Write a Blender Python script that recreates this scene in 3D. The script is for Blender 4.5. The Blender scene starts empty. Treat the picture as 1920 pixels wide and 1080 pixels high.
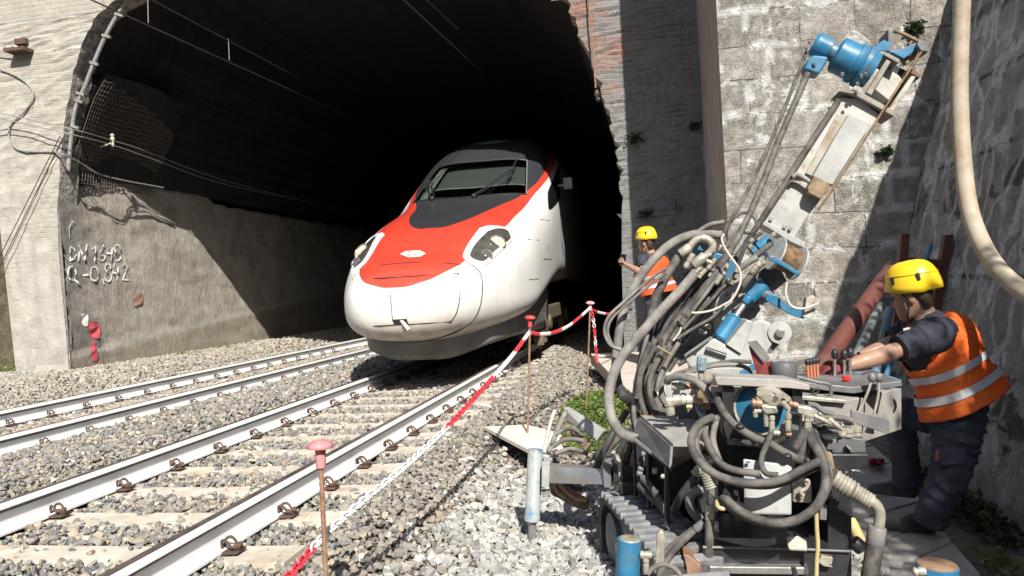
import bpy, bmesh, math, random
import numpy as np
from mathutils import Vector, Matrix
from mathutils.bvhtree import BVHTree
random.seed(7); RNG = np.random.default_rng(11)
S = bpy.context.scene
COL = S.collection
# ------------------------------------------------------------------ camera
CAMH = 1.08
ROLL = math.radians(3.0)
F0 = Vector((-0.176777, 0.984250, -0.000931)); RT = Vector((0.982911, 0.176487, -0.052336)); UP = Vector((0.051347, 0.010167, 0.998629))
cam = bpy.data.cameras.new('camera'); CAM = bpy.data.objects.new('camera', cam); COL.objects.link(CAM)
CAM.matrix_world = Matrix(((RT.x, UP.x, -F0.x, 0), (RT.y, UP.y, -F0.y, 0), (RT.z, UP.z, -F0.z, CAMH), (0, 0, 0, 1)))
cam.sensor_width = 36; cam.lens = 36 * 1450 / 1920; cam.clip_start = 0.05; cam.clip_end = 2000
S.camera = CAM
# ------------------------------------------------------------------ world and sun
SUN_T = Vector((-0.38, 1.0, -0.92)).normalized()          # direction the sunlight travels
W = bpy.data.worlds.new('World'); S.world = W; W.use_nodes = True
wn = W.node_tree.nodes; wn.clear()
sky = wn.new('ShaderNodeTexSky'); sky.sky_type = 'NISHITA'; sky.sun_disc = False
sky.sun_elevation = math.asin(-SUN_T.z); sky.sun_rotation = math.atan2(-SUN_T.x, -SUN_T.y); sky.air_density = 1.0; sky.dust_density = 1.5
bg = wn.new('ShaderNodeBackground'); bg.inputs['Strength'].default_value = 0.078
wo = wn.new('ShaderNodeOutputWorld')
W.node_tree.links.new(sky.outputs[0], bg.inputs[0]); W.node_tree.links.new(bg.outputs[0], wo.inputs[0])
sl = bpy.data.lights.new('sun', 'SUN'); sl.energy = 5.0; sl.angle = math.radians(0.5); sl.color = (1.0, 0.955, 0.88)
SUN = bpy.data.objects.new('sun', sl); COL.objects.link(SUN)
SUN.rotation_euler = (-SUN_T).to_track_quat('Z', 'Y').to_euler(); SUN.location = (10, -20, 25)
S.view_settings.view_transform = 'Standard'; S.view_settings.look = 'None'; S.view_settings.gamma = 1
S.view_settings.exposure = 0.56; S.view_settings.use_curve_mapping = False
S.render.engine = 'CYCLES'
try:
    S.cycles.max_bounces = 6; S.cycles.diffuse_bounces = 1; S.cycles.use_denoising = True
except Exception: pass

# ------------------------------------------------------------------ helpers
def pray(px, py):
    return (F0 + RT * ((px - 960) / 1450.0) + UP * ((540 - py) / 1450.0))
def P(px, py, Y):
    d = pray(px, py); t = Y / d.y
    return Vector((0, 0, CAMH)) + d * t
def PZ(px, py, z):
    d = pray(px, py); t = (z - CAMH) / d.z
    return Vector((0, 0, CAMH)) + d * t
def PX(px, py, x):
    d = pray(px, py); t = x / d.x
    return Vector((0, 0, CAMH)) + d * t
def PPL(px, py, p0, n):
    d = pray(px, py); c = Vector((0, 0, CAMH)); t = (Vector(p0) - c).dot(n) / d.dot(n)
    return c + d * t
ORG = {}
def origin(o):
    return ORG.get(o.name, Vector((0, 0, 0))) if o else Vector((0, 0, 0))
def props(o, label=None, cat=None, group=None, kind=None):
    if label: o['label'] = label
    if cat: o['category'] = cat
    if group: o['group'] = group
    if kind: o['kind'] = kind
    return o
def thing(name, label, cat, loc=(0, 0, 0), group=None):
    o = bpy.data.objects.new(name, None); COL.objects.link(o); o.location = Vector(loc); o.empty_display_size = 0.1
    ORG[o.name] = Vector(loc)
    return props(o, label, cat, group)
class MB:
    """collects shapes (world coordinates) that become ONE mesh object"""
    def __init__(s): s.v = []; s.f = []; s.m = []
    def add(s, vs, fs, mi=0):
        b = len(s.v); s.v += [Vector(p) for p in vs]; s.f += [[i + b for i in f] for f in fs]; s.m += [mi] * len(fs); return s
    def box(s, c, size, R=None, mi=0):
        c = Vector(c); hx, hy, hz = [k / 2 for k in size]; R = R or Matrix.Identity(3)
        vs = [c + R @ Vector((x * hx, y * hy, z * hz)) for z in (-1, 1) for x, y in ((-1, -1), (1, -1), (1, 1), (-1, 1))]
        return s.add(vs, [(3, 2, 1, 0), (4, 5, 6, 7), (0, 1, 5, 4), (1, 2, 6, 5), (2, 3, 7, 6), (3, 0, 4, 7)], mi)
    def prism(s, poly, vec, mi=0):
        vec = Vector(vec); n = len(poly); a = [Vector(p) for p in poly]; vs = a + [p + vec for p in a]
        nn = Vector((0, 0, 0))
        for i in range(n): nn += a[i].cross(a[(i + 1) % n])
        fs = [list(range(n)), list(range(2 * n - 1, n - 1, -1))] + [(i + n, (i + 1) % n + n, (i + 1) % n, i) for i in range(n)]
        if nn.dot(vec) > 0: fs = [list(reversed(f)) for f in fs]
        return s.add(vs, fs, mi)
    def tube(s, pts, r, seg=8, closed=False, mi=0, caps=True, flat=1.0):
        pts = [Vector(p) for p in pts]; n = len(pts); rr = r if hasattr(r, '__len__') else [r] * n
        vs = []; prev = None
        for i, p in enumerate(pts):
            a = pts[(i - 1) % n] if (closed or i > 0) else p; b = pts[(i + 1) % n] if (closed or i < n - 1) else p
            t = (b - a)
            if t.length < 1e-9: t = Vector((0, 0, 1))
            t.normalize()
            if prev is None:
                u = Vector((0, 0, 1)) if abs(t.z) < 0.9 else Vector((1, 0, 0))
                prev = (u - t * u.dot(t)).normalized()
            else:
                prev = prev - t * prev.dot(t)
                prev = prev.normalized() if prev.length > 1e-6 else t.orthogonal().normalized()
            w = t.cross(prev)
            for k in range(seg):
                an = 2 * math.pi * k / seg
                vs.append(p + prev * (math.cos(an) * rr[i]) + w * (math.sin(an) * rr[i] * flat))
        fs = []
        for i in range(n if closed else n - 1):
            j = (i + 1) % n
            for k in range(seg):
                l = (k + 1) % seg
                fs.append((i * seg + k, j * seg + k, j * seg + l, i * seg + l)[::-1])
        if caps and not closed:
            fs.append(list(range(seg))); fs.append(list(range((n - 1) * seg, n * seg))[::-1])
        return s.add(vs, fs, mi)
    def cyl(s, a, b, r, r2=None, seg=16, mi=0):
        return s.tube([a, b], [r, r if r2 is None else r2], seg, mi=mi)
    def lathe(s, a, axis, prof, seg=20, mi=0):
        a = Vector(a); ax = Vector(axis).normalized()
        u = ax.orthogonal().normalized(); w = ax.cross(u); vs = []; n = len(prof)
        for d, r in prof:
            for k in range(seg):
                an = 2 * math.pi * k / seg; vs.append(a + ax * d + (u * math.cos(an) + w * math.sin(an)) * max(r, 1e-4))
        fs = [(i * seg + k, i * seg + (k + 1) % seg, (i + 1) * seg + (k + 1) % seg, (i + 1) * seg + k) for i in range(n - 1) for k in range(seg)]
        fs.append(list(range(seg))[::-1]); fs.append(list(range((n - 1) * seg, n * seg)))
        return s.add(vs, fs, mi)
    def ball(s, c, r, seg=12, rings=8, sc=(1, 1, 1), R=None, mi=0):
        c = Vector(c); R = R or Matrix.Identity(3); vs = []; fs = []
        for i in range(rings + 1):
            th = math.pi * i / rings
            for k in range(seg):
                an = 2 * math.pi * k / seg
                vs.append(c + R @ Vector((r * sc[0] * math.sin(th) * math.cos(an), r * sc[1] * math.sin(th) * math.sin(an), r * sc[2] * math.cos(th))))
        for i in range(rings):
            for k in range(seg):
                l = (k + 1) % seg
                fs.append((i * seg + k, (i + 1) * seg + k, (i + 1) * seg + l, i * seg + l))
        return s.add(vs, fs, mi)
    def grid(s, rows, mi=0, flip=False):
        n = len(rows[0]); vs = [p for r in rows for p in r]; fs = []
        for i in range(len(rows) - 1):
            for k in range(n - 1):
                f = (i * n + k, i * n + k + 1, (i + 1) * n + k + 1, (i + 1) * n + k)
                fs.append(f[::-1] if flip else f)
        return s.add(vs, fs, mi)
    def build(s, name, mat, parent=None, smooth=False, bevel=0, at=None, weld=False, sub=0):
        me = bpy.data.meshes.new(name); o = bpy.data.objects.new(name, me); COL.objects.link(o)
        if parent is not None:
            o.parent = parent; org = origin(parent); ORG[o.name] = org
        else:
            org = Vector(at) if at is not None else Vector((0, 0, 0)); o.location = org; ORG[o.name] = org
        me.from_pydata([p - org for p in s.v], [], s.f)
        for m in (mat if isinstance(mat, (list, tuple)) else [mat]): me.materials.append(m)
        if any(s.m): me.polygons.foreach_set('material_index', s.m)
        if smooth:
            me.polygons.foreach_set('use_smooth', [True] * len(me.polygons))
            if smooth != 'all':
                try: me.set_sharp_from_angle(angle=math.radians(40))
                except Exception: pass
        if weld:
            md = o.modifiers.new('weld', 'WELD'); md.merge_threshold = 0.0005
        if bevel:
            md = o.modifiers.new('bevel', 'BEVEL'); md.width = bevel; md.segments = 2; md.limit_method = 'ANGLE'; md.angle_limit = math.radians(35)
        if sub:
            md = o.modifiers.new('sub', 'SUBSURF'); md.levels = sub; md.render_levels = sub
        me.update()
        return o
def spline(pts, n=8):
    """Catmull-Rom through the points"""
    p = [Vector(q) for q in pts]
    if len(p) < 3: return p
    p = [p[0] * 2 - p[1]] + p + [p[-1] * 2 - p[-2]]; out = []
    for i in range(1, len(p) - 2):
        for k in range(n):
            t = k / n; a, b, c, d = p[i - 1], p[i], p[i + 1], p[i + 2]
            out.append(0.5 * ((2 * b) + (c - a) * t + (2 * a - 5 * b + 4 * c - d) * t * t + (3 * b - a - 3 * c + d) * t ** 3))
    out.append(p[-2]); return out
def copy_tree(o, parent=None, loc=None):
    c = o.copy(); COL.objects.link(c)
    if parent is not None: c.parent = parent
    if loc is not None: c.location = loc
    for ch in list(o.children): copy_tree(ch, c)
    return c
# ------------------------------------------------------------------ materials
class NT:
    def __init__(s, name):
        s.mat = bpy.data.materials.new(name); s.mat.use_nodes = True; s.t = s.mat.node_tree; s.t.nodes.clear()
        s.out = s.t.nodes.new('ShaderNodeOutputMaterial'); s.b = s.n('ShaderNodeBsdfPrincipled')
        s.t.links.new(s.b.outputs[0], s.out.inputs[0]); s._tc = None
    def n(s, typ, ins=None, **at):
        nd = s.t.nodes.new(typ)
        for k, v in at.items(): setattr(nd, k, v)
        for k, v in (ins or {}).items(): s.set(nd.inputs[k], v)
        return nd
    def set(s, sock, v):
        if isinstance(v, bpy.types.NodeSocket): s.t.links.new(v, sock)
        elif isinstance(v, bpy.types.Node): s.t.links.new(v.outputs[0], sock)
        else:
            if sock.type == 'RGBA' and len(v) == 3: v = (*v, 1)
            sock.default_value = v
    @property
    def tc(s):
        if s._tc is None: s._tc = s.n('ShaderNodeNewGeometry')
        return s._tc.outputs['Position']
    def map(s, sc=(1, 1, 1), rot=(0, 0, 0), loc=(0, 0, 0), v=None):
        return s.n('ShaderNodeMapping', {'Vector': v if v is not None else s.tc, 'Scale': sc, 'Rotation': rot, 'Location': loc}).outputs[0]
    def noise(s, scale, detail=5, rough=0.6, v=None, dist=0.0):
        return s.n('ShaderNodeTexNoise', {'Vector': v if v is not None else s.tc, 'Scale': scale, 'Detail': detail, 'Roughness': rough, 'Distortion': dist}).outputs[0]
    def ramp(s, fac, stops, interp='LINEAR'):
        r = s.n('ShaderNodeValToRGB', {'Fac': fac}); e = r.color_ramp; e.interpolation = interp
        while len(e.elements) < len(stops): e.elements.new(0.5)
        for i, (p, c) in enumerate(stops):
            e.elements[i].position = p
            if not hasattr(c, '__len__'): c = (c, c, c)
            e.elements[i].color = (*c, 1)
        return r.outputs[0]
    def mix(s, fac, a, b, mode='MIX'):
        m = s.n('ShaderNodeMix', data_type='RGBA', blend_type=mode)
        s.set(m.inputs[0], fac); s.set(m.inputs[6], a); s.set(m.inputs[7], b); return m.outputs[2]
    def math(s, op, a, b=0.0, clamp=False):
        m = s.n('ShaderNodeMath', operation=op, use_clamp=clamp); s.set(m.inputs[0], a); s.set(m.inputs[1], b); return m.outputs[0]
    def bump(s, h, strength=0.3, dist=0.02, normal=None):
        b = s.n('ShaderNodeBump', {'Height': h, 'Strength': strength, 'Distance': dist})
        if normal is not None: s.set(b.inputs['Normal'], normal)
        return b.outputs[0]
    def fin(s, col, rough=0.7, metal=0.0, normal=None, **k):
        s.set(s.b.inputs['Base Color'], col); s.set(s.b.inputs['Roughness'], rough); s.set(s.b.inputs['Metallic'], metal)
        if normal is not None: s.set(s.b.inputs['Normal'], normal)
        for kk, v in k.items(): s.set(s.b.inputs[kk.replace('_', ' ')], v)
        return s.mat
def simple(name, c1, c2=None, rough=0.6, metal=0.0, vs=6, lo=0.4, hi=0.62, bump=0.0, bs=60, bd=0.004, dirt=None, ds=9, dlo=0.55, dhi=0.68):
    t = NT(name); col = c1
    if c2: col = t.mix(t.ramp(t.noise(vs, 6, 0.65), [(lo, 0.0), (hi, 1.0)]), c1, c2)
    if dirt: col = t.mix(t.ramp(t.noise(ds, 7, 0.7, dist=0.4), [(dlo, 0.0), (dhi, 1.0)]), col, dirt)
    r = t.ramp(t.noise(vs * 3, 4), [(0.3, max(rough - 0.12, 0.03)), (0.7, min(rough + 0.12, 1))])
    return t.fin(col, r, metal, t.bump(t.noise(bs, 5, 0.65), bump, bd) if bump else None)
# ------------------------------------------------------------------ setting materials
def mat_concrete_pier():
    t = NT('pale_plaster_over_brick')
    br = t.n('ShaderNodeTexBrick', {'Vector': t.map(rot=(math.radians(90), 0, 0), sc=(1, 1, 1)), 'Color1': (0.0, 0, 0), 'Color2': (0.35, 0.35, 0.35), 'Mortar': (1, 1, 1), 'Scale': 1.0, 'Mortar Size': 0.012, 'Brick Width': 0.27, 'Row Height': 0.085, 'Mortar Smooth': 0.3})
    zq = t.n('ShaderNodeSeparateXYZ', {0: t.tc}).outputs[2]
    vis = t.ramp(t.math('ADD', t.noise(1.1, 6, 0.65), t.math('MULTIPLY', t.math('SUBTRACT', zq, 3.5), 0.05)), [(0.47, 0.0), (0.66, 1.0)])
    base = t.mix(t.ramp(t.noise(2.5, 8, 0.7), [(0.35, 0.0), (0.7, 1.0)]), (0.35, 0.333, 0.288), (0.50, 0.478, 0.42))
    brk = t.mix(br.outputs[0], (0.34, 0.29, 0.235), (0.46, 0.435, 0.38))
    col = t.mix(t.math('MULTIPLY', vis, 0.6), base, brk)
    col = t.mix(t.ramp(t.noise(3.4, 7, 0.75, dist=0.6), [(0.58, 0.0), (0.72, 0.9)]), col, (0.24, 0.20, 0.165))
    col = t.mix(t.ramp(t.noise(1.3, 8, 0.72, v=t.map(sc=(2.2, 1, 0.5), loc=(4, 2, 2))), [(0.48, 0.0), (0.68, 0.6)]), col, (0.33, 0.315, 0.28))
    col = t.mix(t.ramp(t.noise(1.7, 5, 0.6, v=t.map(loc=(7, 3, 2))), [(0.66, 0.0), (0.72, 1.0)]), col, (0.40, 0.20, 0.12))
    cr = t.noise(6, 8, 0.75, v=t.map(sc=(1, 1, 2.6)), dist=0.8)
    col = t.mix(t.ramp(cr, [(0.62, 0.0), (0.68, 0.75)]), col, (0.11, 0.095, 0.08))
    h = t.math('ADD', t.math('MULTIPLY', t.math('MULTIPLY', br.outputs['Fac'], vis), -0.5), t.math('ADD', t.noise(9, 8, 0.7), t.math('MULTIPLY', cr, -0.6)))
    return t.fin(col, 0.9, 0, t.bump(h, 0.7, 0.03))
def mat_jamb():
    t = NT('sooty_brick')
    wob = t.n('ShaderNodeVectorMath', {0: t.map(rot=(math.radians(90), 0, 0)), 1: t.n('ShaderNodeVectorMath', {0: t.n('ShaderNodeTexNoise', {'Vector': t.tc, 'Scale': 2.5, 'Detail': 3}).outputs[1], 'Scale': 0.13}, operation='SCALE').outputs[0]}, operation='ADD').outputs[0]
    br = t.n('ShaderNodeTexBrick', {'Vector': wob, 'Color1': (0.0, 0, 0), 'Color2': (0.6, 0.6, 0.6), 'Mortar': (1, 1, 1), 'Scale': 1.0, 'Mortar Size': 0.011, 'Brick Width': 0.26, 'Row Height': 0.075, 'Mortar Smooth': 0.4})
    soot = t.mix(br.outputs[0], (0.14, 0.146, 0.147), (0.31, 0.31, 0.295))
    red = t.mix(br.outputs[0], (0.30, 0.11, 0.075), (0.34, 0.27, 0.22))
    sep = t.n('ShaderNodeSeparateXYZ', {0: t.tc})
    k = t.math('ADD', t.math('ADD', t.noise(1.7, 7, 0.72), t.math('MULTIPLY', t.math('SUBTRACT', sep.outputs[2], 3.4), 0.03)), t.math('MULTIPLY', t.math('ADD', sep.outputs[0], 0.15), -0.22))
    col = t.mix(t.ramp(k, [(0.58, 0.0), (0.66, 0.85)]), soot, red)
    col = t.mix(t.ramp(t.noise(2.2, 8, 0.7, v=t.map(loc=(3, 1, 8))), [(0.45, 0.0), (0.7, 0.75)]), col, (0.27, 0.27, 0.25))
    col = t.mix(t.ramp(t.noise(1.6, 6, 0.7, v=t.map(loc=(13, 1, 2))), [(0.62, 0.0), (0.72, 0.7)]), col, (0.075, 0.095, 0.045))
    col = t.mix(t.ramp(t.noise(26, 4, 0.6), [(0.68, 0.0), (0.74, 0.7)]), col, (0.36, 0.35, 0.33))
    col = t.mix(t.ramp(t.noise(0.9, 8, 0.72, v=t.map(loc=(5, 2, 9))), [(0.42, 0.0), (0.60, 0.75)]), col, t.mix(t.ramp(t.noise(14, 8, 0.8), [(0.38, 0.0), (0.64, 1.0)]), (0.14, 0.14, 0.136), (0.39, 0.385, 0.36)))
    h = t.math('ADD', t.math('MULTIPLY', br.outputs['Fac'], -0.35), t.math('MULTIPLY', t.noise(5, 10, 0.8), 1.4))
    return t.fin(col, 0.92, 0, t.bump(h, 0.9, 0.04))
def mat_ashlar():
    t = NT('weathered_ashlar')
    v0 = t.map(rot=(math.radians(90), 0, 0), loc=(0.25, 0.12, 0))
    wob = t.n('ShaderNodeVectorMath', {0: v0, 1: t.n('ShaderNodeVectorMath', {0: t.n('ShaderNodeTexNoise', {'Vector': t.tc, 'Scale': 1.6, 'Detail': 3}).outputs[1], 'Scale': 0.10}, operation='SCALE').outputs[0]}, operation='ADD').outputs[0]
    def bt(ms, sm):
        q = t.n('ShaderNodeTexBrick', {'Vector': wob, 'Color1': (0, 0, 0), 'Color2': (1, 1, 1), 'Mortar': (0.5, 0.5, 0.5), 'Scale': 1.0, 'Mortar Size': ms, 'Brick Width': 0.58, 'Row Height': 0.385, 'Mortar Smooth': sm})
        q.offset = 0.45; q.squash = 1.5; q.squash_frequency = 3; return q
    br = bt(0.007, 0.3); wide = bt(0.07, 1.0)
    base = t.mix(br.outputs[0], (0.36, 0.335, 0.29), (0.50, 0.47, 0.415))
    col = t.mix(t.ramp(t.noise(90, 4, 0.7), [(0.36, 0.0), (0.66, 0.6)]), base, (0.58, 0.555, 0.50))
    lich = t.math('MULTIPLY', t.ramp(t.noise(75, 4, 0.7, v=t.map(loc=(4, 4, 4))), [(0.40, 0.0), (0.60, 1.0)]), t.ramp(t.noise(7, 8, 0.75, v=t.map(loc=(1, 6, 3))), [(0.38, 0.1), (0.60, 1.0)]))
    lich = t.math('MULTIPLY', lich, t.ramp(br.outputs[0], [(0.0, 1.0), (1.0, 0.55)]))
    col = t.mix(t.math('MULTIPLY', lich, 0.95), col, (0.105, 0.096, 0.08))
    col = t.mix(t.ramp(t.noise(1.6, 7, 0.75), [(0.52, 0.0), (0.72, 0.6)]), col, (0.27, 0.205, 0.15))
    jn = t.math('MULTIPLY', br.outputs['Fac'], t.ramp(t.noise(2.6, 4), [(0.38, 0.0), (0.56, 1.0)]))
    col = t.mix(t.math('MULTIPLY', jn, 0.85), col, (0.085, 0.07, 0.055))
    wm = t.math('MULTIPLY', t.math('POWER', wide.outputs['Fac'], 0.6), t.ramp(t.noise(1.5, 6, 0.65, v=t.map(loc=(1.2, 0, 5.1)), dist=0.4), [(0.50, 0.0), (0.53, 1.0)]))
    wm = t.math('MAXIMUM', wm, t.ramp(t.noise(2.0, 8, 0.7, v=t.map(loc=(9, 0, 1.3), sc=(1.2, 1, 0.8)), dist=0.6), [(0.555, 0.0), (0.61, 1.0)]))
    wm = t.math('MULTIPLY', wm, t.ramp(t.noise(16, 7, 0.75), [(0.30, 0.3), (0.44, 1.0)]))
    col = t.mix(wm, col, (0.78, 0.77, 0.74))
    h = t.math('ADD', t.math('MULTIPLY', jn, -0.8), t.math('ADD', t.math('MULTIPLY', lich, -0.5), t.math('ADD', t.noise(5, 9, 0.75), t.math('MULTIPLY', wm, 0.4))))
    return t.fin(col, 0.93, 0, t.bump(h, 1.0, 0.035))
def mat_return():
    t = NT('streaked_stone')
    st = t.noise(3.0, 8, 0.7, v=t.map(sc=(6, 6, 0.5)))
    col = t.mix(t.ramp(st, [(0.35, 0.0), (0.65, 1.0)]), (0.22, 0.195, 0.17), (0.52, 0.47, 0.415))
    col = t.mix(t.ramp(t.noise(8, 6, 0.7, v=t.map(sc=(3, 3, 0.7))), [(0.58, 0.0), (0.7, 0.7)]), col, (0.10, 0.08, 0.065))
    return t.fin(col, 0.9, 0, t.bump(st, 0.9, 0.04))
def mat_retaining():
    t = NT('dark_rubble_masonry')
    nz = t.n('ShaderNodeTexNoise', {'Vector': t.tc, 'Scale': 2.2, 'Detail': 6, 'Roughness': 0.65}).outputs[1]
    warp = lambda v, k: t.n('ShaderNodeVectorMath', {0: v, 1: t.n('ShaderNodeVectorMath', {0: nz, 'Scale': k}, operation='SCALE').outputs[0]}, operation='ADD').outputs[0]
    bk = t.n('ShaderNodeTexBrick', {'Vector': warp(t.map(rot=(math.radians(90), 0, math.radians(90))), 0.22), 'Color1': (0, 0, 0), 'Color2': (1, 1, 1), 'Mortar': (0.4, 0.4, 0.4), 'Scale': 1.0, 'Mortar Size': 0.020, 'Brick Width': 0.72, 'Row Height': 0.42, 'Mortar Smooth': 0.5})
    base = t.mix(bk.outputs[0], (0.38, 0.355, 0.35), (0.60, 0.565, 0.55))
    col = t.mix(t.ramp(t.noise(4, 9, 0.8), [(0.40, 0.0), (0.62, 1.0)]), base, (0.20, 0.187, 0.187))
    col = t.mix(t.ramp(t.noise(24, 7, 0.8), [(0.50, 0.0), (0.66, 0.7)]), col, (0.55, 0.54, 0.53))
    col = t.mix(t.ramp(t.noise(1.0, 7, 0.75, v=t.map(loc=(3, 5, 1))), [(0.5, 0.0), (0.68, 0.75)]), col, (0.26, 0.20, 0.165))
    jn = t.math('MULTIPLY', bk.outputs['Fac'], t.ramp(t.noise(2.1, 4), [(0.4, 0.0), (0.55, 1.0)]))
    col = t.mix(t.math('MULTIPLY', jn, 0.8), col, (0.035, 0.032, 0.032))
    ve = t.n('ShaderNodeTexVoronoi', {'Vector': warp(t.map(sc=(0.0, 1.9, 0.85)), 0.5), 'Scale': 1.9, 'Randomness': 1.0}, feature='DISTANCE_TO_EDGE')
    zz = t.n('ShaderNodeSeparateXYZ', {0: t.tc}).outputs[2]
    where = t.math('ADD', t.noise(0.8, 6, 0.7, v=t.map(loc=(2, 1.5, 7))), t.math('MULTIPLY', t.math('SUBTRACT', zz, 2.0), 0.045))
    mk = t.math('MULTIPLY', t.ramp(ve.outputs['Distance'], [(0.05, 1.0), (0.13, 0.0)]), t.ramp(where, [(0.36, 0.0), (0.47, 1.0)]))
    run = t.ramp(t.noise(1.7, 8, 0.72, v=t.map(sc=(1, 1.6, 0.8), loc=(0, 3, 0)), dist=0.9), [(0.60, 0.0), (0.66, 0.8)])
    wm = t.math('MULTIPLY', t.math('MAXIMUM', mk, run), t.ramp(t.noise(11, 8, 0.78), [(0.34, 0.2), (0.48, 1.0)]))
    col = t.mix(t.math('MULTIPLY', wm, 0.9), col, (0.78, 0.79, 0.80))
    h = t.math('ADD', t.math('MULTIPLY', jn, -1.0), t.math('ADD', t.noise(5, 10, 0.78), t.math('MULTIPLY', wm, 0.35)))
    return t.fin(col, 0.9, 0, t.bump(h, 1.0, 0.09))
def mat_shotcrete():
    t = NT('rough_shotcrete')
    n1 = t.noise(2.2, 8, 0.7)
    sep = t.n('ShaderNodeSeparateXYZ', {0: t.tc})
    col = t.mix(t.ramp(n1, [(0.35, 0.0), (0.68, 1.0)]), (0.35, 0.315, 0.265), (0.60, 0.555, 0.475))
    # dark damp stain spreading in from the portal edge
    k = t.math('ADD', t.math('MULTIPLY', t.math('SUBTRACT', sep.outputs[1], 12.0), 0.30), t.math('MULTIPLY', t.noise(1.2, 6, 0.65), 1.3))
    col = t.mix(t.ramp(k, [(0.62, 0.8), (1.15, 0.0)]), col, (0.16, 0.15, 0.15))
    # pale repair stripe that climbs along the wall
    sl_ = t.math('ADD', t.math('SUBTRACT', sep.outputs[2], t.math('MULTIPLY', t.math('SUBTRACT', sep.outputs[1], 12.0), 0.085)), t.math('MULTIPLY', t.math('SUBTRACT', t.noise(5, 6, 0.7), 0.5), 0.14))
    band = t.math('MULTIPLY', t.ramp(sl_, [(0.20, 0.0), (0.24, 1.0)]), t.ramp(sl_, [(0.33, 1.0), (0.38, 0.0)]))
    col = t.mix(t.math('MULTIPLY', band, 0.75), col, (0.52, 0.48, 0.42))
    low = t.ramp(sl_, [(0.12, 0.6), (0.24, 0.0)])
    col = t.mix(low, col, (0.30, 0.245, 0.18))
    hx = t.math('ADD', t.noise(5, 10, 0.75, v=t.map(sc=(1, 1, 0.45)), dist=0.6), t.math('MULTIPLY', t.noise(40, 4, 0.6), 0.25))
    return t.fin(col, 0.95, 0, t.bump(hx, 1.0, 0.06))
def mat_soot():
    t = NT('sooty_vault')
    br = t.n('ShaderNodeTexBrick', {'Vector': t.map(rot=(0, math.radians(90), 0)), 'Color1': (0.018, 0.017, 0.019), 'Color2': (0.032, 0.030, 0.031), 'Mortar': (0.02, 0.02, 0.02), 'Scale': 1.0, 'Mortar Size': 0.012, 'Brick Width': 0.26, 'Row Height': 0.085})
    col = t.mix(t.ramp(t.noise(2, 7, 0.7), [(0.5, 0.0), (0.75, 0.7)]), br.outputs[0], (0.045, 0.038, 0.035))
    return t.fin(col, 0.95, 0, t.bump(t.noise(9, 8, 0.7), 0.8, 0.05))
def mat_attr(name, rough=0.85, bump=0.4, bs=90, attr='col', bd=0.004):
    t = NT(name); a = t.n('ShaderNodeAttribute', attribute_name=attr)
    col = t.mix(t.ramp(t.noise(70, 5, 0.7), [(0.35, 0.0), (0.7, 0.55)]), a.outputs['Color'], t.mix(1.0, a.outputs['Color'], (0.62, 0.60, 0.58), 'MULTIPLY'))
    return t.fin(col, rough, 0, t.bump(t.noise(bs, 5, 0.7), bump, bd))
M_PIER = mat_concrete_pier(); M_JAMB = mat_jamb(); M_ASH = mat_ashlar(); M_RET = mat_return(); M_WALL = mat_retaining(); M_SHOT = mat_shotcrete(); M_SOOT = mat_soot()
M_STONE = mat_attr('ballast_stone')
M_SUBG = simple('ballast_bed', (0.11, 0.10, 0.088), (0.20, 0.18, 0.155), 0.95, vs=14, bump=1.0, bs=22, bd=0.03)
M_SOIL = simple('gravelly_soil', (0.17, 0.145, 0.115), (0.27, 0.24, 0.20), 0.95, vs=9, bump=1.0, bs=30, bd=0.03)
M_SLEEP = simple('sleeper_concrete', (0.50, 0.455, 0.375), (0.63, 0.585, 0.50), 0.9, vs=5, bump=0.35, bs=70, dirt=(0.38, 0.29, 0.20), ds=4.5, dlo=0.52, dhi=0.72)
M_RAILW = simple('white_rail_paint', (0.85, 0.85, 0.845), (0.89, 0.89, 0.89), 0.6, vs=4, dirt=(0.60, 0.55, 0.50), ds=14, dlo=0.68, dhi=0.85)
M_RAILT = simple('worn_rail_head', (0.13, 0.10, 0.09), (0.24, 0.20, 0.19), 0.42, 0.55, vs=3, bump=0.1)
M_RUST = simple('rusty_iron', (0.085, 0.055, 0.044), (0.155, 0.092, 0.066), 0.8, 0.15, vs=25, bump=0.4, bs=120)
M_REBAR = simple('rusty_rebar', (0.24, 0.125, 0.075), (0.36, 0.22, 0.15), 0.8, 0.1, vs=30, bump=0.3, bs=150)
M_SLAB = simple('trough_concrete', (0.36, 0.35, 0.335), (0.47, 0.455, 0.43), 0.9, vs=3, bump=0.35, bs=60, dirt=(0.24, 0.22, 0.20), ds=5)
M_SLABP = simple('pinkish_slab', (0.50, 0.43, 0.37), (0.60, 0.52, 0.46), 0.9, vs=4, bump=0.3, bs=60, dirt=(0.38, 0.31, 0.26), ds=6)
M_CABLE = simple('grey_cable', (0.22, 0.21, 0.20), (0.34, 0.33, 0.31), 0.6, vs=20)
M_WIRE = simple('dark_wire', (0.05, 0.048, 0.045), (0.10, 0.09, 0.085), 0.5, 0.5, vs=20)
M_GALV = simple('galvanised_wire', (0.30, 0.29, 0.27), (0.42, 0.40, 0.37), 0.5, 0.4, vs=20)
def mat_spray(name, col):
    t = NT(name); t.fin(col, 0.85); e = t.n('ShaderNodeAttribute', attribute_name='edge').outputs['Fac']
    k = t.math('ADD', e, t.math('MULTIPLY', t.math('SUBTRACT', t.noise(45, 5, 0.7), 0.5), 0.9))
    tr = t.n('ShaderNodeBsdfTransparent'); mx = t.n('ShaderNodeMixShader', {0: t.ramp(k, [(0.12, 0.0), (0.42, 1.0)]), 1: tr.outputs[0], 2: t.b.outputs[0]}); t.t.links.new(mx.outputs[0], t.out.inputs[0]); return t.mat
M_SPRAYW = mat_spray('white_spray_paint', (0.78, 0.77, 0.75)); M_SPRAYR = mat_spray('red_spray_paint', (0.66, 0.10, 0.13))

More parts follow.
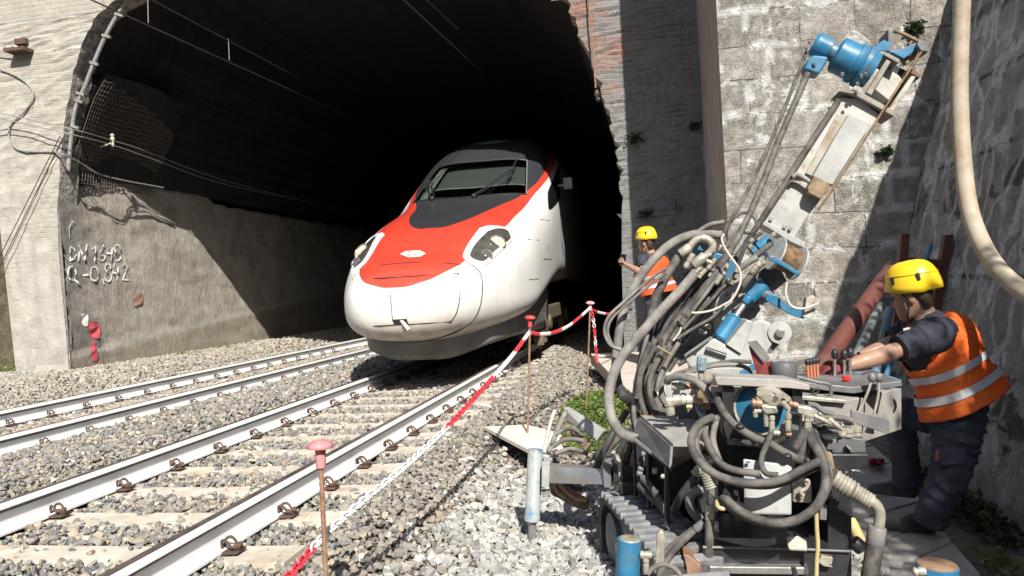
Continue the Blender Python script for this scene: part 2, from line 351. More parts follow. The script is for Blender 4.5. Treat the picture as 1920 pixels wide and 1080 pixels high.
# ------------------------------------------------------------------ ground
XR = [-7.24, -5.74, -3.74, -2.24]
def sstep(a, b, x):
    t = np.clip((x - a) / (b - a), 0, 1); return t * t * (3 - 2 * t)
def gz(x, y):
    x = np.asarray(x, float); y = np.asarray(y, float)
    z = np.full(np.broadcast(x, y).shape, -0.195)
    z = z + 0.105 * sstep(-5.70, -5.25, x) * (1 - sstep(-4.55, -3.95, x))          # heap between the tracks
    z = z + 0.215 * (1 - sstep(-9.6, -7.9, x))                                       # rises to the tunnel wall
    toe = -0.50 + 0.20 * sstep(6.0, 9.0, y)
    z = z + (toe + 0.195) * sstep(-1.75, -0.85, x)
    z = z + (-0.60 + 0.50) * sstep(0.2, 1.8, x) * (1 - sstep(6.0, 9.0, y))
    return z
def ground():
    xs = np.concatenate([np.arange(-60, -12, 4), np.arange(-12, 3.4, 0.10), np.arange(3.4, 60, 4)]); ys = np.concatenate([np.arange(-60, 0, 4), np.arange(0, 16, 0.12), np.arange(16, 80, 3)])
    X, Y = np.meshgrid(xs, ys); Z = gz(X, Y) - 0.02 + RNG.normal(0, 0.006, X.shape)
    m = MB(); rows = [[Vector((X[i, j], Y[i, j], Z[i, j])) for j in range(X.shape[1])] for i in range(X.shape[0])]
    m.grid(rows)
    return props(m.build('ground', M_SUBG), kind='structure')
ground()
def sky_block_hills():  # added unseen hills behind the camera that block low sky light from the tunnel
    xs = np.arange(-110, 111, 5.0); ys = np.arange(-120, 21, 5.0); X, Y = np.meshgrid(xs, ys)
    d = np.sqrt(np.clip(np.abs(X + 2) - 13, 0, None) ** 2 * (Y < 6) + np.clip(-Y - 16, 0, None) ** 2); Z = -0.9 + 0.58 * d * (1 - np.exp(-d / 6)) + RNG.normal(0, 0.35, X.shape) * (d > 1); Z = np.minimum(Z, 26)
    Z[(X > 3) & (Y > -16)] = np.minimum(Z[(X > 3) & (Y > -16)], 4.0)
    m = MB(); m.grid([[Vector((X[i, j], Y[i, j], Z[i, j])) for j in range(X.shape[1])] for i in range(X.shape[0])])
    return props(m.build('sky_block_hills', simple('sky_block_hillside', (0.035, 0.05, 0.02), (0.09, 0.085, 0.045), 0.95, vs=0.8, bump=1, bs=3, bd=0.3), smooth='all'), kind='structure')
sky_block_hills()
# stones: angular templates, scattered over the visible ballast
def rock_templates(n):
    out = []
    for i in range(n):
        bm = bmesh.new()
        for k in range(11):
            v = Vector(RNG.normal(0, 1, 3)).normalized() * RNG.uniform(0.75, 1.1)
            bm.verts.new((v.x * 1.1, v.y * 0.85, v.z * 0.68))
        r = bmesh.ops.convex_hull(bm, input=bm.verts[:])
        for v in [e for e in bm.verts if not e.link_faces]: bm.verts.remove(v)
        bmesh.ops.triangulate(bm, faces=bm.faces[:]); bm.verts.index_update()
        out.append((np.array([v.co[:] for v in bm.verts]), np.array([[v.index for v in f.verts] for f in bm.faces]))); bm.free()
    return out
ROCKS = rock_templates(26)
PAL = np.array([(0.178, 0.174, 0.166), (0.225, 0.212, 0.19), (0.145, 0.147, 0.150), (0.26, 0.232, 0.195), (0.31, 0.265, 0.205), (0.34, 0.285, 0.22), (0.235, 0.18, 0.145), (0.45, 0.42, 0.38)])
PALW = np.array([0.24, 0.24, 0.17, 0.15, 0.09, 0.05, 0.04, 0.02])
PAL2 = np.array([(0.40, 0.395, 0.38), (0.46, 0.45, 0.43), (0.32, 0.32, 0.315), (0.53, 0.515, 0.485), (0.40, 0.35, 0.29), (0.25, 0.25, 0.25)])
PAL2W = np.array([0.27, 0.25, 0.17, 0.16, 0.07, 0.08])
def scatter(name, pos, size, cols, mat):
    """one mesh of many stones (nobody could count them)"""
    n = len(pos); ti = RNG.integers(0, len(ROCKS), n); V = []; Fc = []; C = []; base = 0
    q = RNG.normal(0, 1, (n, 4)); q /= np.linalg.norm(q, axis=1)[:, None]
    for k, (rv, rf) in enumerate(ROCKS):
        idx = np.where(ti == k)[0]
        if not len(idx): continue
        w, x, y, z = q[idx].T
        R = np.stack([1 - 2 * (y * y + z * z), 2 * (x * y - z * w), 2 * (x * z + y * w), 2 * (x * y + z * w), 1 - 2 * (x * x + z * z), 2 * (y * z - x * w), 2 * (x * z - y * w), 2 * (y * z + x * w), 1 - 2 * (x * x + y * y)], -1).reshape(-1, 3, 3)
        pv = np.einsum('nij,vj->nvi', R, rv) * size[idx][:, None, None]; pv[..., 2] *= 0.85; pv += pos[idx][:, None, :]
        nv = len(rv); V.append(pv.reshape(-1, 3)); C.append(np.repeat(cols[idx], nv, axis=0))
        Fc.append((rf[None] + (np.arange(len(idx)) * nv)[:, None, None] + base).reshape(-1, 3)); base += nv * len(idx)
    V = np.concatenate(V); Fc = np.concatenate(Fc); C = np.concatenate(C)
    me = bpy.data.meshes.new(name); me.vertices.add(len(V)); me.vertices.foreach_set('co', V.astype(np.float32).ravel())
    me.loops.add(len(Fc) * 3); me.loops.foreach_set('vertex_index', Fc.astype(np.int32).ravel())
    me.polygons.add(len(Fc)); me.polygons.foreach_set('loop_start', np.arange(0, len(Fc) * 3, 3, dtype=np.int32))
    me.update(calc_edges=True); me.polygons.foreach_set('use_smooth', [False] * len(Fc))
    at = me.attributes.new('col', 'FLOAT_COLOR', 'POINT'); at.data.foreach_set('color', np.concatenate([C, np.ones((len(C), 1))], 1).astype(np.float32).ravel())
    me.materials.append(mat); o = bpy.data.objects.new(name, me); COL.objects.link(o); return o
SLP = [np.arange(2.12, 26, 0.6), np.arange(2.35, 26, 0.6)]       # sleepers of the left and right track
def inview(x, y, z, mrg=60):
    v = np.stack([x, y, z - CAMH], -1); w = v @ np.array(F0); u = 960 + 1450 * (v @ np.array(RT)) / w; t = 540 - 1450 * (v @ np.array(UP)) / w
    return (w > 0.5) & (u > -mrg) & (u < 1920 + mrg) & (t < 1080 + mrg)
def ballast():
    P_, S_, C_ = [], [], []
    for (y0, y1, sp, s0, s1) in ((1.6, 6.5, 0.030, 0.015, 0.033), (6.5, 10.5, 0.042, 0.020, 0.038), (10.5, 17, 0.062, 0.03, 0.05), (17, 30, 0.10, 0.045, 0.07)):
        gx, gy = np.meshgrid(np.arange(-11.6, 1.3, sp), np.arange(y0, y1, sp)); x = gx.ravel() + RNG.uniform(-sp, sp, gx.size) * 0.6; y = gy.ravel() + RNG.uniform(-sp, sp, gx.size) * 0.6
        z = gz(x, y); k = inview(x, y, z)
        k &= ~((y > 12) & ((x < -10.2) | (x > -0.6)))
        for r in XR: k &= ~(np.abs(x - r) < 0.082)
        for xc, sl_, cover in ((-6.49, SLP[0], 0.55), (-2.99, SLP[1], 0.075)):
            ds = np.abs(((y - sl_[0] + 0.3) % 0.6) - 0.3); on = (np.abs(x - xc) < 1.24) & (ds < 0.118 + RNG.normal(0, 0.03, x.shape))
            k &= ~(on & (RNG.random(x.shape) > cover))
        # soil, weeds and the walkway keep most of the right side free of stones
        soil = (x > -1.55 + 0.10 * (y - 6)) & (y > 6.3); k &= ~(soil & (RNG.random(x.shape) > 0.42))
        k &= ~((x > -0.2) & (y > 5.2))
        x, y, z = x[k], y[k], z[k]; n = len(x); sz = RNG.uniform(s0, s1, n) * RNG.choice([0.8, 1, 1, 1.2], n)
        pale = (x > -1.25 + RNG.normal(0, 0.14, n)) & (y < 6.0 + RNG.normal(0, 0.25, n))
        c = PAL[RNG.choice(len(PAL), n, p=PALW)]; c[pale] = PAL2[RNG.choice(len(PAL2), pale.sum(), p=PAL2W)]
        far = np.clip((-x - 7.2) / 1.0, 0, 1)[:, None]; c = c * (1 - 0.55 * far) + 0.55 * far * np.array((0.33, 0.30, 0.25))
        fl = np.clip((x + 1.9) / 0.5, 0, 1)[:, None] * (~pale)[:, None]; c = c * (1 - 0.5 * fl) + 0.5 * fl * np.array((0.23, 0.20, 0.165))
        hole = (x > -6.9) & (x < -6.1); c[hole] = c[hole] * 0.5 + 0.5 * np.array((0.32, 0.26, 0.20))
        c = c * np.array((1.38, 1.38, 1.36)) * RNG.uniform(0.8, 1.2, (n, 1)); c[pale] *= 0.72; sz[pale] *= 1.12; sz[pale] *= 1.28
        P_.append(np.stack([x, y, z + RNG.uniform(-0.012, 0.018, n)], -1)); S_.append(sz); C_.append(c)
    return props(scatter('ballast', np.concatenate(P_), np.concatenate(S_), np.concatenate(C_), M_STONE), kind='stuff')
ballast()
# ------------------------------------------------------------------ tracks
def rail_mesh(x, parent):
    half = [(0.075, -0.172), (0.075, -0.160), (0.020, -0.143), (0.010, -0.128), (0.010, -0.062), (0.014, -0.050), (0.0375, -0.041), (0.0375, -0.035), (0.0305, -0.008), (0.026, -0.002), (0.012, 0.0)]
    prof = half + [(-a, b) for a, b in reversed(half)]
    ys = [-4, 80]; n = len(prof); m = MB()
    m.v = [Vector((x + a, y, b)) for y in ys for a, b in prof]
    for i in range(n):
        j = (i + 1) % n; m.f.append((i, j, j + n, i + n)[::-1]); za = (prof[i][1] + prof[j][1]) / 2
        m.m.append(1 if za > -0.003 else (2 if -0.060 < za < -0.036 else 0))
    m.f.append(list(range(n))); m.m.append(0); m.f.append(list(range(n, 2 * n))[::-1]); m.m.append(0)
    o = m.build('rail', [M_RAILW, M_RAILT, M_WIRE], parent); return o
def clip_mesh(parent, x, y):
    m = MB(); r = 0.0085
    for s_ in (-1, 1):
        pts = [(0.056, 0.012, -0.150), (0.060, 0.018, -0.118), (0.076, 0.026, -0.106), (0.096, 0.030, -0.106), (0.112, 0.030, -0.114), (0.128, 0.030, -0.132), (0.146, 0.026, -0.130), (0.160, 0.014, -0.122), (0.172, 0.004, -0.130)]
        m.tube([Vector((x + a, y + s_ * q - 0.03 * (a - 0.1) / 0.1, c)) for a, q, c in spline(pts, 3)], r, 6)
    m.prism([(x + 0.082, y - 0.05, -0.168), (x + 0.16, y - 0.04, -0.168), (x + 0.16, y + 0.05, -0.168), (x + 0.082, y + 0.05, -0.168)], (0, 0, 0.012))
    return m.build('rail_clip', M_RUST, parent, smooth=True)
def track(xl, xr, sl_, label):
    t = thing('railway_track', label, 'railway track', ((xl + xr) / 2, 6, -0.17))
    rail_mesh(xl, t); rail_mesh(xr, t); xc = (xl + xr) / 2
    for i, y in enumerate(sl_):
        if y < 1.5 or y > 22: continue
        m = MB(); w = 0.125; zt = -0.176
        rows = [[(xc + sx * 1.2, y - w - 0.02, zt - 0.1), (xc + sx * 1.2, y - w, zt), (xc + sx * 1.2, y + w, zt), (xc + sx * 1.2, y + w + 0.02, zt - 0.1)] for sx in (-1, -0.45, 0.45, 1)]
        for k in (1, 2):
            rows[k] = [(a, b, c - 0.012) for a, b, c in rows[k]]
        m.grid([[Vector(p) for p in r] for r in rows]); m.add(rows[0], [(0, 1, 2, 3)]); m.add(rows[-1], [(3, 2, 1, 0)])
        m.build('sleeper', M_SLEEP, t)
        for x in (xl, xr):
            if i == 0 and x == xl: base = clip_mesh(t, x, y)
            elif y < 17:
                c = base.copy(); COL.objects.link(c); c.parent = t; c.location = (x - xl, y - ybase, 0)
            if i == 0 and x == xl: ybase = y
    return t
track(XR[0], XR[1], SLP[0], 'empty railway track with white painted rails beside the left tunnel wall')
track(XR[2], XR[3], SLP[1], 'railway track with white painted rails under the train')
# ------------------------------------------------------------------ tunnel and its portal
PY = 12.0
ARCH0 = [(-10.12, -0.5), (-10.16, 0.6), (-10.22, 2.33), (-10.12, 3.5), (-9.97, 4.37), (-9.74, 5.2), (-9.50, 5.78), (-9.12, 6.24), (-8.5, 6.52), (-7.8, 6.62), (-6.5, 6.72), (-5.3, 6.75), (-4.1, 6.7), (-2.9, 6.55), (-1.9, 6.2), (-1.12, 5.6), (-0.93, 5.06), (-0.74, 4.54), (-0.56, 3.89), (-0.45, 3.4), (-0.385, 2.9), (-0.37, 2.4), (-0.43, 1.14), (-0.46, -0.6)]
ARCH = [Vector((p.x, 0, p.y)) for p in spline([(a, b, 0) for a, b in ARCH0], 8)]
_r = random.Random(3); _j = [0.0] * len(ARCH)
for i, p in enumerate(ARCH):
    if p.z > 2.2:
        k = 0.055 if p.x > -3 else 0.022; q = math.sin(i * 0.9) * 0.5 + math.sin(i * 2.1 + 1) * 0.4 + _r.uniform(-0.35, 0.35)
        p.x += k * q; p.z += k * 0.4 * math.sin(i * 1.3)
def xl(z): return -11.21 - 0.066 * z
def portal():
    t = thing('tunnel_portal', 'tunnel portal with cream plastered left pier and sooty brick right jamb', 'tunnel portal', (-5.3, PY, 0))
    def face(name, sel, mat, outer, corner=None):
        m = MB(); A = [p for p in ARCH if sel(p)]; rows = []
        NS = 10
        for p in A:
            q = outer(p); rows.append([Vector((p.x + (q[0] - p.x) * k / NS, PY, p.z + (q[1] - p.z) * k / NS)) for k in range(NS + 1)])
        for i, r in enumerate(rows):
            for k in range(1, NS):
                r[k].y += _r.uniform(-0.018, 0.018)
            r[0].y += _r.uniform(-0.0, 0.04)
        m.grid(rows, flip=(name != 'x'))
        return m
    m = face('left', lambda p: p.x < -9.05, M_PIER, lambda p: (xl(p.z), p.z))
    m.add([(-9.1, PY, 6.24), (-9.1, PY, 11), (-14, PY, 11), (-14, PY, 6.24)], [(0, 1, 2, 3)])
    m.prism([(xl(-0.5), PY + 0.002, -0.5), (xl(6.5), PY + 0.002, 6.5), (xl(6.5), 13.2, 6.5), (xl(-0.5), 13.2, -0.5)], (0.02, 0, 0))
    m.build('left_pier', M_PIER, t)
    m = face('top', lambda p: -9.25 <= p.x <= -1.0 and p.z > 5.5, M_PIER, lambda p: (p.x, 11.0))
    m.build('spandrel', M_PIER, t)
    m = face('right', lambda p: p.x > -1.35, M_JAMB, lambda p: (1.1, p.z))
    m.add([(-1.3, PY, 5.5), (-1.3, PY, 11), (1.1, PY, 11), (1.1, PY, 5.5)], [(3, 2, 1, 0)])
    m.build('right_jamb', M_JAMB, t)
    return t
PORTAL = portal()
M_REVEAL = simple('rough_reveal', (0.22, 0.205, 0.19), (0.55, 0.52, 0.46), 0.95, vs=11, bump=1.0, bs=16, bd=0.06)
def tunnel():
    t = thing('railway_tunnel', 'dark sooty railway tunnel behind the train', 'tunnel', (-5.3, PY + 4, 0))
    m = MB(); ys = [PY + 0.45] + [PY + 2 + 6 * k for k in range(10)]
    def vp(p, y):
        f = min(max((p.z - 6.1) / 0.5, 0), 1); x = p.x - (0.35 if (p.x < -9 and p.z < 3.62) else 0.0)
        return Vector((x, y, p.z + 0.85 * f * (1 if y > PY + 1 else 0)))
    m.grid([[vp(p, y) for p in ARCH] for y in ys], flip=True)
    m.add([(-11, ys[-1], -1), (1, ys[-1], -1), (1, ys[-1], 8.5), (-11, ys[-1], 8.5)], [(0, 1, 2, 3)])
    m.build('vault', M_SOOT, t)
    m = MB(); rr = random.Random(9); rows = []
    for p in ARCH:
        rows.append([Vector((p.x + rr.uniform(-0.010, 0.010), PY + 0.005 + 0.46 * k / 5, p.z + rr.uniform(-0.010, 0.010))) if k not in (0,) else Vector((p.x, PY, p.z)) for k in range(6)])
    m.grid(rows, flip=False); m.build('arch_reveal', M_REVEAL, t, smooth='all')
    # thick rough lining on the lower half of the left wall
    m = MB(); ny = 90; nz = 44; rows = []
    for i in range(ny + 1):
        y = PY + 0.03 + (i / ny) ** 1.5 * 34; zt = 3.44 + 0.05 * (y - 12) * (1 if y < 17 else 0) + rr.uniform(-0.05, 0.05); r = []
        for k in range(nz + 1):
            z = -0.3 + (zt + 0.3) * k / nz
            x = -10.10 - 0.03 * z + rr.gauss(0, 0.012) + (0.02 * math.sin(y * 2.1 + z) + 0.015 * math.sin(z * 5 + y * 3))
            r.append(Vector((x, y, z)))
        r.append(Vector((-10.35, y, zt + 0.02))); rows.append(r)
    m.grid(rows, flip=True)
    m.add([rows[0][0], rows[0][nz], (-10.35, PY + 0.03, 3.5), (-10.35, PY + 0.03, -0.3)], [(0, 1, 2, 3)])
    m.build('lower_lining', M_SHOT, t, smooth='all')
    global LBVH
    LBVH = BVHTree.FromPolygons(m.v, m.f)
    return t
TUNNEL = tunnel()
# writing and marks sprayed on the lining
LX = lambda px, py: PPL(px, py, (-10.08, 0, 0), Vector((1, 0, 0.03)).normalized()) + Vector((0.012, 0, 0))
def spray():
    z = lambda a, b: LX(a / 3.0, 360 + b / 3.0)
    ell = lambda cx, cy, rx, ry, a0=0, a1=360, n=14: [(cx + rx * math.cos(math.radians(a0 + (a1 - a0) * i / n)), cy + ry * math.sin(math.radians(a0 + (a1 - a0) * i / n))) for i in range(n + 1)]
    st = [[(390, 300), (391, 388)], [(390, 303), (414, 322), (425, 350), (412, 376), (390, 386)], [(438, 388), (441, 300), (471, 386), (485, 293)], [(513, 322), (536, 303), (531, 345), (528, 388)],
          [(578, 298), (557, 338), (554, 372), (572, 388), (588, 370), (575, 352), (558, 362)], [(600, 308), (598, 345), (626, 346)], [(628, 308), (621, 388)], ell(655, 317, 16, 20), ell(656, 362, 20, 24),
          ell(400, 456, 22, 40), [(405, 488), (430, 505), (448, 525)], [(442, 470), (496, 465)], ell(527, 460, 22, 40), [(574, 488), (581, 520)], ell(603, 426, 16, 22), ell(603, 476, 20, 26),
          [(640, 400), (630, 456), (666, 456)], [(661, 425), (655, 502)], [(682, 416), (699, 400), (712, 420), (701, 456), (684, 492), (722, 496)]]
    nrm = Vector((1, 0, 0.03)).normalized()
    def onw(a, b):
        px, py = a / 3.0, 360 + b / 3.0; h = LBVH.ray_cast(Vector((0, 0, CAMH)), pray(px, py).normalized())[0]
        return (h if h is not None else LX(px, py)) + nrm * 0.016
    def paint(name, m, edge, mat):
        o = m.build(name, mat, TUNNEL); at = o.data.attributes.new('edge', 'FLOAT', 'POINT'); at.data.foreach_set('value', edge); return o
    m = MB(); eg = []
    rq = random.Random(14)
    for s_, w in [(q, 3.1) for q in st] + [([(388, 262), (384, 200), (404, 166), (426, 172)], 1.6)]:
        pts = [(v.x, v.y) for v in spline([(a + rq.uniform(-1.5, 1.5), b + rq.uniform(-1.5, 1.5), 0) for a, b in s_], 3)] if len(s_) > 6 else s_
        ds = []
        for (a, b), (c_, d_) in zip(pts, pts[1:]):
            k = max(2, int(math.hypot(c_ - a, d_ - b) / 5)); ds += [(a + (c_ - a) * i / k, b + (d_ - b) * i / k) for i in range(k)]
        ds.append(pts[-1]); rows = []
        for i, (a, b) in enumerate(ds):
            p, q = ds[max(i - 1, 0)], ds[min(i + 1, len(ds) - 1)]; l = max(math.hypot(q[0] - p[0], q[1] - p[1]), 1e-6); nx, ny_ = -(q[1] - p[1]) / l, (q[0] - p[0]) / l
            ww = w * 1.8 * rq.uniform(0.85, 1.15); rows.append([onw(a + nx * ww * e, b + ny_ * ww * e) for e in (-1, -0.35, 0.35, 1)]); eg += [0.0, 0.85, 0.85, 0.0]
        m.grid(rows)
    paint('sprayed_writing', m, eg, M_SPRAYW)
    def patch(poly, mat):
        cl = [(v.x, v.y) for v in spline([(a, b, 0) for a, b in poly] + [(poly[0][0], poly[0][1], 0)], 5)]; cx = sum(a for a, b in poly) / len(poly); cy_ = sum(b for a, b in poly) / len(poly)
        m = MB(); rows = []; e = []
        for k, v in ((1.15, 0.0), (0.9, 0.8), (0.6, 1.0), (0.3, 1.0), (0.02, 1.0)): rows.append([onw(cx + (a - cx) * k, cy_ + (b - cy_) * k) for a, b in cl]); e += [v] * len(cl)
        m.grid(rows); paint('sprayed_patch', m, e, mat)
    patch([(452, 690), (470, 684), (488, 690), (492, 720), (488, 750), (470, 752), (456, 735)], M_SPRAYW)
    patch([(498, 738), (530, 734), (552, 745), (558, 790), (552, 818), (530, 820), (500, 800)], M_SPRAYR)
    patch([(512, 842), (528, 845), (534, 880), (544, 920), (538, 948), (516, 944), (510, 890)], M_SPRAYR)
    patch([(740, 570), (775, 565), (800, 580), (790, 630), (750, 635)], mat_spray('faint_red_spray', (0.40, 0.24, 0.19)))
spray()
# wire mesh fixed to the vault above the lining, lit by the sun
def wiremesh():
    t = thing('wire_mesh', 'rusty square wire mesh fixed to the left tunnel wall above the lining', 'wire mesh', (-10.05, 14, 4))
    m = MB(); rr = random.Random(4); n = 34
    def pt(u, v):   # u along the tunnel, v up
        y = PY + 0.30 + u; z = 3.40 + v; x = -10.10 + 0.06 * math.sin(u * 2.2 + v * 3) * v
        if z > 3.6: x += (z - 3.6) * 0.45 * (z - 3.6) ** 0.4
        return Vector((x - 0.06 + 0.03 * v, y, z))
    for i in range(34):
        u = i * 0.072; m.tube([pt(u + rr.uniform(-.008, .008), v) for v in np.linspace(0.0, 1.75 - 0.22 * u, 7)], 0.007, 4, caps=False)
    for k in range(25):
        v = k * 0.072; um = min(2.4, (1.78 - v) / 0.22); m.tube([pt(u, v + rr.uniform(-.006, .006)) for u in np.linspace(0, um, 9)], 0.007, 4, caps=False)
    m.build('mesh_panel', simple('rusty_mesh', (0.10, 0.085, 0.072), (0.19, 0.165, 0.14), 0.8, 0.1, vs=20), t)
    # rough dark brick behind it
    m = MB(); rows = []
    for i in range(11):
        rows.append([pt(i * 0.25, v) + Vector((-0.07 + rr.uniform(-.02, .02), 0, 0)) for v in np.linspace(-0.05, 1.85, 9)])
    m.grid(rows, flip=True); m.build('backing', M_SOOT, t)
wiremesh()
# ------------------------------------------------------------------ stone walls on the right
SY = 9.0
def stonewall():
    t = thing('stone_wall', 'sunlit pale ashlar wall with white mortar patches right of the tunnel', 'stone wall', (2.0, SY, -0.6))
    m = MB(); rr = random.Random(5); rows = []
    for i in range(48):
        x = 0.885 + i * 0.085; rows.append([Vector((x - (0.02 * max(0, 0) if i else 0), SY + (rr.uniform(-.008, .008) if i else 0), z)) for z in np.linspace(-0.9, 8.5, 60)])
    m.grid(rows, flip=False); m.build('wall_face', M_ASH, t)
    m = MB(); rows = []
    for k in range(8):
        y = SY + 3.02 * k / 7; rows.append([Vector((0.885 + (rr.uniform(-.012, .012) if k else 0), y, z)) for z in np.linspace(-0.9, 8.5, 40)])
    m.grid(rows, flip=True); m.build('corner_return', M_RET, t)
    m = MB(); m.box((2.9, 10.6, 8.55), (4.1, 3.0, 0.1)); m.build('wall_top', M_ASH, t)
stonewall()
WX = lambda z: 2.414 + 0.245 * z
def retaining():
    t = thing('retaining_wall', 'dark leaning rubble masonry wall in shade along the right side', 'retaining wall', (2.6, 3, -0.7))
    m = MB(); rr = random.Random(6); rows = []
    for i in range(110):
        y = -6 + 15.2 * i / 109; zt = 4.35 + 0.10 * math.sin(y * 1.7) + 0.06 * math.sin(y * 5.1) + rr.uniform(-.05, .05); r = []
        for k in range(46):
            z = -0.9 + (zt + 0.9) * k / 45
            r.append(Vector((WX(z) + rr.gauss(0, 0.010) + 0.022 * math.sin(y * 3.1 + z * 2) * math.sin(z * 4.3 + y), y, z)))
        r += [Vector((WX(zt) + 0.9, y, zt + 0.05)), Vector((WX(zt) + 4, y, zt + 0.5))]; rows.append(r)
    m.grid(rows, flip=False); m.build('wall_face', M_WALL, t, smooth='all')
retaining()
def sidewall():
    t = thing('side_wall', 'dark mossy wall set back beyond the left pier', 'wall', (-12.5, 13.1, 0))
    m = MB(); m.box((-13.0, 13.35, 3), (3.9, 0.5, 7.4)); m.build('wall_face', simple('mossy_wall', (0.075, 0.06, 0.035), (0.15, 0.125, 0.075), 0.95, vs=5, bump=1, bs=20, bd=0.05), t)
sidewall()
# concrete cable trough / walkway running from the portal to the right-hand wall
def trough():
    t = thing('cable_trough', 'concrete cable trough with flat cover slabs running past the drilling rig', 'cable trough', (0.5, 7, -0.3))
    L = spline([(-0.97, 11.9, 0.0), (-0.80, 10.9, 0.0), (-0.47, 9.2, -0.06), (-0.02, 7.4, -0.17), (0.46, 6.0, -0.40), (0.78, 4.9, -0.52), (0.80, 3.6, -0.55), (0.78, 2.0, -0.57)], 6)
    R = spline([(0.05, 11.9, 0.0), (0.3, 10.9, 0.0), (0.8, 8.9, -0.07), (1.30, 7.9, -0.19), (1.76, 6.9, -0.40), (1.72, 5.6, -0.50), (1.62, 4.4, -0.55), (1.55, 2.0, -0.57)], 6)
    n = len(L); k = 0
    while k < n - 1:
        e = min(k + 2, n - 1); m = MB(); g = 0.012
        a, b, c, d = L[k], L[e], R[e], R[k]
        ab = (b - a).normalized() * g; dc = (c - d).normalized() * g
        m.prism([a + ab, b - ab, c - dc, d + dc], (0, 0, -0.16))
        m.build('cover_slab', M_SLABP if L[k].y > 6.6 else M_SLAB, t, bevel=0.008); k = e
trough()
# ------------------------------------------------------------------ wires and cables round the portal
def wires():
    for pts, x, lab, dr in (((( 172, 0), (475, 137), (285, 0), (447, 86)), -6.49, 'overhead contact line entering the tunnel above the left track', ((277, 0, 278, 43), (428, 73, 430, 113))),
                            (((757, 0), (840, 77), (800, 0), (832, 30)), -2.99, 'overhead contact line entering the tunnel above the train', ())):
        a, b, c, d = [PX(px, py, x) for px, py in pts]
        t = thing('overhead_line', lab, 'overhead line', (x, 11, a.z), 'overhead contact lines')
        m = MB(); e = (b - a); m.tube([a - e * 1.5, a, b, b + e * 1.2], 0.011, 6); m.build('contact_wire', M_WIRE, t)
        m = MB(); e = (d - c); m.tube([c - e * 1.5, c, d, d + e * 1.0], 0.010, 6); m.build('messenger_wire', M_WIRE, t)
        for q in dr:
            m = MB(); m.tube([PX(q[0], q[1], x), PX(q[2], q[3], x)], 0.006, 5); m.build('dropper', M_GALV, t)
    FY = PY - 0.03
    fp = lambda px, py: P(px, py, FY)
    wp = lambda px, py, o=0.10: PX(px, py, -10.0 + o)
    m = MB(); m.tube(spline([fp(0, 130), fp(35, 145), fp(58, 165), fp(62, 185), fp(45, 210), fp(22, 232), fp(17, 255), fp(30, 278), fp(55, 284), fp(100, 285), wp(118, 290), wp(150, 305), wp(183, 325), wp(230, 338), wp(306, 352)], 6), 0.016, 8)
    props(m.build('wall_cable', M_CABLE, smooth=True, at=fp(40, 280)), 'grey cable curling across the cream pier and into the tunnel', 'cable')
    for dy, lab in ((0, 'upper one of two thin cables slung along the left tunnel wall'), (10, 'lower one of two thin cables slung along the left tunnel wall')):
        m = MB(); off = 0.28
        pts = [P(-200, 168 + dy, PY - 1.0), P(0, 212 + dy, PY - 0.25), wp(130, 241 + dy, off), wp(210, 263 + dy * 0.9, off), wp(275, 284 + dy, off), wp(420, 338 + dy * 0.7, off), wp(600, 384, off), wp(760, 425, off)]
        m.tube(spline(pts, 4), 0.009, 6); props(m.build('thin_cable', M_GALV, at=pts[2]), lab, 'cable')
    m = MB(); c = wp(211, 263, 0.27); m.lathe(c + Vector((0, 0, 0.12)), (0, 0, -1), [(0, .02), (.03, .045), (.06, .025), (.1, .045), (.14, .025), (.2, .03), (.24, .02)], 10)
    m.tube([c + Vector((-0.3, 0.02, -0.1)), c + Vector((0, 0, -0.05))], 0.02, 6)
    props(m.build('insulator', simple('cream_insulator', (0.62, 0.57, 0.42), None, 0.4), smooth=True, at=c), 'small cream insulator carrying two cables on the wire mesh', 'insulator')
    t = thing('cable_conduit', 'grey conduit clamped up the left edge of the tunnel arch', 'conduit', fp(130, 250))
    path = [(128, 320), (133, 262), (141, 205), (158, 165), (176, 118), (196, 72), (216, 35), (238, 0), (262, -40)]
    m = MB(); m.tube(spline([P(a, b, PY + 0.16) for a, b in path], 4), 0.035, 8); m.build('pipe', M_CABLE, t, smooth=True)
    for a, b in ((141, 238), (148, 190), (151, 176), (177, 119), (200, 68), (224, 28)):
        q = P(a, b, PY + 0.14); m = MB(); m.box(q, (0.17, 0.05, 0.045), Matrix.Rotation(0.35, 3, 'Y')); m.build('clamp', M_GALV, t)
    m = MB()
    for a, b in (((118, 258), (0, 500)), ((113, 255), (-4, 488))):
        m.tube([P(a[0], a[1], PY - 0.06), P(b[0], b[1], PY - 0.14)], 0.008, 6)
    props(m.build('stay_wire', M_WIRE, at=P(60, 380, PY - 0.1)), 'pair of thin stay wires slanting down across the cream pier', 'stay wires')
    t = thing('cable_bracket', 'small dark steel bracket on the cream pier with a cable end', 'bracket', fp(35, 92))
    m = MB(); m.box(P(35, 95, PY - 0.12), (0.40, 0.24, 0.06)); m.box(P(40, 78, PY - 0.04), (0.22, 0.08, 0.10)); m.build('plate', M_RUST, t)
    m = MB(); m.tube(spline([P(-30, 70, PY - 0.3), P(0, 84, PY - 0.2), P(22, 92, PY - 0.14)], 4), 0.015, 6); m.ball(P(28, 90, PY - 0.16), 0.05, sc=(1.5, 1, 1)); m.build('cable_end', M_GALV, t)
    t = thing('hanging_rope', 'thin brown rope hanging beside the right edge of the tunnel arch', 'rope', P(1118, 180, PY - 0.12))
    m = MB(); m.tube(spline([P(1102, -40, PY - 0.12), P(1106, 30, PY - 0.12), P(1113, 110, PY - 0.12), P(1117, 165, PY - 0.12)], 4), 0.014, 6); m.build('strand', M_REBAR, t)
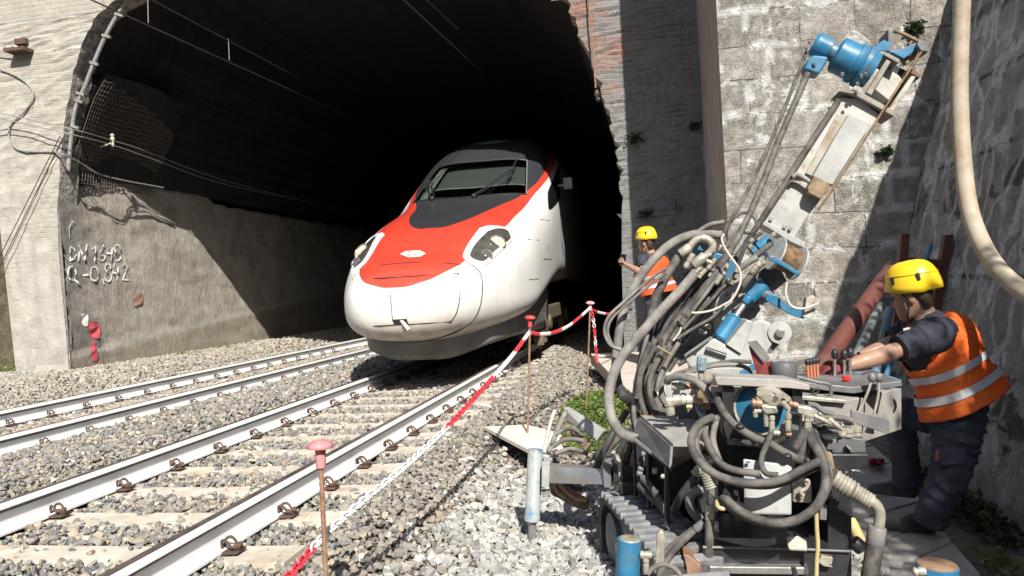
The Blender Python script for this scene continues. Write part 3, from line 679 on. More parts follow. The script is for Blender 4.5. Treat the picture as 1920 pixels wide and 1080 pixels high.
    m = MB(); m.ball(P(1119, 176, PY - 0.12), 0.045, sc=(1, 1, 1.5)); m.ball(P(1121, 186, PY - 0.10), 0.04); m.build('weight', M_WIRE, t)
    # distance plate stencilled on the jamb
    t = thing('distance_sign', 'small pale stencilled distance plate on the sooty brick jamb', 'sign', P(1245, 402, PY - 0.02))
    q = [P(1225, 377, PY - .03), P(1264, 374, PY - .03), P(1266, 401, PY - .03), P(1230, 405, PY - .03)]
    m = MB(); m.prism(q, (0, 0.025, 0)); m.build('plate', simple('grey_plate', (0.20, 0.21, 0.22), (0.15, 0.158, 0.162), 0.85, vs=9), t)
    mi = simple('stencil_black', (0.03, 0.03, 0.032), None, 0.8)
    for s_, px, py, sz in (('151+161', 1238, 397, 0.105), ('55', 1254, 384, 0.07)):
        cu = bpy.data.curves.new('sign_text', 'FONT'); cu.body = s_; cu.size = sz; cu.extrude = 0.002; cu.materials.append(mi)
        oc = bpy.data.objects.new('tmp', cu); COL.objects.link(oc); me = bpy.data.meshes.new_from_object(oc.evaluated_get(bpy.context.evaluated_depsgraph_get())); bpy.data.objects.remove(oc)
        o = bpy.data.objects.new('sign_text', me); COL.objects.link(o); o.parent = t; ORG[o.name] = ORG[t.name]
        o.location = P(px, py, PY - .034) - ORG[t.name]; o.rotation_euler = (math.radians(90), math.radians(-1), 0)
    m = MB(); q = [P(1156, 401, 12.9), P(1171, 402, 12.9), P(1171, 417, 12.9)]; m.prism(q, (0, 0.02, 0))
    props(m.build('triangular_marker', simple('white_marker', (0.75, 0.78, 0.8), None, 0.5), at=q[0]), 'small white triangular marker just inside the right tunnel edge', 'marker')
wires()
# the thick tan hose hanging down the right-hand wall
m = MB(); m.tube(spline([P(1806, -60, 5.2), P(1803, 20, 5.2), P(1799, 150, 5.2), P(1803, 270, 5.15), P(1815, 380, 5.05), P(1838, 450, 4.9), P(1872, 505, 4.7), P(1920, 548, 4.5), P(2000, 600, 4.2)], 8), 0.050, 14)
props(m.build('thick_hose', simple('tan_hose', (0.36, 0.30, 0.22), (0.46, 0.40, 0.31), 0.7, vs=7, dirt=(0.30, 0.20, 0.13), ds=5), smooth=True, at=P(1815, 380, 5.05)), 'thick tan hose hanging down the dark right wall', 'hose')
# ------------------------------------------------------------------ the train
TX = -2.99; TY = 8.78
def pchip(xs, ys):
    xs = np.array(xs, float); ys = np.array(ys, float); h = np.diff(xs); d = np.diff(ys) / h; m = np.zeros(len(xs))
    m[0] = d[0]; m[-1] = d[-1]
    for i in range(1, len(xs) - 1):
        if d[i - 1] * d[i] > 0:
            w1 = 2 * h[i] + h[i - 1]; w2 = h[i] + 2 * h[i - 1]; m[i] = (w1 + w2) / (w1 / d[i - 1] + w2 / d[i])
    def f(x):
        x = np.clip(np.asarray(x, float), xs[0], xs[-1]); i = np.clip(np.searchsorted(xs, x) - 1, 0, len(xs) - 2); t = (x - xs[i]) / h[i]
        return (2 * t**3 - 3 * t**2 + 1) * ys[i] + (t**3 - 2 * t**2 + t) * h[i] * m[i] + (-2 * t**3 + 3 * t**2) * ys[i + 1] + (t**3 - t**2) * h[i] * m[i + 1]
    return f
# profiles against distance y behind the nose tip
f_zt = pchip([0, 0.03, 0.12, 0.3, 0.77, 1.55, 2.6, 3.9, 4.6, 5.3, 6.1, 6.9, 8, 9.5, 24], [0.98, 1.16, 1.29, 1.40, 1.58, 1.92, 2.25, 2.62, 3.02, 3.43, 3.86, 4.12, 4.24, 4.26, 4.26])
f_zb = pchip([0, 0.03, 0.1, 0.3, 0.8, 2.0, 3.9, 5, 24], [0.90, 0.72, 0.60, 0.50, 0.46, 0.55, 0.92, 1.05, 1.05])
f_zc = pchip([0, 0.3, 1.0, 2, 4, 6, 24], [0.94, 0.93, 0.95, 1.02, 1.45, 1.75, 1.75])
f_w = pchip([0, 0.03, 0.1, 0.25, 0.55, 1.0, 1.7, 2.7, 4, 6, 24], [0.0, 0.36, 0.55, 0.70, 0.865, 1.04, 1.235, 1.375, 1.415, 1.42, 1.42])
f_nu = pchip([0, 0.6, 1.2, 2.5, 4, 5.5, 7, 24], [2.5, 2.6, 2.9, 3.3, 3.5, 3.6, 3.3, 3.2])
f_nl = pchip([0, 1, 3, 24], [2.6, 2.8, 3.5, 4.0])
def body_pt(y, a):
    """a: angle, -pi/2 bottom .. 0 side .. pi/2 top (right half), continues over the top to the left half"""
    w, zt, zb, zc = f_w(y), f_zt(y), f_zb(y), f_zc(y)
    c, s_ = np.cos(a), np.sin(a); n = np.where(s_ >= 0, f_nu(y), f_nl(y))
    x = np.sign(c) * np.abs(c) ** (2 / n) * w; z = zc + np.where(s_ >= 0, zt - zc, zc - zb) * np.sign(s_) * np.abs(s_) ** (2 / n)
    return x, z
NY, NA = 190, 176
ysn = np.concatenate([np.array([0.0]), 0.006 * (np.exp(np.linspace(0, 1, 30) * 4.2) - 1) / 1 + 0.003, ])
ysn = np.concatenate([ysn, np.linspace(ysn[-1] + 0.045, 7.5, 120), np.linspace(7.8, 22, 24)])
an = np.linspace(-math.pi / 2, 1.5 * math.pi, NA, endpoint=False)
YY, AA = np.meshgrid(ysn, an, indexing='ij'); BX, BZ = body_pt(YY, AA)
BV = np.stack([BX + TX, YY + TY, BZ], -1).reshape(-1, 3); ny = len(ysn)
ii = np.arange(ny - 1)[:, None] * NA; kk = np.arange(NA)[None]; k2 = (kk + 1) % NA
BF = np.stack([ii + kk, ii + NA + kk, ii + NA + k2, ii + k2], -1).reshape(-1, 4)
BVH = BVHTree.FromPolygons([Vector(v) for v in BV], [tuple(map(int, f)) for f in BF])
def on_body(px, py):
    o = Vector((0, 0, CAMH)); d = pray(px, py).normalized(); h = BVH.ray_cast(o, d)
    if h[0] is not None: return h[0], h[1]
    best = None
    for s_ in np.linspace(8, 20, 120):
        q = BVH.find_nearest(o + d * s_)
        if best is None or q[3] < best[3]: best = q
    return best[0], best[1]
def qof(p): return (p[1] - TY) * 0.7071 + p[2] * 0.7071
def poly_half(pts, px2=None):
    out = []
    for a in pts:
        h, n = on_body(*a); out.append((abs(h.x - TX), qof(h)))
    return out
zB = lambda a, b: (640 + a / 3.857, 400 + b / 3.857)
zC = lambda a, b: (740 + a / 5.333, 240 + b / 5.333)
def sdf(poly, x, q):
    """signed distance, positive inside"""
    p = np.array(poly); n = len(p); d = np.full(x.shape, 1e9); ins = np.zeros(x.shape, bool)
    for i in range(n):
        a = p[i]; b = p[(i + 1) % n]; e = b - a; wx, wy = x - a[0], q - a[1]
        t = np.clip((wx * e[0] + wy * e[1]) / max(e @ e, 1e-12), 0, 1); d = np.minimum(d, np.hypot(wx - e[0] * t, wy - e[1] * t))
        c = ((a[1] > q) != (b[1] > q)) & (x < (b[0] - a[0]) * (q - a[1]) / ((b[1] - a[1]) if abs(b[1] - a[1]) > 1e-12 else 1e-12) + a[0]); ins ^= c
    return np.where(ins, d, -d)
def smooth_half(h, n=5):
    p = spline([(a, b, 0) for a, b in h], n); return [(max(v.x, 0), v.y) for v in p]
red_o = smooth_half(poly_half([zB(*p) for p in [(410, 538), (500, 525), (640, 480), (740, 430), (840, 380), (905, 330), (960, 250), (1040, 150), (1110, 105)]] + [zC(*p) for p in [(1110, 985), (1250, 840), (1340, 740), (1400, 660), (1455, 600), (1540, 490), (1590, 380), (1625, 300)]]))
blk_o = smooth_half(poly_half([zC(*p) for p in [(330, 1003), (500, 990), (700, 925), (900, 840), (1080, 760), (1180, 720), (1280, 665), (1400, 570), (1450, 510), (1510, 420), (1550, 330), (1568, 250)]]))
def close_half(h, qend=19.0):
    h = list(h); h[0] = (-0.5, h[0][1]); h.insert(1, (0.0, h[0][1])); return h + [(h[-1][0], qend), (-0.5, qend)]
RED = close_half(red_o); BLK = close_half(blk_o)
AXB = np.abs(BV[:, 0] - TX); QB = qof(BV.T)
# windscreen: corners from its right side, mirrored
_wt = on_body(*zC(1300, 322))[0]; _wb = on_body(*zC(1285, 655))[0]; _ct = on_body(*zC(850, 336))[0]; _cb = on_body(*zC(800, 690))[0]
WT = (abs(_wt.x - TX), _wt.y - TY); WB = (abs(_wb.x - TX), _wb.y - TY); CT = _ct.y - TY; CB = _cb.y - TY
def surf(x, y):
    h = BVH.ray_cast(Vector((TX + x, TY + y, 9)), Vector((0, 0, -1))); return h[0], h[1]
def wedge(u, v):
    """u -1..1 across, v 0..1 from the lower to the upper edge of the windscreen"""
    hw = (WB[0] + (WT[0] - WB[0]) * v) * 1.06; yb = CB + (WB[1] - CB) * u * u; yt = CT + (WT[1] - CT) * u * u
    return u * hw, yb + (yt - yb) * v
WIN = [(0 - 0.3, None)]
wp_ = [wedge(u, 0) for u in np.linspace(0, 1, 7)] + [wedge(1, v) for v in np.linspace(0, 1, 5)] + [wedge(u, 1) for u in np.linspace(1, 0, 7)]
WIN = [(a, qof(surf(a, b)[0])) for a, b in wp_]; WIN = [(-0.4, WIN[0][1])] + WIN + [(-0.4, WIN[-1][1])]
def mat_body():
    t = NT('train_livery')
    g = lambda n: t.n('ShaderNodeAttribute', attribute_name=n).outputs['Fac']
    st = lambda n, w=0.004: t.n('ShaderNodeMapRange', {'Value': g(n), 'From Min': -w, 'From Max': w}).outputs[0]
    sep = t.n('ShaderNodeSeparateXYZ', {0: t.tc})
    dirt = t.math('MULTIPLY', t.ramp(sep.outputs[2], [(0.50, 1.0), (1.10, 0.0)]), t.ramp(t.noise(3.2, 7, 0.7), [(0.3, 0.35), (0.65, 1.0)]))
    white = t.mix(dirt, (0.80, 0.79, 0.765), (0.30, 0.235, 0.16))
    white = t.mix(t.ramp(t.noise(7, 8, 0.75, v=t.map(sc=(1, 1, 0.35))), [(0.55, 0.0), (0.78, 0.5)]), white, (0.45, 0.41, 0.35))
    col = t.mix(st('red'), white, t.mix(t.noise(3, 4), (0.68, 0.052, 0.030), (0.74, 0.075, 0.045)))
    col = t.mix(st('blk'), col, (0.040, 0.041, 0.046))
    t.fin(col, t.math('ADD', 0.28, t.math('MULTIPLY', dirt, 0.4)), 0, Coat_Weight=0.15)
    tr = t.n('ShaderNodeBsdfTransparent'); mx = t.n('ShaderNodeMixShader', {0: st('win', 0.002), 1: t.b.outputs[0], 2: tr.outputs[0]})
    t.t.links.new(mx.outputs[0], t.out.inputs[0]); return t.mat
M_TRAINW = simple('train_white', (0.80, 0.79, 0.765), None, 0.3)
M_TGREY = simple('train_grey_skirt', (0.17, 0.172, 0.17), (0.23, 0.228, 0.22), 0.5, vs=4, dirt=(0.15, 0.13, 0.105), ds=5, dlo=0.5, dhi=0.75)
M_TBLK = simple('black_rubber', (0.02, 0.02, 0.022), None, 0.5)
M_SEAM = simple('panel_gap', (0.035, 0.03, 0.027), None, 0.8)
M_UNDER = simple('underframe_grime', (0.10, 0.075, 0.05), (0.20, 0.15, 0.10), 0.85, vs=14, bump=0.3)
def glass_mat(name, tint, refl):
    t = NT(name); gl = t.n('ShaderNodeBsdfGlossy', {'Color': (1, 1, 1, 1), 'Roughness': 0.02}); tr = t.n('ShaderNodeBsdfTransparent', {'Color': (*tint, 1)})
    lw = t.n('ShaderNodeLayerWeight', {'Blend': 0.35}); mx = t.n('ShaderNodeMixShader', {0: t.math('ADD', t.math('MULTIPLY', lw.outputs[1], 0.5), refl), 1: tr.outputs[0], 2: gl.outputs[0]})
    t.t.links.new(mx.outputs[0], t.out.inputs[0]); return t.mat
def train():
    t = thing('passenger_train', 'white and red high speed train emerging nose first from the tunnel', 'train', (TX, TY + 6, 0))
    org = ORG[t.name]; me = bpy.data.meshes.new('body'); o = bpy.data.objects.new('body', me); COL.objects.link(o); o.parent = t; ORG[o.name] = org
    me.from_pydata([Vector(v) - org for v in BV], [], [tuple(map(int, f)) for f in BF]); me.polygons.foreach_set('use_smooth', [True] * len(BF)); me.materials.append(mat_body())
    top = (BV[:, 2] > 0.75)
    for nm, pl in (('red', RED), ('blk', BLK), ('win', WIN)):
        d = sdf(pl, AXB, QB); d[~top] = -0.3
        a = me.attributes.new(nm, 'FLOAT', 'POINT'); a.data.foreach_set('value', d.astype(np.float32))
    me.update()
    # windscreen glass, cab interior
    def patch(name, us, vs_, off, mat, th=0.0):
        m = MB(); rows = []
        for v in vs_:
            r = []
            for u in us:
                x, y = wedge(u, v); h, n = surf(x, y); r.append(h + n * off)
            rows.append(r)
        m.grid(rows, flip=False); return m.build(name, mat, t, smooth='all')
    U = np.linspace(-1.01, 1.01, 25); V = np.linspace(-0.02, 1.02, 13)
    patch('windscreen', U, V, 0.006, glass_mat('windscreen_glass', (0.46, 0.50, 0.50), 0.05))
    patch('cab_blind', np.linspace(-1.0, 1.15, 21), np.linspace(0.46, 1.12, 9), -0.16, simple('cab_blind', (0.24, 0.25, 0.225), None, 0.7))
    patch('cab_interior', np.linspace(-1.25, 1.25, 15), np.linspace(-0.35, 1.3, 11), -0.65, simple('cab_interior', (0.045, 0.05, 0.05), None, 0.8))
    patch('dashboard', np.linspace(-1.0, 1.1, 21), np.linspace(-0.1, 0.18, 5), -0.14, simple('dashboard', (0.22, 0.225, 0.21), (0.12, 0.12, 0.12), 0.7))
    patch('blind_rail', np.linspace(-1.0, 1.15, 21), np.linspace(0.45, 0.475, 3), -0.14, simple('blind_rail', (0.72, 0.72, 0.66), None, 0.5))
    patch('cab_pillar', np.linspace(-1.0, -0.80, 4), np.linspace(-0.05, 1.05, 9), -0.06, simple('cab_pillar', (0.62, 0.62, 0.52), None, 0.6))
    m = MB(); ring = [wedge(u, 0) for u in np.linspace(-1, 1, 20)] + [wedge(1, v) for v in np.linspace(0.1, 1, 8)] + [wedge(u, 1) for u in np.linspace(0.9, -1, 20)] + [wedge(-1, v) for v in np.linspace(0.9, 0.1, 8)]
    m.tube([surf(a, b)[0] + surf(a, b)[1] * 0.004 for a, b in ring], 0.014, 6, closed=True); m.build('windscreen_seal', M_TBLK, t, smooth=True)
    m = MB(); m.tube([surf(*wedge(0.995, v))[0] + surf(*wedge(0.995, v))[1] * 0.012 for v in np.linspace(0, 1, 8)], 0.010, 6); m.build('windscreen_trim', M_GALV, t, smooth=True)
    def wiper(u0, v0, u1, v1, u2, v2):
        m = MB(); g = lambda u, v, h=0.05: surf(*wedge(u, v))[0] + surf(*wedge(u, v))[1] * h
        a = [g(u0 + (u1 - u0) * k, v0 + (v1 - v0) * k, 0.05) for k in np.linspace(0, 1, 7)]
        b = [g(u0 + 0.07 + (u1 - u0) * k, v0 + (v1 - v0) * k, 0.05) for k in np.linspace(0, 1, 7)]
        m.tube(a, 0.012, 6); m.tube(b, 0.010, 6); m.ball(g(u0 + .03, v0, 0.03), 0.045)
        e = [g(u1 + (u2 - u1) * k, v1 + (v2 - v1) * k, 0.02) for k in np.linspace(-0.8, 1, 9)]; m.tube(e, 0.014, 6); m.ball(a[-1], 0.03)
        m.build('wiper', M_TBLK, t, smooth=True)
    wiper(0.12, -0.03, 0.70, 0.62, 0.78, 0.98); wiper(-0.62, -0.03, -0.90, 0.45, -0.86, 0.60)
    # roof light
    m = MB(); cy = on_body(*zC(920, 150))[0].y - TY; rows = []
    for v in np.linspace(-1, 1, 7):
        rows.append([surf(0.34 * u * math.sqrt(max(1 - v * v, 0.02)), cy + 0.24 * v)[0] + Vector((0, -0.012, 0.012)) for u in np.linspace(-1, 1, 11)])
    m.grid(rows); m.build('roof_light', simple('dull_lamp_glass', (0.16, 0.22, 0.22), None, 0.15), t, smooth='all')
    # headlights: outline of the right one lies on the body, the left one is its mirror image
    outer = [(1000, 108), (1080, 90), (1190, 106), (1228, 150), (1228, 206), (1105, 322), (1032, 388), (978, 378), (898, 334), (882, 300), (920, 218)]
    inner = [(1060, 130), (1130, 110), (1196, 120), (1221, 160), (1215, 192), (1112, 272), (1042, 340), (990, 346), (940, 322), (933, 292), (972, 220)]
    def hl(mir):
        mm = lambda h: Vector((2 * TX - h.x, h.y, h.z)) if mir else h
        mn = lambda n: Vector((-n.x, n.y, n.z)) if mir else n
        cl = lambda pts: [(q.x, q.y) for q in spline([(a, b, 0) for a, b in pts] + [(pts[0][0], pts[0][1], 0)], 5)]
        O, I = cl(outer), cl(inner); cx, cy_ = 1080, 225
        def sh(a, b, off): h, n = on_body(*zB(a, b)); return mm(h + n * off)
        m = MB(); rows = []
        for q, off in ((-0.04, 0.001), (0.0, 0.010), (0.5, 0.016), (0.92, 0.016), (1.0, 0.005)): rows.append([sh(a + (c - a) * q, b + (d - b) * q, off) for (a, b), (c, d) in zip(O, I)])
        m.grid(rows, flip=not mir); head = m.build('headlight', M_TRAINW, t, smooth='all')
        m = MB(); rows = []
        for q in (1.0, 0.85, 0.65, 0.45, 0.25, 0.04): rows.append([sh(cx + (a - cx) * q, cy_ + (b - cy_) * q, 0.006) for a, b in I])
        m.grid(rows, flip=not mir); m.build('lens_well', simple('lens_well', (0.045, 0.045, 0.04), (0.10, 0.097, 0.085), 0.12, vs=3), head, smooth='all')
        for (lx, ly), r, warm in (((1128, 212), 0.098, True), ((1050, 302), 0.062, False)):
            h, n = on_body(*zB(lx, ly)); h, n = mm(h), mn(n); ax = (n * 0.9 + Vector((0, -0.5, 0.05))).normalized()
            m = MB(); rg = [(ax.orthogonal().normalized() * math.cos(a) + ax.cross(ax.orthogonal().normalized()) * math.sin(a)) for a in np.linspace(0, 2 * math.pi, 25)[:-1]]
            m.tube([h + n * 0.012 + g_ * (r * 1.12) for g_ in rg], 0.012, 8, closed=True); m.build('lamp_ring', simple('lamp_ring', (0.26, 0.25, 0.23), None, 0.3, 0.5), head, smooth=True)
            m = MB(); m.lathe(h + n * 0.004, ax, [(0, r * 1.08), (0.012, r * 0.9), (0.022, r * 0.5), (0.025, r * 0.1)], 22)
            if warm:
                tt = NT('warm_lamp'); tt.fin(tt.ramp(tt.noise(26, 3), [(0.35, (0.40, 0.27, 0.12)), (0.65, (0.85, 0.74, 0.52))]), 0.2, 0.2, Emission_Color=(1, 0.78, 0.48, 1), Emission_Strength=0.4); lm = tt.mat
            else: lm = simple('dark_lamp', (0.10, 0.10, 0.095), None, 0.15)
            m.build('lamp', lm, head, smooth=True)
    hl(False); hl(True)
    # operator emblem on the hood: white double arrow with a cross between
    def flat(name, polys, mat, off=0.006):
        m = MB()
        for pl in polys:
            H = [on_body(*q) for q in pl]; m.add([h + n * off for h, n in H], [list(range(len(pl)))[::-1]])
        o = m.build(name, mat, t); return o
    em = flat('emblem', [[zB(*p) for p in [(424, 297), (468, 276), (566, 270), (612, 292), (570, 316), (488, 321)]]], M_TRAINW)
    m = MB(); rd = simple('emblem_red', (0.62, 0.04, 0.035), None, 0.4)
    for pl in ([(484, 284), (498, 277), (502, 288)], [(542, 282), (556, 280), (548, 290)], [(478, 310), (490, 300), (496, 309)], [(524, 306), (536, 299), (548, 306)]):
        H = [on_body(*zB(*q)) for q in pl]; m.add([h + n * 0.010 for h, n in H], [(0, 1, 2)])
    m.build('emblem_cutout', rd, em)
    # panel gaps, drawn along the surface
    m = MB()
    def seam(pts, zf, r=0.006, n=4):
        r *= 1.25
        P_ = [on_body(*zf(*q)) for q in pts]; m = MB(); m.tube(spline([h for h, nn in P_], n), r, 5); m.build('panel_gap', M_SEAM, t)
    seam([(135, 408), (300, 375), (420, 362), (540, 357), (750, 362), (860, 372)], zB, 0.007)
    seam([(80, 482), (240, 472), (400, 463), (600, 450), (830, 438), (846, 444)], zB, 0.007)
    seam([(858, 560), (852, 640), (832, 720), (800, 772), (778, 783), (640, 793), (485, 803)], zB, 0.006)
    seam([(378, 808), (250, 815), (115, 815)], zB, 0.006); seam([(357, 590), (360, 660), (372, 780)], zB, 0.005)
    seam([(893, 345), (960, 388), (1005, 435), (1020, 530), (1010, 640), (985, 720), (940, 790)], zB, 0.007)
    seam([(940, 790), (850, 845), (760, 882), (660, 910), (560, 926), (380, 934), (230, 918)], zB, 0.011)
    seam([(460, 195), (500, 212), (590, 220), (700, 195), (750, 150), (765, 112)], zB, 0.004)
    zE = lambda a, b: (860 + a / 3.859, 380 + b / 3.859)
    for s_ in ([(590, 122), (655, 131)], [(505, 267), (582, 272)], [(615, 408), (668, 409)], [(510, 557), (578, 552)], [(643, 310), (643, 340)]): seam(s_, zE, 0.006)
    m = MB(); H = [on_body(*zB(*q)) for q in [(372, 768), (475, 762), (486, 802), (382, 808)]]; m.add([h + n * 0.007 for h, n in H], [(3, 2, 1, 0)]); m.build('coupler_slot', M_TBLK, t)
    m = MB(); h, n = on_body(*zB(428, 775)); m.tube([h - n * 0.02, h + n * 0.06 + Vector((0.12, 0, -0.11))], 0.024, 8); m.build('tow_hook', simple('hook_grey', (0.55, 0.52, 0.47), None, 0.5), t, smooth=True)
    # grey skirt below the nose
    m = MB(); rows = []
    path = [(a, b) for a, b, _ in [tuple(v) for v in spline([(0, 1.0, 0), (0.35, 1.01, 0), (0.62, 1.06, 0), (0.82, 1.2, 0), (0.93, 1.45, 0), (1.05, 2.0, 0), (1.16, 2.8, 0), (1.22, 3.5, 0), (1.25, 4.4, 0)], 5)]]
    full = [(-a, b) for a, b in reversed(path)] + path[1:]
    for f in np.linspace(0, 1, 6):
        r = []
        for a, b in full:
            zt_ = float(f_zb(b)) + 0.14; u_ = min(max((abs(a) - 0.25) / 0.9, 0), 1); zb_ = 0.19 + 0.2 * u_ * u_ * (3 - 2 * u_)
            r.append(Vector((TX + a * (0.97 + 0.05 * f), TY + b - 0.05 * f, zb_ + (zt_ - zb_) * f)))
        rows.append(r)
    m.grid(rows, flip=False); sk = m.build('skirt', M_TGREY, t, smooth='all'); sk.modifiers.new('thick', 'SOLIDIFY').thickness = 0.02
    # side window of the cab, mirror
    sw = [(q.x, q.y) for q in spline([(a, b, 0) for a, b in [(1528, 640), (1560, 560), (1600, 470), (1640, 378), (1650, 480), (1655, 600), (1640, 720), (1548, 820), (1530, 730)]] + [(1528, 640, 0)], 3)]
    q = [on_body(*zC(a, b)) for a, b in sw]; q = [(h, n) for h, n in q]
    cc = sum((h for h, n in q), Vector()) / len(q)
    for mir in (False, True):
        m = MB(); rows = []
        for k in (1.0, 0.6, 0.05):
            r = []
            for h, n in q:
                p = cc + (h - cc) * k; g_ = BVH.find_nearest(p); p = g_[0] + g_[1] * 0.008
                r.append(Vector((2 * TX - p.x, p.y, p.z)) if mir else p)
            rows.append(r)
        m.grid(rows, flip=not mir); m.build('side_window', simple('dark_side_glass', (0.012, 0.013, 0.016), None, 0.08), t, smooth='all')
    q = [cc, cc, cc, cc, cc + Vector((0, -0.2, 0))]
    m = MB(); m.tube([Vector((TX + 1.41, q[4].y, q[4].z)), Vector((TX + 1.55, q[4].y - 0.05, q[4].z))], 0.02, 6); m.box((TX + 1.60, q[4].y - 0.06, q[4].z + 0.02), (0.16, 0.14, 0.2)); m.build('mirror', M_TGREY, t, bevel=0.02)
    # leading bogie
    yb = TY + 4.6
    bg_ = MB(); bg_.box((TX, yb + 1.3, 0.62), (2.3, 3.4, 0.22)); 
    for s_ in (-1, 1): bg_.box((TX + s_ * 1.08, yb + 1.3, 0.60), (0.22, 3.6, 0.26))
    bogie = bg_.build('bogie', M_UNDER, t, bevel=0.02)
    for yy in (yb, yb + 2.7):
        for s_ in (-1, 1):
            m = MB(); m.lathe((TX + s_ * 0.70, yy, 0.445), (s_, 0, 0), [(0, 0.44), (0.03, 0.46), (0.05, 0.445), (0.13, 0.44), (0.135, 0.36), (0.10, 0.30), (0.12, 0.14), (0.2, 0.12), (0.22, 0.06)], 28); m.build('wheel', M_UNDER, bogie, smooth=True)
            m = MB(); m.box((TX + s_ * 1.08, yy, 0.445), (0.24, 0.34, 0.30)); m.lathe((TX + s_ * 1.2, yy, 0.445), (s_, 0, 0), [(0, 0.13), (0.05, 0.13), (0.06, 0.09)], 14)
            m.box((TX + s_ * 1.15, yy - 0.30, 0.36), (0.10, 0.10, 0.5)); m.build('axle_box', M_UNDER, bogie, bevel=0.015)
            sp = MB(); sp.tube([(TX + s_ * 1.1 + 0.10 * math.cos(a), yy - 0.42 + 0.10 * math.sin(a), 0.42 + a * 0.010) for a in np.linspace(0, 10 * math.pi, 60)], 0.018, 6); sp.build('spring', M_UNDER, bogie, smooth=True)
    m = MB(); m.tube(spline([(TX + 1.18, yb - 0.7, 0.75), (TX + 1.24, yb - 0.55, 0.45), (TX + 1.22, yb - 0.4, 0.30), (TX + 1.18, yb - 0.2, 0.55)], 6), 0.02, 6); m.box((TX + 1.1, yb - 0.55, 0.30), (0.16, 0.10, 0.42)); m.build('sand_pipe', M_UNDER, bogie)
train()
# ------------------------------------------------------------------ drilling rig
zf = lambda ox, oy, k: (lambda a, b: (ox + a / k, oy + b / k))
zG = zf(1180, 400, 4.5); zH = zf(1320, 420, 4.5); zI = zf(1180, 640, 4.5); zJ = zf(1380, 640, 4.153); zK = zf(1180, 860, 4.908); zL = zf(1400, 860, 4.908)
zM = zf(1280, 0, 3.0); zQ = zf(1480, 40, 4.153); zT = zf(1380, 260, 4.154); zA = zf(1100, 360, 3.0); zD = zf(900, 680, 2.7); zN = lambda a, b: (a, b)
M_LG = simple('light_grey_paint', (0.34, 0.352, 0.345), (0.45, 0.455, 0.44), 0.55, vs=5, dirt=(0.25, 0.185, 0.125), ds=6, dlo=0.54, dhi=0.70, bump=0.08, bs=90)
M_CREAM = simple('cream_grey_paint', (0.42, 0.415, 0.375), (0.52, 0.51, 0.465), 0.55, vs=6, dirt=(0.27, 0.19, 0.12), ds=7, dlo=0.54, dhi=0.68)
M_BLUE = simple('blue_machine_paint', (0.022, 0.145, 0.275), (0.04, 0.205, 0.36), 0.42, vs=9, dirt=(0.13, 0.16, 0.19), ds=8, dlo=0.5, dhi=0.7)
M_BLUED = simple('worn_blue_paint', (0.08, 0.20, 0.32), (0.36, 0.385, 0.39), 0.5, vs=6, lo=0.36, hi=0.5, dirt=(0.22, 0.20, 0.17), ds=12)
M_BLK = simple('black_machine_paint', (0.014, 0.015, 0.018), (0.035, 0.035, 0.038), 0.42, vs=6, dirt=(0.11, 0.10, 0.09), ds=10, dlo=0.6, dhi=0.75)
M_DG = simple('dark_grey_sheet', (0.115, 0.118, 0.125), (0.17, 0.172, 0.178), 0.5, vs=4, dirt=(0.30, 0.27, 0.24), ds=4, dlo=0.5, dhi=0.72)
M_DUST = simple('dusty_grey_sheet', (0.24, 0.235, 0.228), (0.36, 0.345, 0.325), 0.6, vs=4, dirt=(0.44, 0.40, 0.36), ds=3, dlo=0.45, dhi=0.7)
M_HOSE = simple('dusty_rubber_hose', (0.052, 0.048, 0.045), (0.165, 0.150, 0.134), 0.75, vs=11, bump=0.2, bs=220, bd=0.002)
M_HOSEL = simple('pale_dusty_hose', (0.14, 0.13, 0.12), (0.27, 0.252, 0.23), 0.8, vs=9, bump=0.2, bs=220, bd=0.002)
M_HOSEB = simple('black_rubber_hose', (0.035, 0.035, 0.037), (0.075, 0.073, 0.07), 0.6, vs=11)
M_FIT = simple('zinc_fitting', (0.33, 0.31, 0.25), (0.50, 0.47, 0.39), 0.42, 0.25, vs=16, dirt=(0.18, 0.15, 0.11), ds=14)
M_STEEL = simple('bright_steel', (0.42, 0.41, 0.40), (0.56, 0.55, 0.54), 0.3, 0.75, vs=6)
M_RB = simple('rusty_plate', (0.15, 0.10, 0.065), (0.33, 0.24, 0.15), 0.75, vs=12, bump=0.25, bs=80)
M_TAN = simple('rust_stained_cream', (0.32, 0.30, 0.265), (0.19, 0.155, 0.12), 0.7, vs=9)
M_STAIN = simple('rust_run_paint', (0.40, 0.385, 0.345), (0.31, 0.24, 0.17), 0.6, vs=5, dirt=(0.24, 0.16, 0.09), ds=8)
M_REDP = simple('dark_red_paint', (0.20, 0.035, 0.03), (0.27, 0.07, 0.055), 0.55, vs=7, dirt=(0.20, 0.13, 0.11), ds=8)
M_ROPE = simple('steel_wire_rope', (0.16, 0.10, 0.06), (0.32, 0.21, 0.12), 0.6, 0.3, vs=30)
M_CCAB = simple('cream_cable', (0.52, 0.48, 0.40), (0.62, 0.58, 0.50), 0.6, vs=15)
M_YEL = simple('faded_yellow_tube', (0.46, 0.36, 0.15), (0.56, 0.46, 0.24), 0.5, vs=9)
M_COP = simple('copper_brown', (0.30, 0.17, 0.11), (0.42, 0.27, 0.18), 0.5, 0.3, vs=14)
RIG = thing('drilling_rig', 'blue and grey tracked drilling rig with raised mast and a tangle of hoses', 'drilling rig', (0.75, 4.3, -0.5))
def pl(name, pts, Y, d, mat, z=zN, bevel=0.004, par=RIG, dv=None):
    m = MB(); m.prism([P(*z(*q), Y) for q in pts], dv if dv is not None else (0, d, 0)); return m.build(name, mat, par, bevel=bevel)
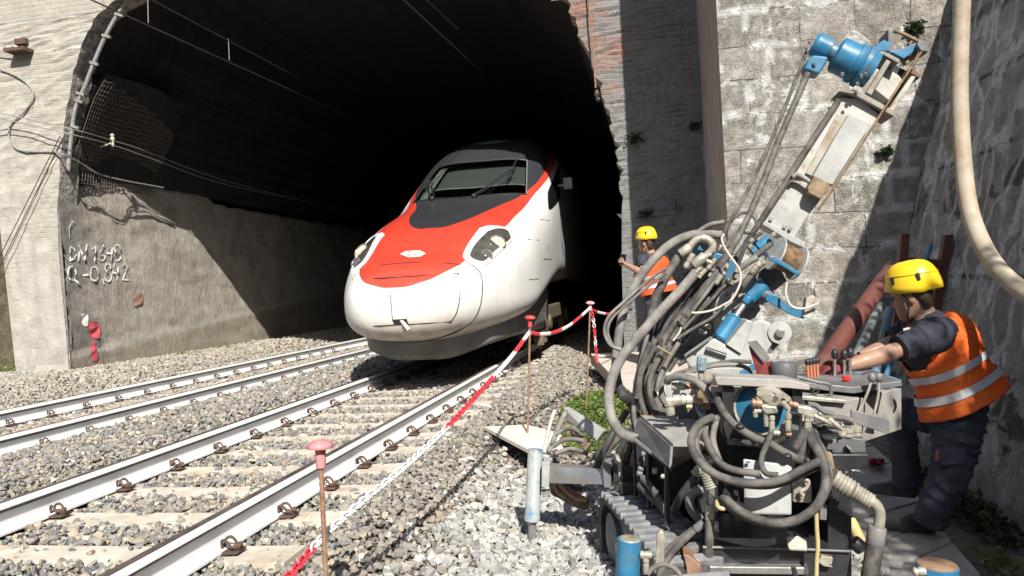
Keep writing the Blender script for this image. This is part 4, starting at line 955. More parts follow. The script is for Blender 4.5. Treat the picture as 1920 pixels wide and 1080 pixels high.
def hull(name, pts, mat, z=zN, bevel=0.004, par=RIG):
    bm = bmesh.new()
    for a, b, Y in pts: bm.verts.new(P(*z(a, b), Y))
    bmesh.ops.convex_hull(bm, input=bm.verts[:]); m = MB(); bm.verts.index_update()
    used = {}
    fs = [[v.index for v in f.verts] for f in bm.faces]; m.add([v.co.copy() for v in bm.verts], fs); bm.free()
    return m.build(name, mat, par, bevel=bevel)
def ho(pts, r, mat=None, z=zN, Y=None, name='hose', n=7, seg=10, par=RIG):
    """a hose through picture points; each point may carry its own distance"""
    q = [P(*z(p[0], p[1]), p[2] if len(p) > 2 else Y) for p in pts]
    m = MB(); m.tube(spline(q, n), r, seg); return m.build(name, mat or M_HOSE, par, smooth=True)
def cy(name, a, b, Ya, r, mat, z=zN, Yb=None, r2=None, seg=16, par=RIG, prof=None):
    A = P(*z(*a), Ya); B = P(*z(*b), Yb or Ya); m = MB(); L = (B - A).length
    if prof: m.lathe(A, B - A, [(d * L, q * r) for d, q in prof], seg)
    else: m.lathe(A, B - A, [(0, r * 0.93), (0.004, r), (L - 0.004, (r2 or r)), (L, (r2 or r) * 0.93)], seg)
    return m.build(name, mat, par, smooth=True)
FITP = [(0, 0.75), (0.06, 0.8), (0.08, 1.0), (0.30, 1.0), (0.32, 0.8), (0.45, 0.8), (0.47, 0.95), (0.9, 0.95), (0.92, 0.85), (1, 0.85)]
# mast ---------------------------------------------------------------
MY = 5.25
mast = pl('mast', [(432, 330), (555, 345), (660, 468), (640, 500), (545, 620), (452, 778), (208, 668)], MY, 0.20, M_LG, zT)
pl('mast_flange', [(203, 668), (222, 640), (300, 672), (400, 735), (545, 808), (530, 850), (420, 800), (310, 730)], MY - 0.03, 0.26, M_LG, zT, par=mast)
for a, b in ((265, 640), (372, 700), (415, 712), (540, 800), (300, 742)): cy('bolt', (a, b), (a + 14, b - 26), MY - 0.02, 0.012, M_FIT, zT, seg=6, par=mast)
up = pl('mast_channel', [(893, 545), (1000, 560), (1112, 648), (846, 1046), (735, 1000), (620, 985)], MY - 0.01, 0.20, M_CREAM, zM)
pl('mast_box', [(935, 640), (1060, 698), (842, 1040), (733, 990)], MY - 0.07, 0.10, M_LG, zM, par=up)
pl('stained_strip', [(870, 640), (930, 645), (725, 990), (690, 975)], MY - 0.025, 0.03, M_STAIN, zM, par=up)
pl('rusty_guard', [(612, 290), (737, 352), (722, 415), (660, 470), (565, 420), (556, 382)], MY - 0.10, 0.10, M_RB, zT)
ho([(440, 300), (470, 280), (520, 300), (570, 335)], 0.016, M_TAN, zT, MY - 0.06, 'clamp_band')
ho([(1573, 187), (1517, 273), (1460, 362), (1400, 455), (1370, 500)], 0.020, M_HOSE, zN, MY - 0.03, 'mast_rail')
# head of the mast
pl('head_plate', [(878, 512), (925, 505), (978, 503), (1090, 565), (1200, 628), (1188, 655), (1100, 605), (965, 532)], MY - 0.06, 0.26, M_TAN, zM)
pl('head_plate', [(1035, 308), (1128, 285), (1222, 332), (1216, 356), (1125, 306), (1042, 322)], MY - 0.06, 0.26, M_TAN, zM)
pl('head_plate', [(1280, 378), (1348, 415), (1332, 440), (1272, 405)], MY - 0.04, 0.22, M_RB, zM)
pl('head_post', [(1148, 332), (1172, 346), (1062, 535), (1034, 520)], MY - 0.05, 0.05, M_TAN, zM)
pl('head_post', [(1288, 425), (1312, 432), (1190, 622), (1158, 615)], MY - 0.05, 0.05, M_CREAM, zM)
pl('chuck', [(1145, 380), (1218, 425), (1240, 455), (1160, 565), (1078, 500)], MY + 0.03, 0.15, M_CREAM, zM)
pl('head_back', [(1150, 340), (1300, 420), (1180, 640), (1030, 540)], MY + 0.19, 0.03, M_BLK, zM)
pl('sheave_cheek', [(1045, 297), (1130, 222), (1168, 240), (1162, 290), (1130, 284)], MY - 0.03, 0.04, M_BLUE, zM)
pl('sheave_cheek', [(1155, 165), (1190, 170), (1196, 238), (1172, 292), (1157, 286)], MY - 0.02, 0.20, M_DG, zM)
pl('sheave_cheek', [(1172, 292), (1215, 280), (1330, 235), (1335, 265), (1245, 330)], MY - 0.02, 0.06, M_BLUE, zM)
pl('sheave_beam', [(1330, 222), (1384, 240), (1382, 292), (1340, 284), (1318, 250)], MY - 0.06, 0.14, M_DG, zM)
ho([(1187, 170), (1260, 200), (1335, 240)], 0.012, M_RB, zM, MY - 0.02, 'tie_bar')
pl('sheave_shadow', [(1240, 330), (1330, 285), (1350, 300), (1260, 360)], MY + 0.02, 0.06, M_RB, zM)
ho([(1343, 292), (1090, 680), (845, 1062), (762, 1180)], 0.008, M_ROPE, zM, MY - 0.12, 'wire_rope', n=2)
ho([(1330, 295), (1235, 460), (1120, 640)], 0.006, M_ROPE, zM, MY - 0.08, 'wire_rope', n=2)
# gear motor at the top
gm = cy('gear_motor', (1070, 402), (735, 243), MY - 0.04, 0.118, M_BLUE, zM, seg=24, prof=[(0, 0.75), (0.01, 0.95), (0.12, 1.0), (0.13, 1.12), (0.20, 1.12), (0.21, 0.99), (0.25, 1.08), (0.32, 1.08), (0.33, 0.97), (0.60, 0.95), (0.62, 0.80), (0.64, 0.50), (0.72, 0.48), (0.73, 0.66), (0.96, 0.66), (0.98, 0.58), (1, 0.56)])
pl('port_block', [(735, 308), (822, 318), (808, 355), (768, 416), (684, 388), (702, 338)], MY - 0.16, 0.15, M_BLUE, zM, par=gm, bevel=0.012)
cy('fitting', (712, 402), (672, 462), MY - 0.10, 0.022, M_FIT, zM, prof=FITP, par=gm)
for a, b in ((1012, 425), (990, 470), (905, 415), (1035, 415), (745, 360), (720, 235), (700, 265)):
    cy('bolt', (a, b), (a - 12, b + 5), MY - 0.165, 0.014, M_STEEL, zM, seg=6, par=gm)
ho([(705, 412, 5.1), (640, 560, 5.05), (545, 780, 5.0), (430, 1080, 4.9), (300, 1356, 4.75), (120, 1620, 4.65), (-60, 1840, 4.6), (-130, 1960, 4.55)], 0.0195, M_HOSE, zM)
ho([(700, 285, 5.15), (640, 440, 5.12), (540, 690, 5.1), (430, 940, 5.05), (330, 1140, 5.0), (240, 1290, 4.95), (235, 1370, 4.9)], 0.0115, M_HOSE, zM)
# winch --------------------------------------------------------------
wa, wb = P(*zH(596, 245), 4.98), P(*zH(792, 338), 5.03)
m = MB(); L = (wb - wa).length; prof = []
for i in range(23): prof.append((0.02 + (L - 0.04) * i / 22, 0.078 + (0.007 if i % 2 else 0)))
m.lathe(wa, wb - wa, prof, 26); dr = m.build('winch_drum', M_ROPE, RIG, smooth=True)
for d in (0, L - 0.012):
    m = MB(); m.lathe(wa + (wb - wa).normalized() * d, wb - wa, [(0, 0.03), (0.001, 0.108), (0.012, 0.108), (0.013, 0.03)], 28); m.build('drum_flange', M_LG, dr, smooth=True)
pl('winch_plate', [(550, 268), (590, 270), (815, 410), (798, 440), (680, 365), (550, 302)], 4.86, 0.03, M_BLUE, zH)
pl('winch_bracket', [(430, 440), (600, 300), (700, 480), (600, 560), (480, 560)], 5.12, 0.08, M_DG, zH)
wm_ = cy('winch_motor', (400, 250), (560, 130), 4.98, 0.055, M_BLUE, zH, prof=[(0, 0.7), (0.05, 0.9), (0.35, 0.9), (0.36, 1.15), (0.5, 1.15), (0.51, 0.8), (0.95, 0.75), (1, 0.5)])
pl('winch_motor_plate', [(540, 80), (560, 160), (520, 190), (480, 130)], 4.95, 0.02, M_BLUE, zH)
for a, b, r in ((402, 140, .018), (393, 190, .020), (585, 92, .018), (455, 250, .014), (500, 330, .018)):
    cy('fitting', (a - 14, b + 14), (a + 14, b - 14), 4.9, r, M_FIT, zH, prof=FITP)
pl('pale_block', [(290, 330), (345, 255), (395, 290), (330, 350)], 4.92, 0.08, M_CREAM, zH)
# cradle -------------------------------------------------------------
pl('cradle_plate', [(205, 525), (420, 430), (565, 520), (520, 655), (400, 840), (300, 905), (80, 760), (110, 640)], 5.2, 0.06, M_LG, zH)
for a, b in ((188, 597), (447, 662), (405, 722)): cy('hole', (a, b), (a + 1, b + 1), 5.19, 0.010, M_BLK, zH, seg=10)
cyl_ = cy('lift_cylinder', (125, 985), (255, 800), 4.85, 0.050, M_BLUE, zH, Yb=4.95, seg=22, prof=[(0, 0.9), (0.02, 1), (0.90, 1), (0.91, 1.08), (1, 1.05)])
cy('piston_rod', (245, 810), (362, 645), 4.95, 0.019, M_STEEL, zH, Yb=5.02, par=cyl_)
cy('rod_eye', (345, 665), (385, 615), 5.0, 0.026, M_BLUE, zH, par=cyl_)
cy('pivot', (380, 620), (520, 510), 5.05, 0.052, M_BLUE, zH)
cy('pivot', (470, 560), (560, 620), 5.05, 0.045, M_DG, zH)
pl('cast_cradle', [(1284, 672), (1338, 634), (1362, 648), (1388, 664), (1410, 606), (1425, 598), (1446, 606), (1452, 640), (1441, 657), (1428, 690), (1404, 706), (1300, 706)], 4.72, 0.22, M_LG, bevel=0.012)
pl('cradle_ledge', [(1362, 646), (1400, 600), (1412, 603), (1390, 664)], 4.70, 0.26, M_LG)
m = MB(); c = P(1462, 623, 4.72); m.lathe(c, (0.1, 1, 0), [(-0.02, 0.05), (-0.018, 0.066), (0.16, 0.066)], 26); lug = m.build('pivot_lug', M_LG, RIG, smooth=True)
m = MB(); m.lathe(c, (0.1, 1, 0), [(-0.045, 0.02), (-0.043, 0.026), (0, 0.026)], 18); m.build('pivot_pin', M_STEEL, lug, smooth=True)
m = MB(); m.tube(spline([P(1322, 656, 4.712), P(1340, 662, 4.712), P(1361, 669, 4.712)], 4), 0.020, 10, flat=0.6); m.build('cradle_slot', M_BLK, RIG, smooth=True)
pl('cradle_side', [(1296, 690), (1420, 690), (1400, 760), (1300, 760)], 4.55, 0.4, M_LG)
pl('guide_arm', [(530, 580), (612, 602), (722, 690), (862, 735), (842, 802), (742, 770), (600, 690), (520, 645)], 5.0, 0.06, M_BLUE, zH)
pl('guide_clamp', [(865, 625), (918, 600), (985, 652), (890, 802), (832, 782), (850, 735)], 4.96, 0.09, M_CREAM, zH)
ho([(700, 490), (690, 590), (735, 690), (840, 715), (965, 672)], 0.008, M_CCAB, zH, 4.92, 'thin_cable')
ho([(820, 815), (700, 980)], 0.004, M_GALV, zH, 4.95, 'thin_cable')
pl('link_bar', [(520, 1075), (590, 985), (640, 1010), (560, 1095)], 4.75, 0.05, M_DG, zH)
# hose bundle ---------------------------------------------------------
ho([(1312, 502, 4.62), (1280, 540, 4.55), (1240, 582, 4.5), (1205, 622, 4.45), (1175, 657, 4.4), (1155, 690, 4.36), (1145, 720, 4.33), (1141, 752, 4.3), (1148, 786, 4.25), (1166, 812, 4.2), (1195, 824, 4.18)], 0.0285, M_HOSEL, seg=14)
ho([(1352, 440, 4.95), (1300, 440, 4.9), (1252, 462, 4.85), (1205, 512, 4.8), (1177, 562, 4.78), (1163, 612, 4.75), (1156, 668, 4.72), (1153, 705, 4.7)], 0.028, M_HOSEL, seg=14)
ho([(1156, 690, 4.75), (1158, 712, 4.7), (1169, 745, 4.6), (1185, 750, 4.5), (1196, 730, 4.5), (1201, 690, 4.5), (1210, 640, 4.55)], 0.024, M_HOSEB, seg=12)
ho([(1272, 482, 4.75), (1253, 512, 4.72), (1240, 536, 4.7), (1228, 562, 4.68), (1220, 600, 4.66), (1212, 650, 4.62), (1208, 700, 4.6)], 0.027, M_HOSE, seg=14)
cy('hose_ferrule', (430, 345), (512, 285), 4.73, 0.030, M_FIT, zG); cy('hose_ferrule', (540, 440), (640, 362), 4.60, 0.031, M_FIT, zG)
ho([(500, 292), (560, 230), (610, 212), (650, 225)], 0.023, M_FIT, zG, 4.74, 'pipe_elbow'); ho([(620, 380), (690, 320), (702, 262), (660, 220), (610, 205)], 0.023, M_FIT, zG, 4.62, 'pipe_elbow')
BUN = [[(850, 330), (740, 490), (600, 690), (480, 860), (380, 1020), (320, 1110)], [(800, 560), (700, 690), (590, 830), (480, 950), (420, 1040)], [(900, 520), (780, 640), (640, 800), (500, 960), (430, 1060)],
       [(680, 480), (600, 580), (520, 700), (440, 850), (360, 1000)], [(560, 540), (480, 650), (420, 780), (330, 930), (270, 1090)], [(480, 600), (440, 700), (390, 800), (320, 930), (250, 1080)],
       [(1080, 370), (980, 430), (890, 515), (780, 660)], [(620, 560), (540, 680), (460, 820), (350, 1000), (300, 1090)], [(760, 600), (650, 730), (540, 860), (430, 990)], [(720, 450), (640, 560), (560, 660), (470, 800), (400, 930)],
       [(830, 420), (720, 570), (590, 740), (470, 900), (380, 1050)], [(430, 640), (380, 760), (300, 900), (230, 1060)], [(400, 690), (340, 800), (290, 950), (240, 1090)], [(780, 520), (670, 660), (540, 840)]]
for i, b in enumerate(BUN): ho(b, [0.0185, 0.016, 0.0145][i % 3], [M_HOSE, M_HOSE, M_HOSEL, M_HOSEB][i % 4] if i > 2 else M_HOSE, zG, 4.62 + 0.045 * (i % 5))
LOW = [[(230, 50), (140, 180), (90, 300), (85, 420), (110, 550), (150, 640)], [(290, 60), (200, 200), (150, 320), (150, 430), (190, 560), (250, 640)], [(350, 10), (260, 220), (205, 330), (200, 420), (240, 540), (300, 640)], [(310, 40), (240, 160), (180, 300), (170, 420), (200, 540), (260, 630)],
       [(150, -60), (110, 130), (60, 330), (40, 520), (40, 640), (60, 740)], [(220, -20), (120, 230), (60, 420), (25, 560), (50, 720)], [(180, 10), (130, 130), (95, 260), (60, 480)], [(420, 10), (330, 150), (260, 300), (230, 420)]]
for i, b in enumerate(LOW): ho(b, [0.0165, 0.0145, 0.0185][i % 3], [M_HOSE, M_HOSEL, M_HOSE][i % 3], zI, 4.42 + 0.05 * (i % 3))
rb_ = random.Random(33)
for i in range(26):                                                   # many thinner hoses fill the bundle
    s0 = rb_.uniform(0, 1); x0, y0 = 560 + 380 * s0 + rb_.uniform(-30, 30), 420 + 120 * s0 + rb_.uniform(-60, 60); x1, y1 = 215 + 230 * s0 + rb_.uniform(-25, 25), 1050 + rb_.uniform(-60, 60)
    pts = [(x0 + (x1 - x0) * k + rb_.uniform(-22, 22) + 40 * math.sin(k * math.pi) * (s0 - 0.4), y0 + (y1 - y0) * k + rb_.uniform(-14, 14) - 30 * math.sin(k * math.pi)) for k in (0, 0.22, 0.45, 0.7, 1.0)]
    ho(pts, rb_.choice([0.007, 0.009, 0.011]), rb_.choice([M_HOSE, M_HOSEB, M_HOSE, M_HOSEL]), zG, 4.60 + rb_.uniform(0.02, 0.28))
    if i % 2: cy('fitting', pts[0], (pts[0][0] - 16, pts[0][1] + 30), 4.62, 0.013, M_FIT, zG, prof=FITP)
for i in range(16):                                                   # and run down behind the engine deck
    x0 = 130 + 250 * rb_.random(); pts = [(x0 + 60, -20), (x0 - 20 + rb_.uniform(-20, 20), 170), (x0 - 80 + rb_.uniform(-20, 20), 340), (x0 - 70 + rb_.uniform(-25, 25), 480), (x0 - 20 + rb_.uniform(-30, 30), 620), (x0 + 10, 700)]
    ho(pts, rb_.choice([0.007, 0.0095, 0.012]), rb_.choice([M_HOSE, M_HOSEB, M_HOSEL]), zI, 4.5 + rb_.uniform(0, 0.3))
for a, b, c, d in ((430, 840, 500, 880), (440, 850, 490, 890)): ho([(a, b), ((a + c) / 2, (b + d) / 2 - 12), (c, d)], 0.006, M_HOSEB, zG, 4.53, 'cable_tie')
ho([(232, 40), (290, 75), (360, 115)], 0.006, M_RB, zI, 4.36, 'cable_tie')
ho([(800, 172), (780, 220), (810, 300), (870, 390), (930, 480), (935, 590), (870, 720), (800, 770), (700, 818), (600, 838), (528, 840)], 0.0068, M_CCAB, zG, 4.5, 'cream_cable')
ho([(440, 432), (330, 512), (205, 622), (125, 700), (100, 780), (130, 858), (195, 888)], 0.0095, M_HOSEL, zA, 4.6); ho([(448, 455), (345, 530), (215, 640), (140, 715), (118, 790), (150, 868), (205, 895)], 0.0095, M_HOSEL, zA, 4.62)
ho([(775, 168), (690, 185), (630, 222)], 0.014, M_HOSEL, zA, 4.9); ho([(760, 290), (800, 190), (850, 130), (905, 118), (950, 160), (945, 215), (900, 232), (860, 200)], 0.0085, M_HOSE, zA, 4.95)
ho([(860, 180), (810, 260), (770, 330)], 0.010, M_HOSEL, zA, 4.9); ho([(980, 230), (900, 300), (870, 360), (850, 420)], 0.012, M_HOSEB, zA, 4.9); ho([(1040, 290), (960, 350), (870, 430)], 0.016, M_HOSE, zA, 4.85)
ho([(985, 400), (940, 450), (900, 500), (850, 560)], 0.020, M_HOSE, zA, 4.88); cy('fitting', (975, 395), (925, 460), 4.87, 0.021, M_FIT, zA, prof=FITP)
for a, b, c, d, r in ((585, 545, 625, 495, .013), (600, 520, 650, 470, .014), (660, 470, 730, 380, .015), (690, 345, 640, 370, .012), (720, 330, 780, 270, .013), (470, 460, 540, 340, .018), (795, 520, 830, 430, .013), (730, 600, 780, 520, .014), (620, 940, 690, 960, .014), (590, 990, 650, 1010, .013), (560, 500, 600, 460, .012), (650, 400, 700, 420, .014)):
    cy('fitting', (a, b), (c, d), 4.58, r, M_FIT, zG, prof=FITP)
pl('valve_plate', [(520, 412), (592, 268), (624, 312), (565, 432)], 4.72, 0.03, M_BLUE, zG); pl('valve_plate', [(795, 595), (830, 425), (872, 388), (908, 445), (872, 525)], 4.70, 0.03, M_BLUE, zG)
pl('valve_plate', [(690, 320), (790, 350), (760, 390), (680, 360)], 4.74, 0.03, M_BLUE, zG)
ho([(400, 1060), (560, 960), (700, 880), (800, 780)], 0.010, M_HOSE, zG, 4.5); ho([(380, 1075), (520, 985), (680, 905), (790, 815)], 0.010, M_HOSEB, zG, 4.52)
ho([(370, 1075), (420, 1010), (440, 960)], 0.006, M_CCAB, zG, 4.48, 'cream_cable')
# engine deck ---------------------------------------------------------
def sheet(name, pts, mat, th=0.012):
    m = MB(); m.add([P(*q) for q in pts], [list(range(len(pts)))]); o = m.build(name, mat, RIG); o.modifiers.new('thick', 'SOLIDIFY').thickness = th; return o
sheet('engine_hood', [(1201, 782, 4.35), (1272, 784, 4.32), (1328, 792, 4.2), (1320, 838, 3.72), (1262, 837, 3.64)], M_DUST)
sheet('hood_side', [(1201, 783, 4.34), (1262, 838, 3.64), (1259, 878, 3.60), (1189, 819, 4.30)], M_DG)
pl('hood_lip', [(1203, 779), (1268, 783), (1272, 788), (1205, 786)], 4.30, 0.03, M_RB)
pl('engine_bay', [(1192, 825), (1262, 880), (1325, 840), (1325, 1010), (1260, 1010), (1196, 925)], 4.05, 0.5, M_BLK)
ho([(1190, 822, 4.2), (1192, 930, 4.2)], 0.011, M_BLK, name='frame_bar'); ho([(1216, 848, 3.98), (1216, 950, 3.98)], 0.011, M_BLK, name='frame_bar'); ho([(1251, 876, 3.66), (1250, 985, 3.66)], 0.013, M_BLK, name='frame_bar')
pl('hood_edge', [(1188, 818), (1259, 877), (1260, 886), (1188, 827)], 3.9, 0.02, M_DG)
rr = random.Random(12)
for k in range(9):
    x_, y_ = 1194 + rr.uniform(0, 18), 850 + k * 9; cy('valve_spool', (x_, y_), (x_ + 10, y_ + 3), 4.02, 0.016, M_DG)
ho([(130, 180, 4.0), (200, 260, 3.95), (270, 370, 3.9), (330, 480, 3.85), (430, 570, 3.8), (620, 625, 3.75)], 0.021, M_HOSE, zK); ho([(90, 240, 4.02), (180, 330, 3.97), (300, 450, 3.9), (420, 600, 3.85)], 0.019, M_HOSEB, zK); ho([(620, 160, 3.6), (540, 260, 3.62), (470, 360, 3.65), (410, 480, 3.7)], 0.020, M_HOSEB, zK)
ho([(680, 280), (600, 300), (555, 380), (580, 480), (650, 560)], 0.022, M_DG, zK, 3.6); cy('fitting', (600, 150), (650, 80), 3.58, 0.022, M_FIT, zK, prof=FITP); cy('fitting', (210, 110), (255, 115), 3.9, 0.016, M_FIT, zK, seg=8); cy('fitting', (290, 155), (330, 165), 3.85, 0.014, M_FIT, zK, seg=8)
pl('front_column', [(1312, 870), (1345, 860), (1350, 1085), (1312, 1085)], 3.62, 0.25, M_BLK)
pl('main_frame', [(1322, 722), (1500, 728), (1506, 800), (1592, 850), (1600, 1010), (1330, 1010)], 3.95, 0.4, M_BLK)
pl('frame_column', [(1354, 726), (1377, 726), (1374, 806), (1366, 838), (1354, 815)], 3.62, 0.2, M_BLK); pl('frame_column', [(1483, 722), (1505, 726), (1505, 760), (1486, 752)], 3.62, 0.2, M_BLK)
pl('deck_plate', [(1340, 709), (1345, 706), (1480, 712), (1518, 722), (1519, 732), (1480, 728), (1345, 722)], 3.58, 0.16, M_DUST, bevel=0.004)
pl('right_column', [(1552, 900), (1597, 900), (1597, 1042), (1552, 1036)], 3.5, 0.3, M_BLK); pl('lower_frame', [(1318, 1024), (1597, 1032), (1597, 1100), (1318, 1100)], 3.42, 0.5, M_BLK)
ho([(1318, 1026), (1450, 1028), (1594, 1034)], 0.006, M_DG, zN, 3.41, 'frame_edge'); pl('skid_bar', [(1330, 1062), (1516, 1064), (1516, 1078), (1330, 1076)], 3.38, 0.06, M_STEEL)
pl('skid_bar', [(1484, 1062), (1492, 1062), (1500, 1090), (1490, 1090)], 3.37, 0.01, M_BLK); pl('bracket', [(1540, 1042), (1562, 1046), (1560, 1058), (1552, 1060), (1562, 1064), (1545, 1062), (1534, 1054)], 3.38, 0.03, M_FIT)
pl('cross_beam', [(1548, 852), (1628, 852), (1630, 880), (1548, 882)], 3.55, 0.35, M_BLK); pl('cross_beam', [(1548, 846), (1560, 850), (1566, 880), (1550, 884)], 3.53, 0.05, M_RB)
pl('bracket', [(1538, 948), (1552, 948), (1550, 976), (1536, 975)], 3.45, 0.05, M_DG)
# pump with its blue housing
m = MB(); c = P(1428, 764, 3.66); ax = Vector((-0.28, -0.93, 0.12)).normalized(); m.lathe(c, ax, [(-0.10, 0.11), (0.0, 0.118), (0.012, 0.118), (0.016, 0.112), (0.018, 0.0)], 32); ph = m.build('pump_housing', M_BLUE, RIG, smooth=True)
u_ = ax.orthogonal().normalized(); w_ = ax.cross(u_); m = MB(); m.tube([c + ax * 0.012 + (u_ * math.cos(q) + w_ * math.sin(q)) * 0.118 for q in np.linspace(0, 2 * math.pi, 40)[:-1]], 0.008, 8, closed=True); m.build('housing_rim', M_FIT, ph, smooth=True)
hull('pump_body', [(1420, 726, 3.56), (1452, 722, 3.6), (1484, 745, 3.56), (1486, 760, 3.5), (1420, 752, 3.48), (1450, 764, 3.46), (1418, 740, 3.46), (1446, 738, 3.44), (1478, 752, 3.44)], M_FIT, bevel=0.006, par=ph)
for a, b in ((175, 375), (170, 438), (322, 422), (386, 424), (283, 484), (330, 362)): cy('bolt', (a, b), (a - 3, b + 7), 3.43, 0.011, M_FIT, zJ, seg=6, par=ph)
for s_ in (([(120, 480), (200, 485)], .020, M_COP), ([(140, 545), (205, 540)], .011, M_FIT), ([(148, 545), (152, 590)], .011, M_FIT), ([(280, 575), (280, 692)], .013, M_FIT), ([(408, 560), (405, 692)], .014, M_FIT), ([(360, 470), (412, 530)], .014, M_FIT), ([(230, 540), (235, 660)], .011, M_FIT), ([(555, 595), (552, 690)], .013, M_FIT), ([(590, 570), (740, 640)], .010, M_FIT), ([(720, 600), (830, 690)], .011, M_FIT), ([(410, 480), (480, 500)], .014, M_COP), ([(290, 712), (340, 716)], .013, M_FIT), ([(390, 725), (430, 725)], .012, M_COP), ([(500, 800), (530, 820)], .010, M_FIT)):
    cy('fitting', s_[0][0], s_[0][1], 3.42, s_[1], s_[2], zJ, prof=FITP)
pl('valve_block', [(195, 495), (320, 510), (330, 560), (240, 570), (205, 540)], 3.40, 0.06, M_FIT, zJ, bevel=0.006); pl('valve_block', [(478, 500), (590, 515), (625, 560), (600, 600), (480, 560)], 3.40, 0.06, M_FIT, zJ, bevel=0.006)
pl('valve_block', [(440, 570), (500, 580), (490, 700), (430, 690)], 3.46, 0.08, M_DG, zJ)
# fittings and hoses left of the pump
pl('pale_panel', [(1248, 700), (1306, 702), (1306, 740), (1250, 745)], 4.1, 0.05, M_LG); pl('grey_panel', [(1252, 740), (1340, 735), (1330, 786), (1268, 784)], 4.25, 0.05, M_DG)
cy('fitting', (355, 380), (470, 380), 3.95, 0.020, M_FIT, zI); cy('fitting', (465, 378), (580, 376), 3.95, 0.017, M_COP, zI, prof=FITP); cy('fitting', (305, 505), (440, 495), 3.9, 0.030, M_FIT, zI, prof=FITP); cy('fitting', (435, 495), (535, 490), 3.9, 0.026, M_CREAM, zI, prof=FITP)
cy('fitting', (330, 510), (350, 620), 3.88, 0.024, M_FIT, zI, prof=FITP); cy('fitting', (540, 490), (620, 510), 3.9, 0.016, M_COP, zI, prof=FITP); cy('fitting', (480, 545), (530, 548), 3.9, 0.014, M_YEL, zI)
pl('dirty_block', [(578, 330), (690, 360), (690, 585), (570, 545)], 3.92, 0.12, M_RB, zI, bevel=0.008); pl('fuel_tank', [(560, 570), (620, 590), (700, 590), (690, 680), (600, 660)], 4.0, 0.15, simple('pale_blue_tank', (0.30, 0.37, 0.47), (0.36, 0.43, 0.52), 0.5), zI, bevel=0.02)
m = MB(); c0, c1 = P(*zI(608, 255), 3.85), P(*zI(614, 118), 3.85); LL = (c1 - c0).length
m.lathe(c0, c1 - c0, [(0, 0.012), (0.1 * LL, 0.022), (0.5 * LL, 0.027), (0.9 * LL, 0.024), (LL, 0.018)], 10); m.build('valve_handle', simple('blue_grey_ribbed', (0.13, 0.21, 0.25), (0.36, 0.42, 0.42), 0.5, vs=60), RIG)
cy('fitting', (600, 250), (610, 330), 3.86, 0.014, M_TAN, zI); m = MB(); m.ball(P(*zI(650, 310), 3.9), 0.035); m.build('fitting', M_TAN, RIG, smooth=True)
ho([(318, 345, 3.95), (340, 315, 3.93), (420, 298, 3.9), (530, 322, 3.86), (620, 385, 3.82), (690, 490, 3.8)], 0.019, M_HOSEL, zI); ho([(380, 275), (520, 235), (700, 193), (860, 170), (1030, 174)], 0.011, M_HOSE, zI, 4.2); ho([(480, 275), (640, 222), (820, 197), (950, 208), (1030, 255), (1062, 300)], 0.011, M_HOSEL, zI, 4.15)
pl('blue_link', [(420, 325), (480, 330), (480, 350), (420, 350)], 3.98, 0.05, M_BLUE, zI); pl('blue_link', [(930, 270), (1060, 190), (1070, 240), (1000, 300)], 4.3, 0.05, M_BLUE, zI)
for q in ([(410, 200), (470, 165)], [(330, 250), (400, 150)]): ho([(q[0][0], q[0][1]), (q[1][0], q[1][1])], 0.012, M_HOSE, zI, 4.35)
# front hoses: loops round the pump and the electric box
ho([(742, 450, 3.7), (760, 530, 3.62), (820, 630, 3.55), (920, 730, 3.5), (1060, 815, 3.45), (1170, 858, 3.42), (1280, 920, 3.4), (1400, 985, 3.38), (1500, 1010, 3.38), (1600, 985, 3.4)], 0.0175, M_HOSE, zI)
ho([(280, 690, 3.42), (245, 790, 3.38), (205, 890, 3.36), (200, 970, 3.35), (240, 1030, 3.34), (330, 1042, 3.33)], 0.0125, M_HOSE, zJ)
ho([(405, 692, 3.42), (380, 750, 3.44), (310, 795, 3.48), (200, 800, 3.52), (60, 790, 3.56), (-60, 780, 3.6)], 0.0145, M_HOSE, zJ)
BIG = [(702, 640, 3.5), (600, 690, 3.45), (535, 780, 3.38), (525, 880, 3.34), (570, 985, 3.30), (660, 1080, 3.27), (790, 1150, 3.24), (960, 1190, 3.22), (1150, 1195, 3.21), (1300, 1160, 3.22), (1420, 1100, 3.24), (1520, 1050, 3.26), (1610, 1010, 3.3)]
ho(BIG, 0.0175, M_HOSE, zI); ho([(a + 42 - 25 * (i / 12), b + 6 + 22 * (i / 12), c + 0.05) for i, (a, b, c) in enumerate(BIG)], 0.0165, M_HOSE, zI)
ho([(640, 720, 3.5), (640, 800, 3.45), (690, 920, 3.4), (770, 1030, 3.36), (900, 1090, 3.33), (1100, 1120, 3.32)], 0.0155, M_HOSE, zI); ho([(735, 650, 3.55), (705, 800, 3.5), (720, 900, 3.46), (760, 1010, 3.42)], 0.0145, M_HOSEL, zI)
LOOP = [(555, 690, 3.42), (590, 780, 3.38), (640, 860, 3.33), (680, 960, 3.28), (700, 1060, 3.24), (680, 1180, 3.2), (610, 1300, 3.18), (470, 1390, 3.17), (300, 1415, 3.17), (130, 1370, 3.2), (0, 1300, 3.24), (-100, 1210, 3.3)]
ho(LOOP, 0.0185, M_HOSE, zJ); ho([(a + 26 - 4 * i, b - 4 + 2.2 * i, c + 0.035) for i, (a, b, c) in enumerate(LOOP)], 0.0165, M_HOSEB, zJ); ho([(a + 46 - 5 * i, b - 14 + 1.0 * i, c + 0.06) for i, (a, b, c) in enumerate(LOOP)], 0.0145, M_HOSE, zJ)
for q in ([(548, 700), (540, 790), (500, 890), (470, 930)], [(575, 700), (580, 800), (560, 890), (520, 960)], [(530, 690), (500, 760), (460, 830)]): ho(q, 0.0155, M_HOSE, zJ, 3.40)
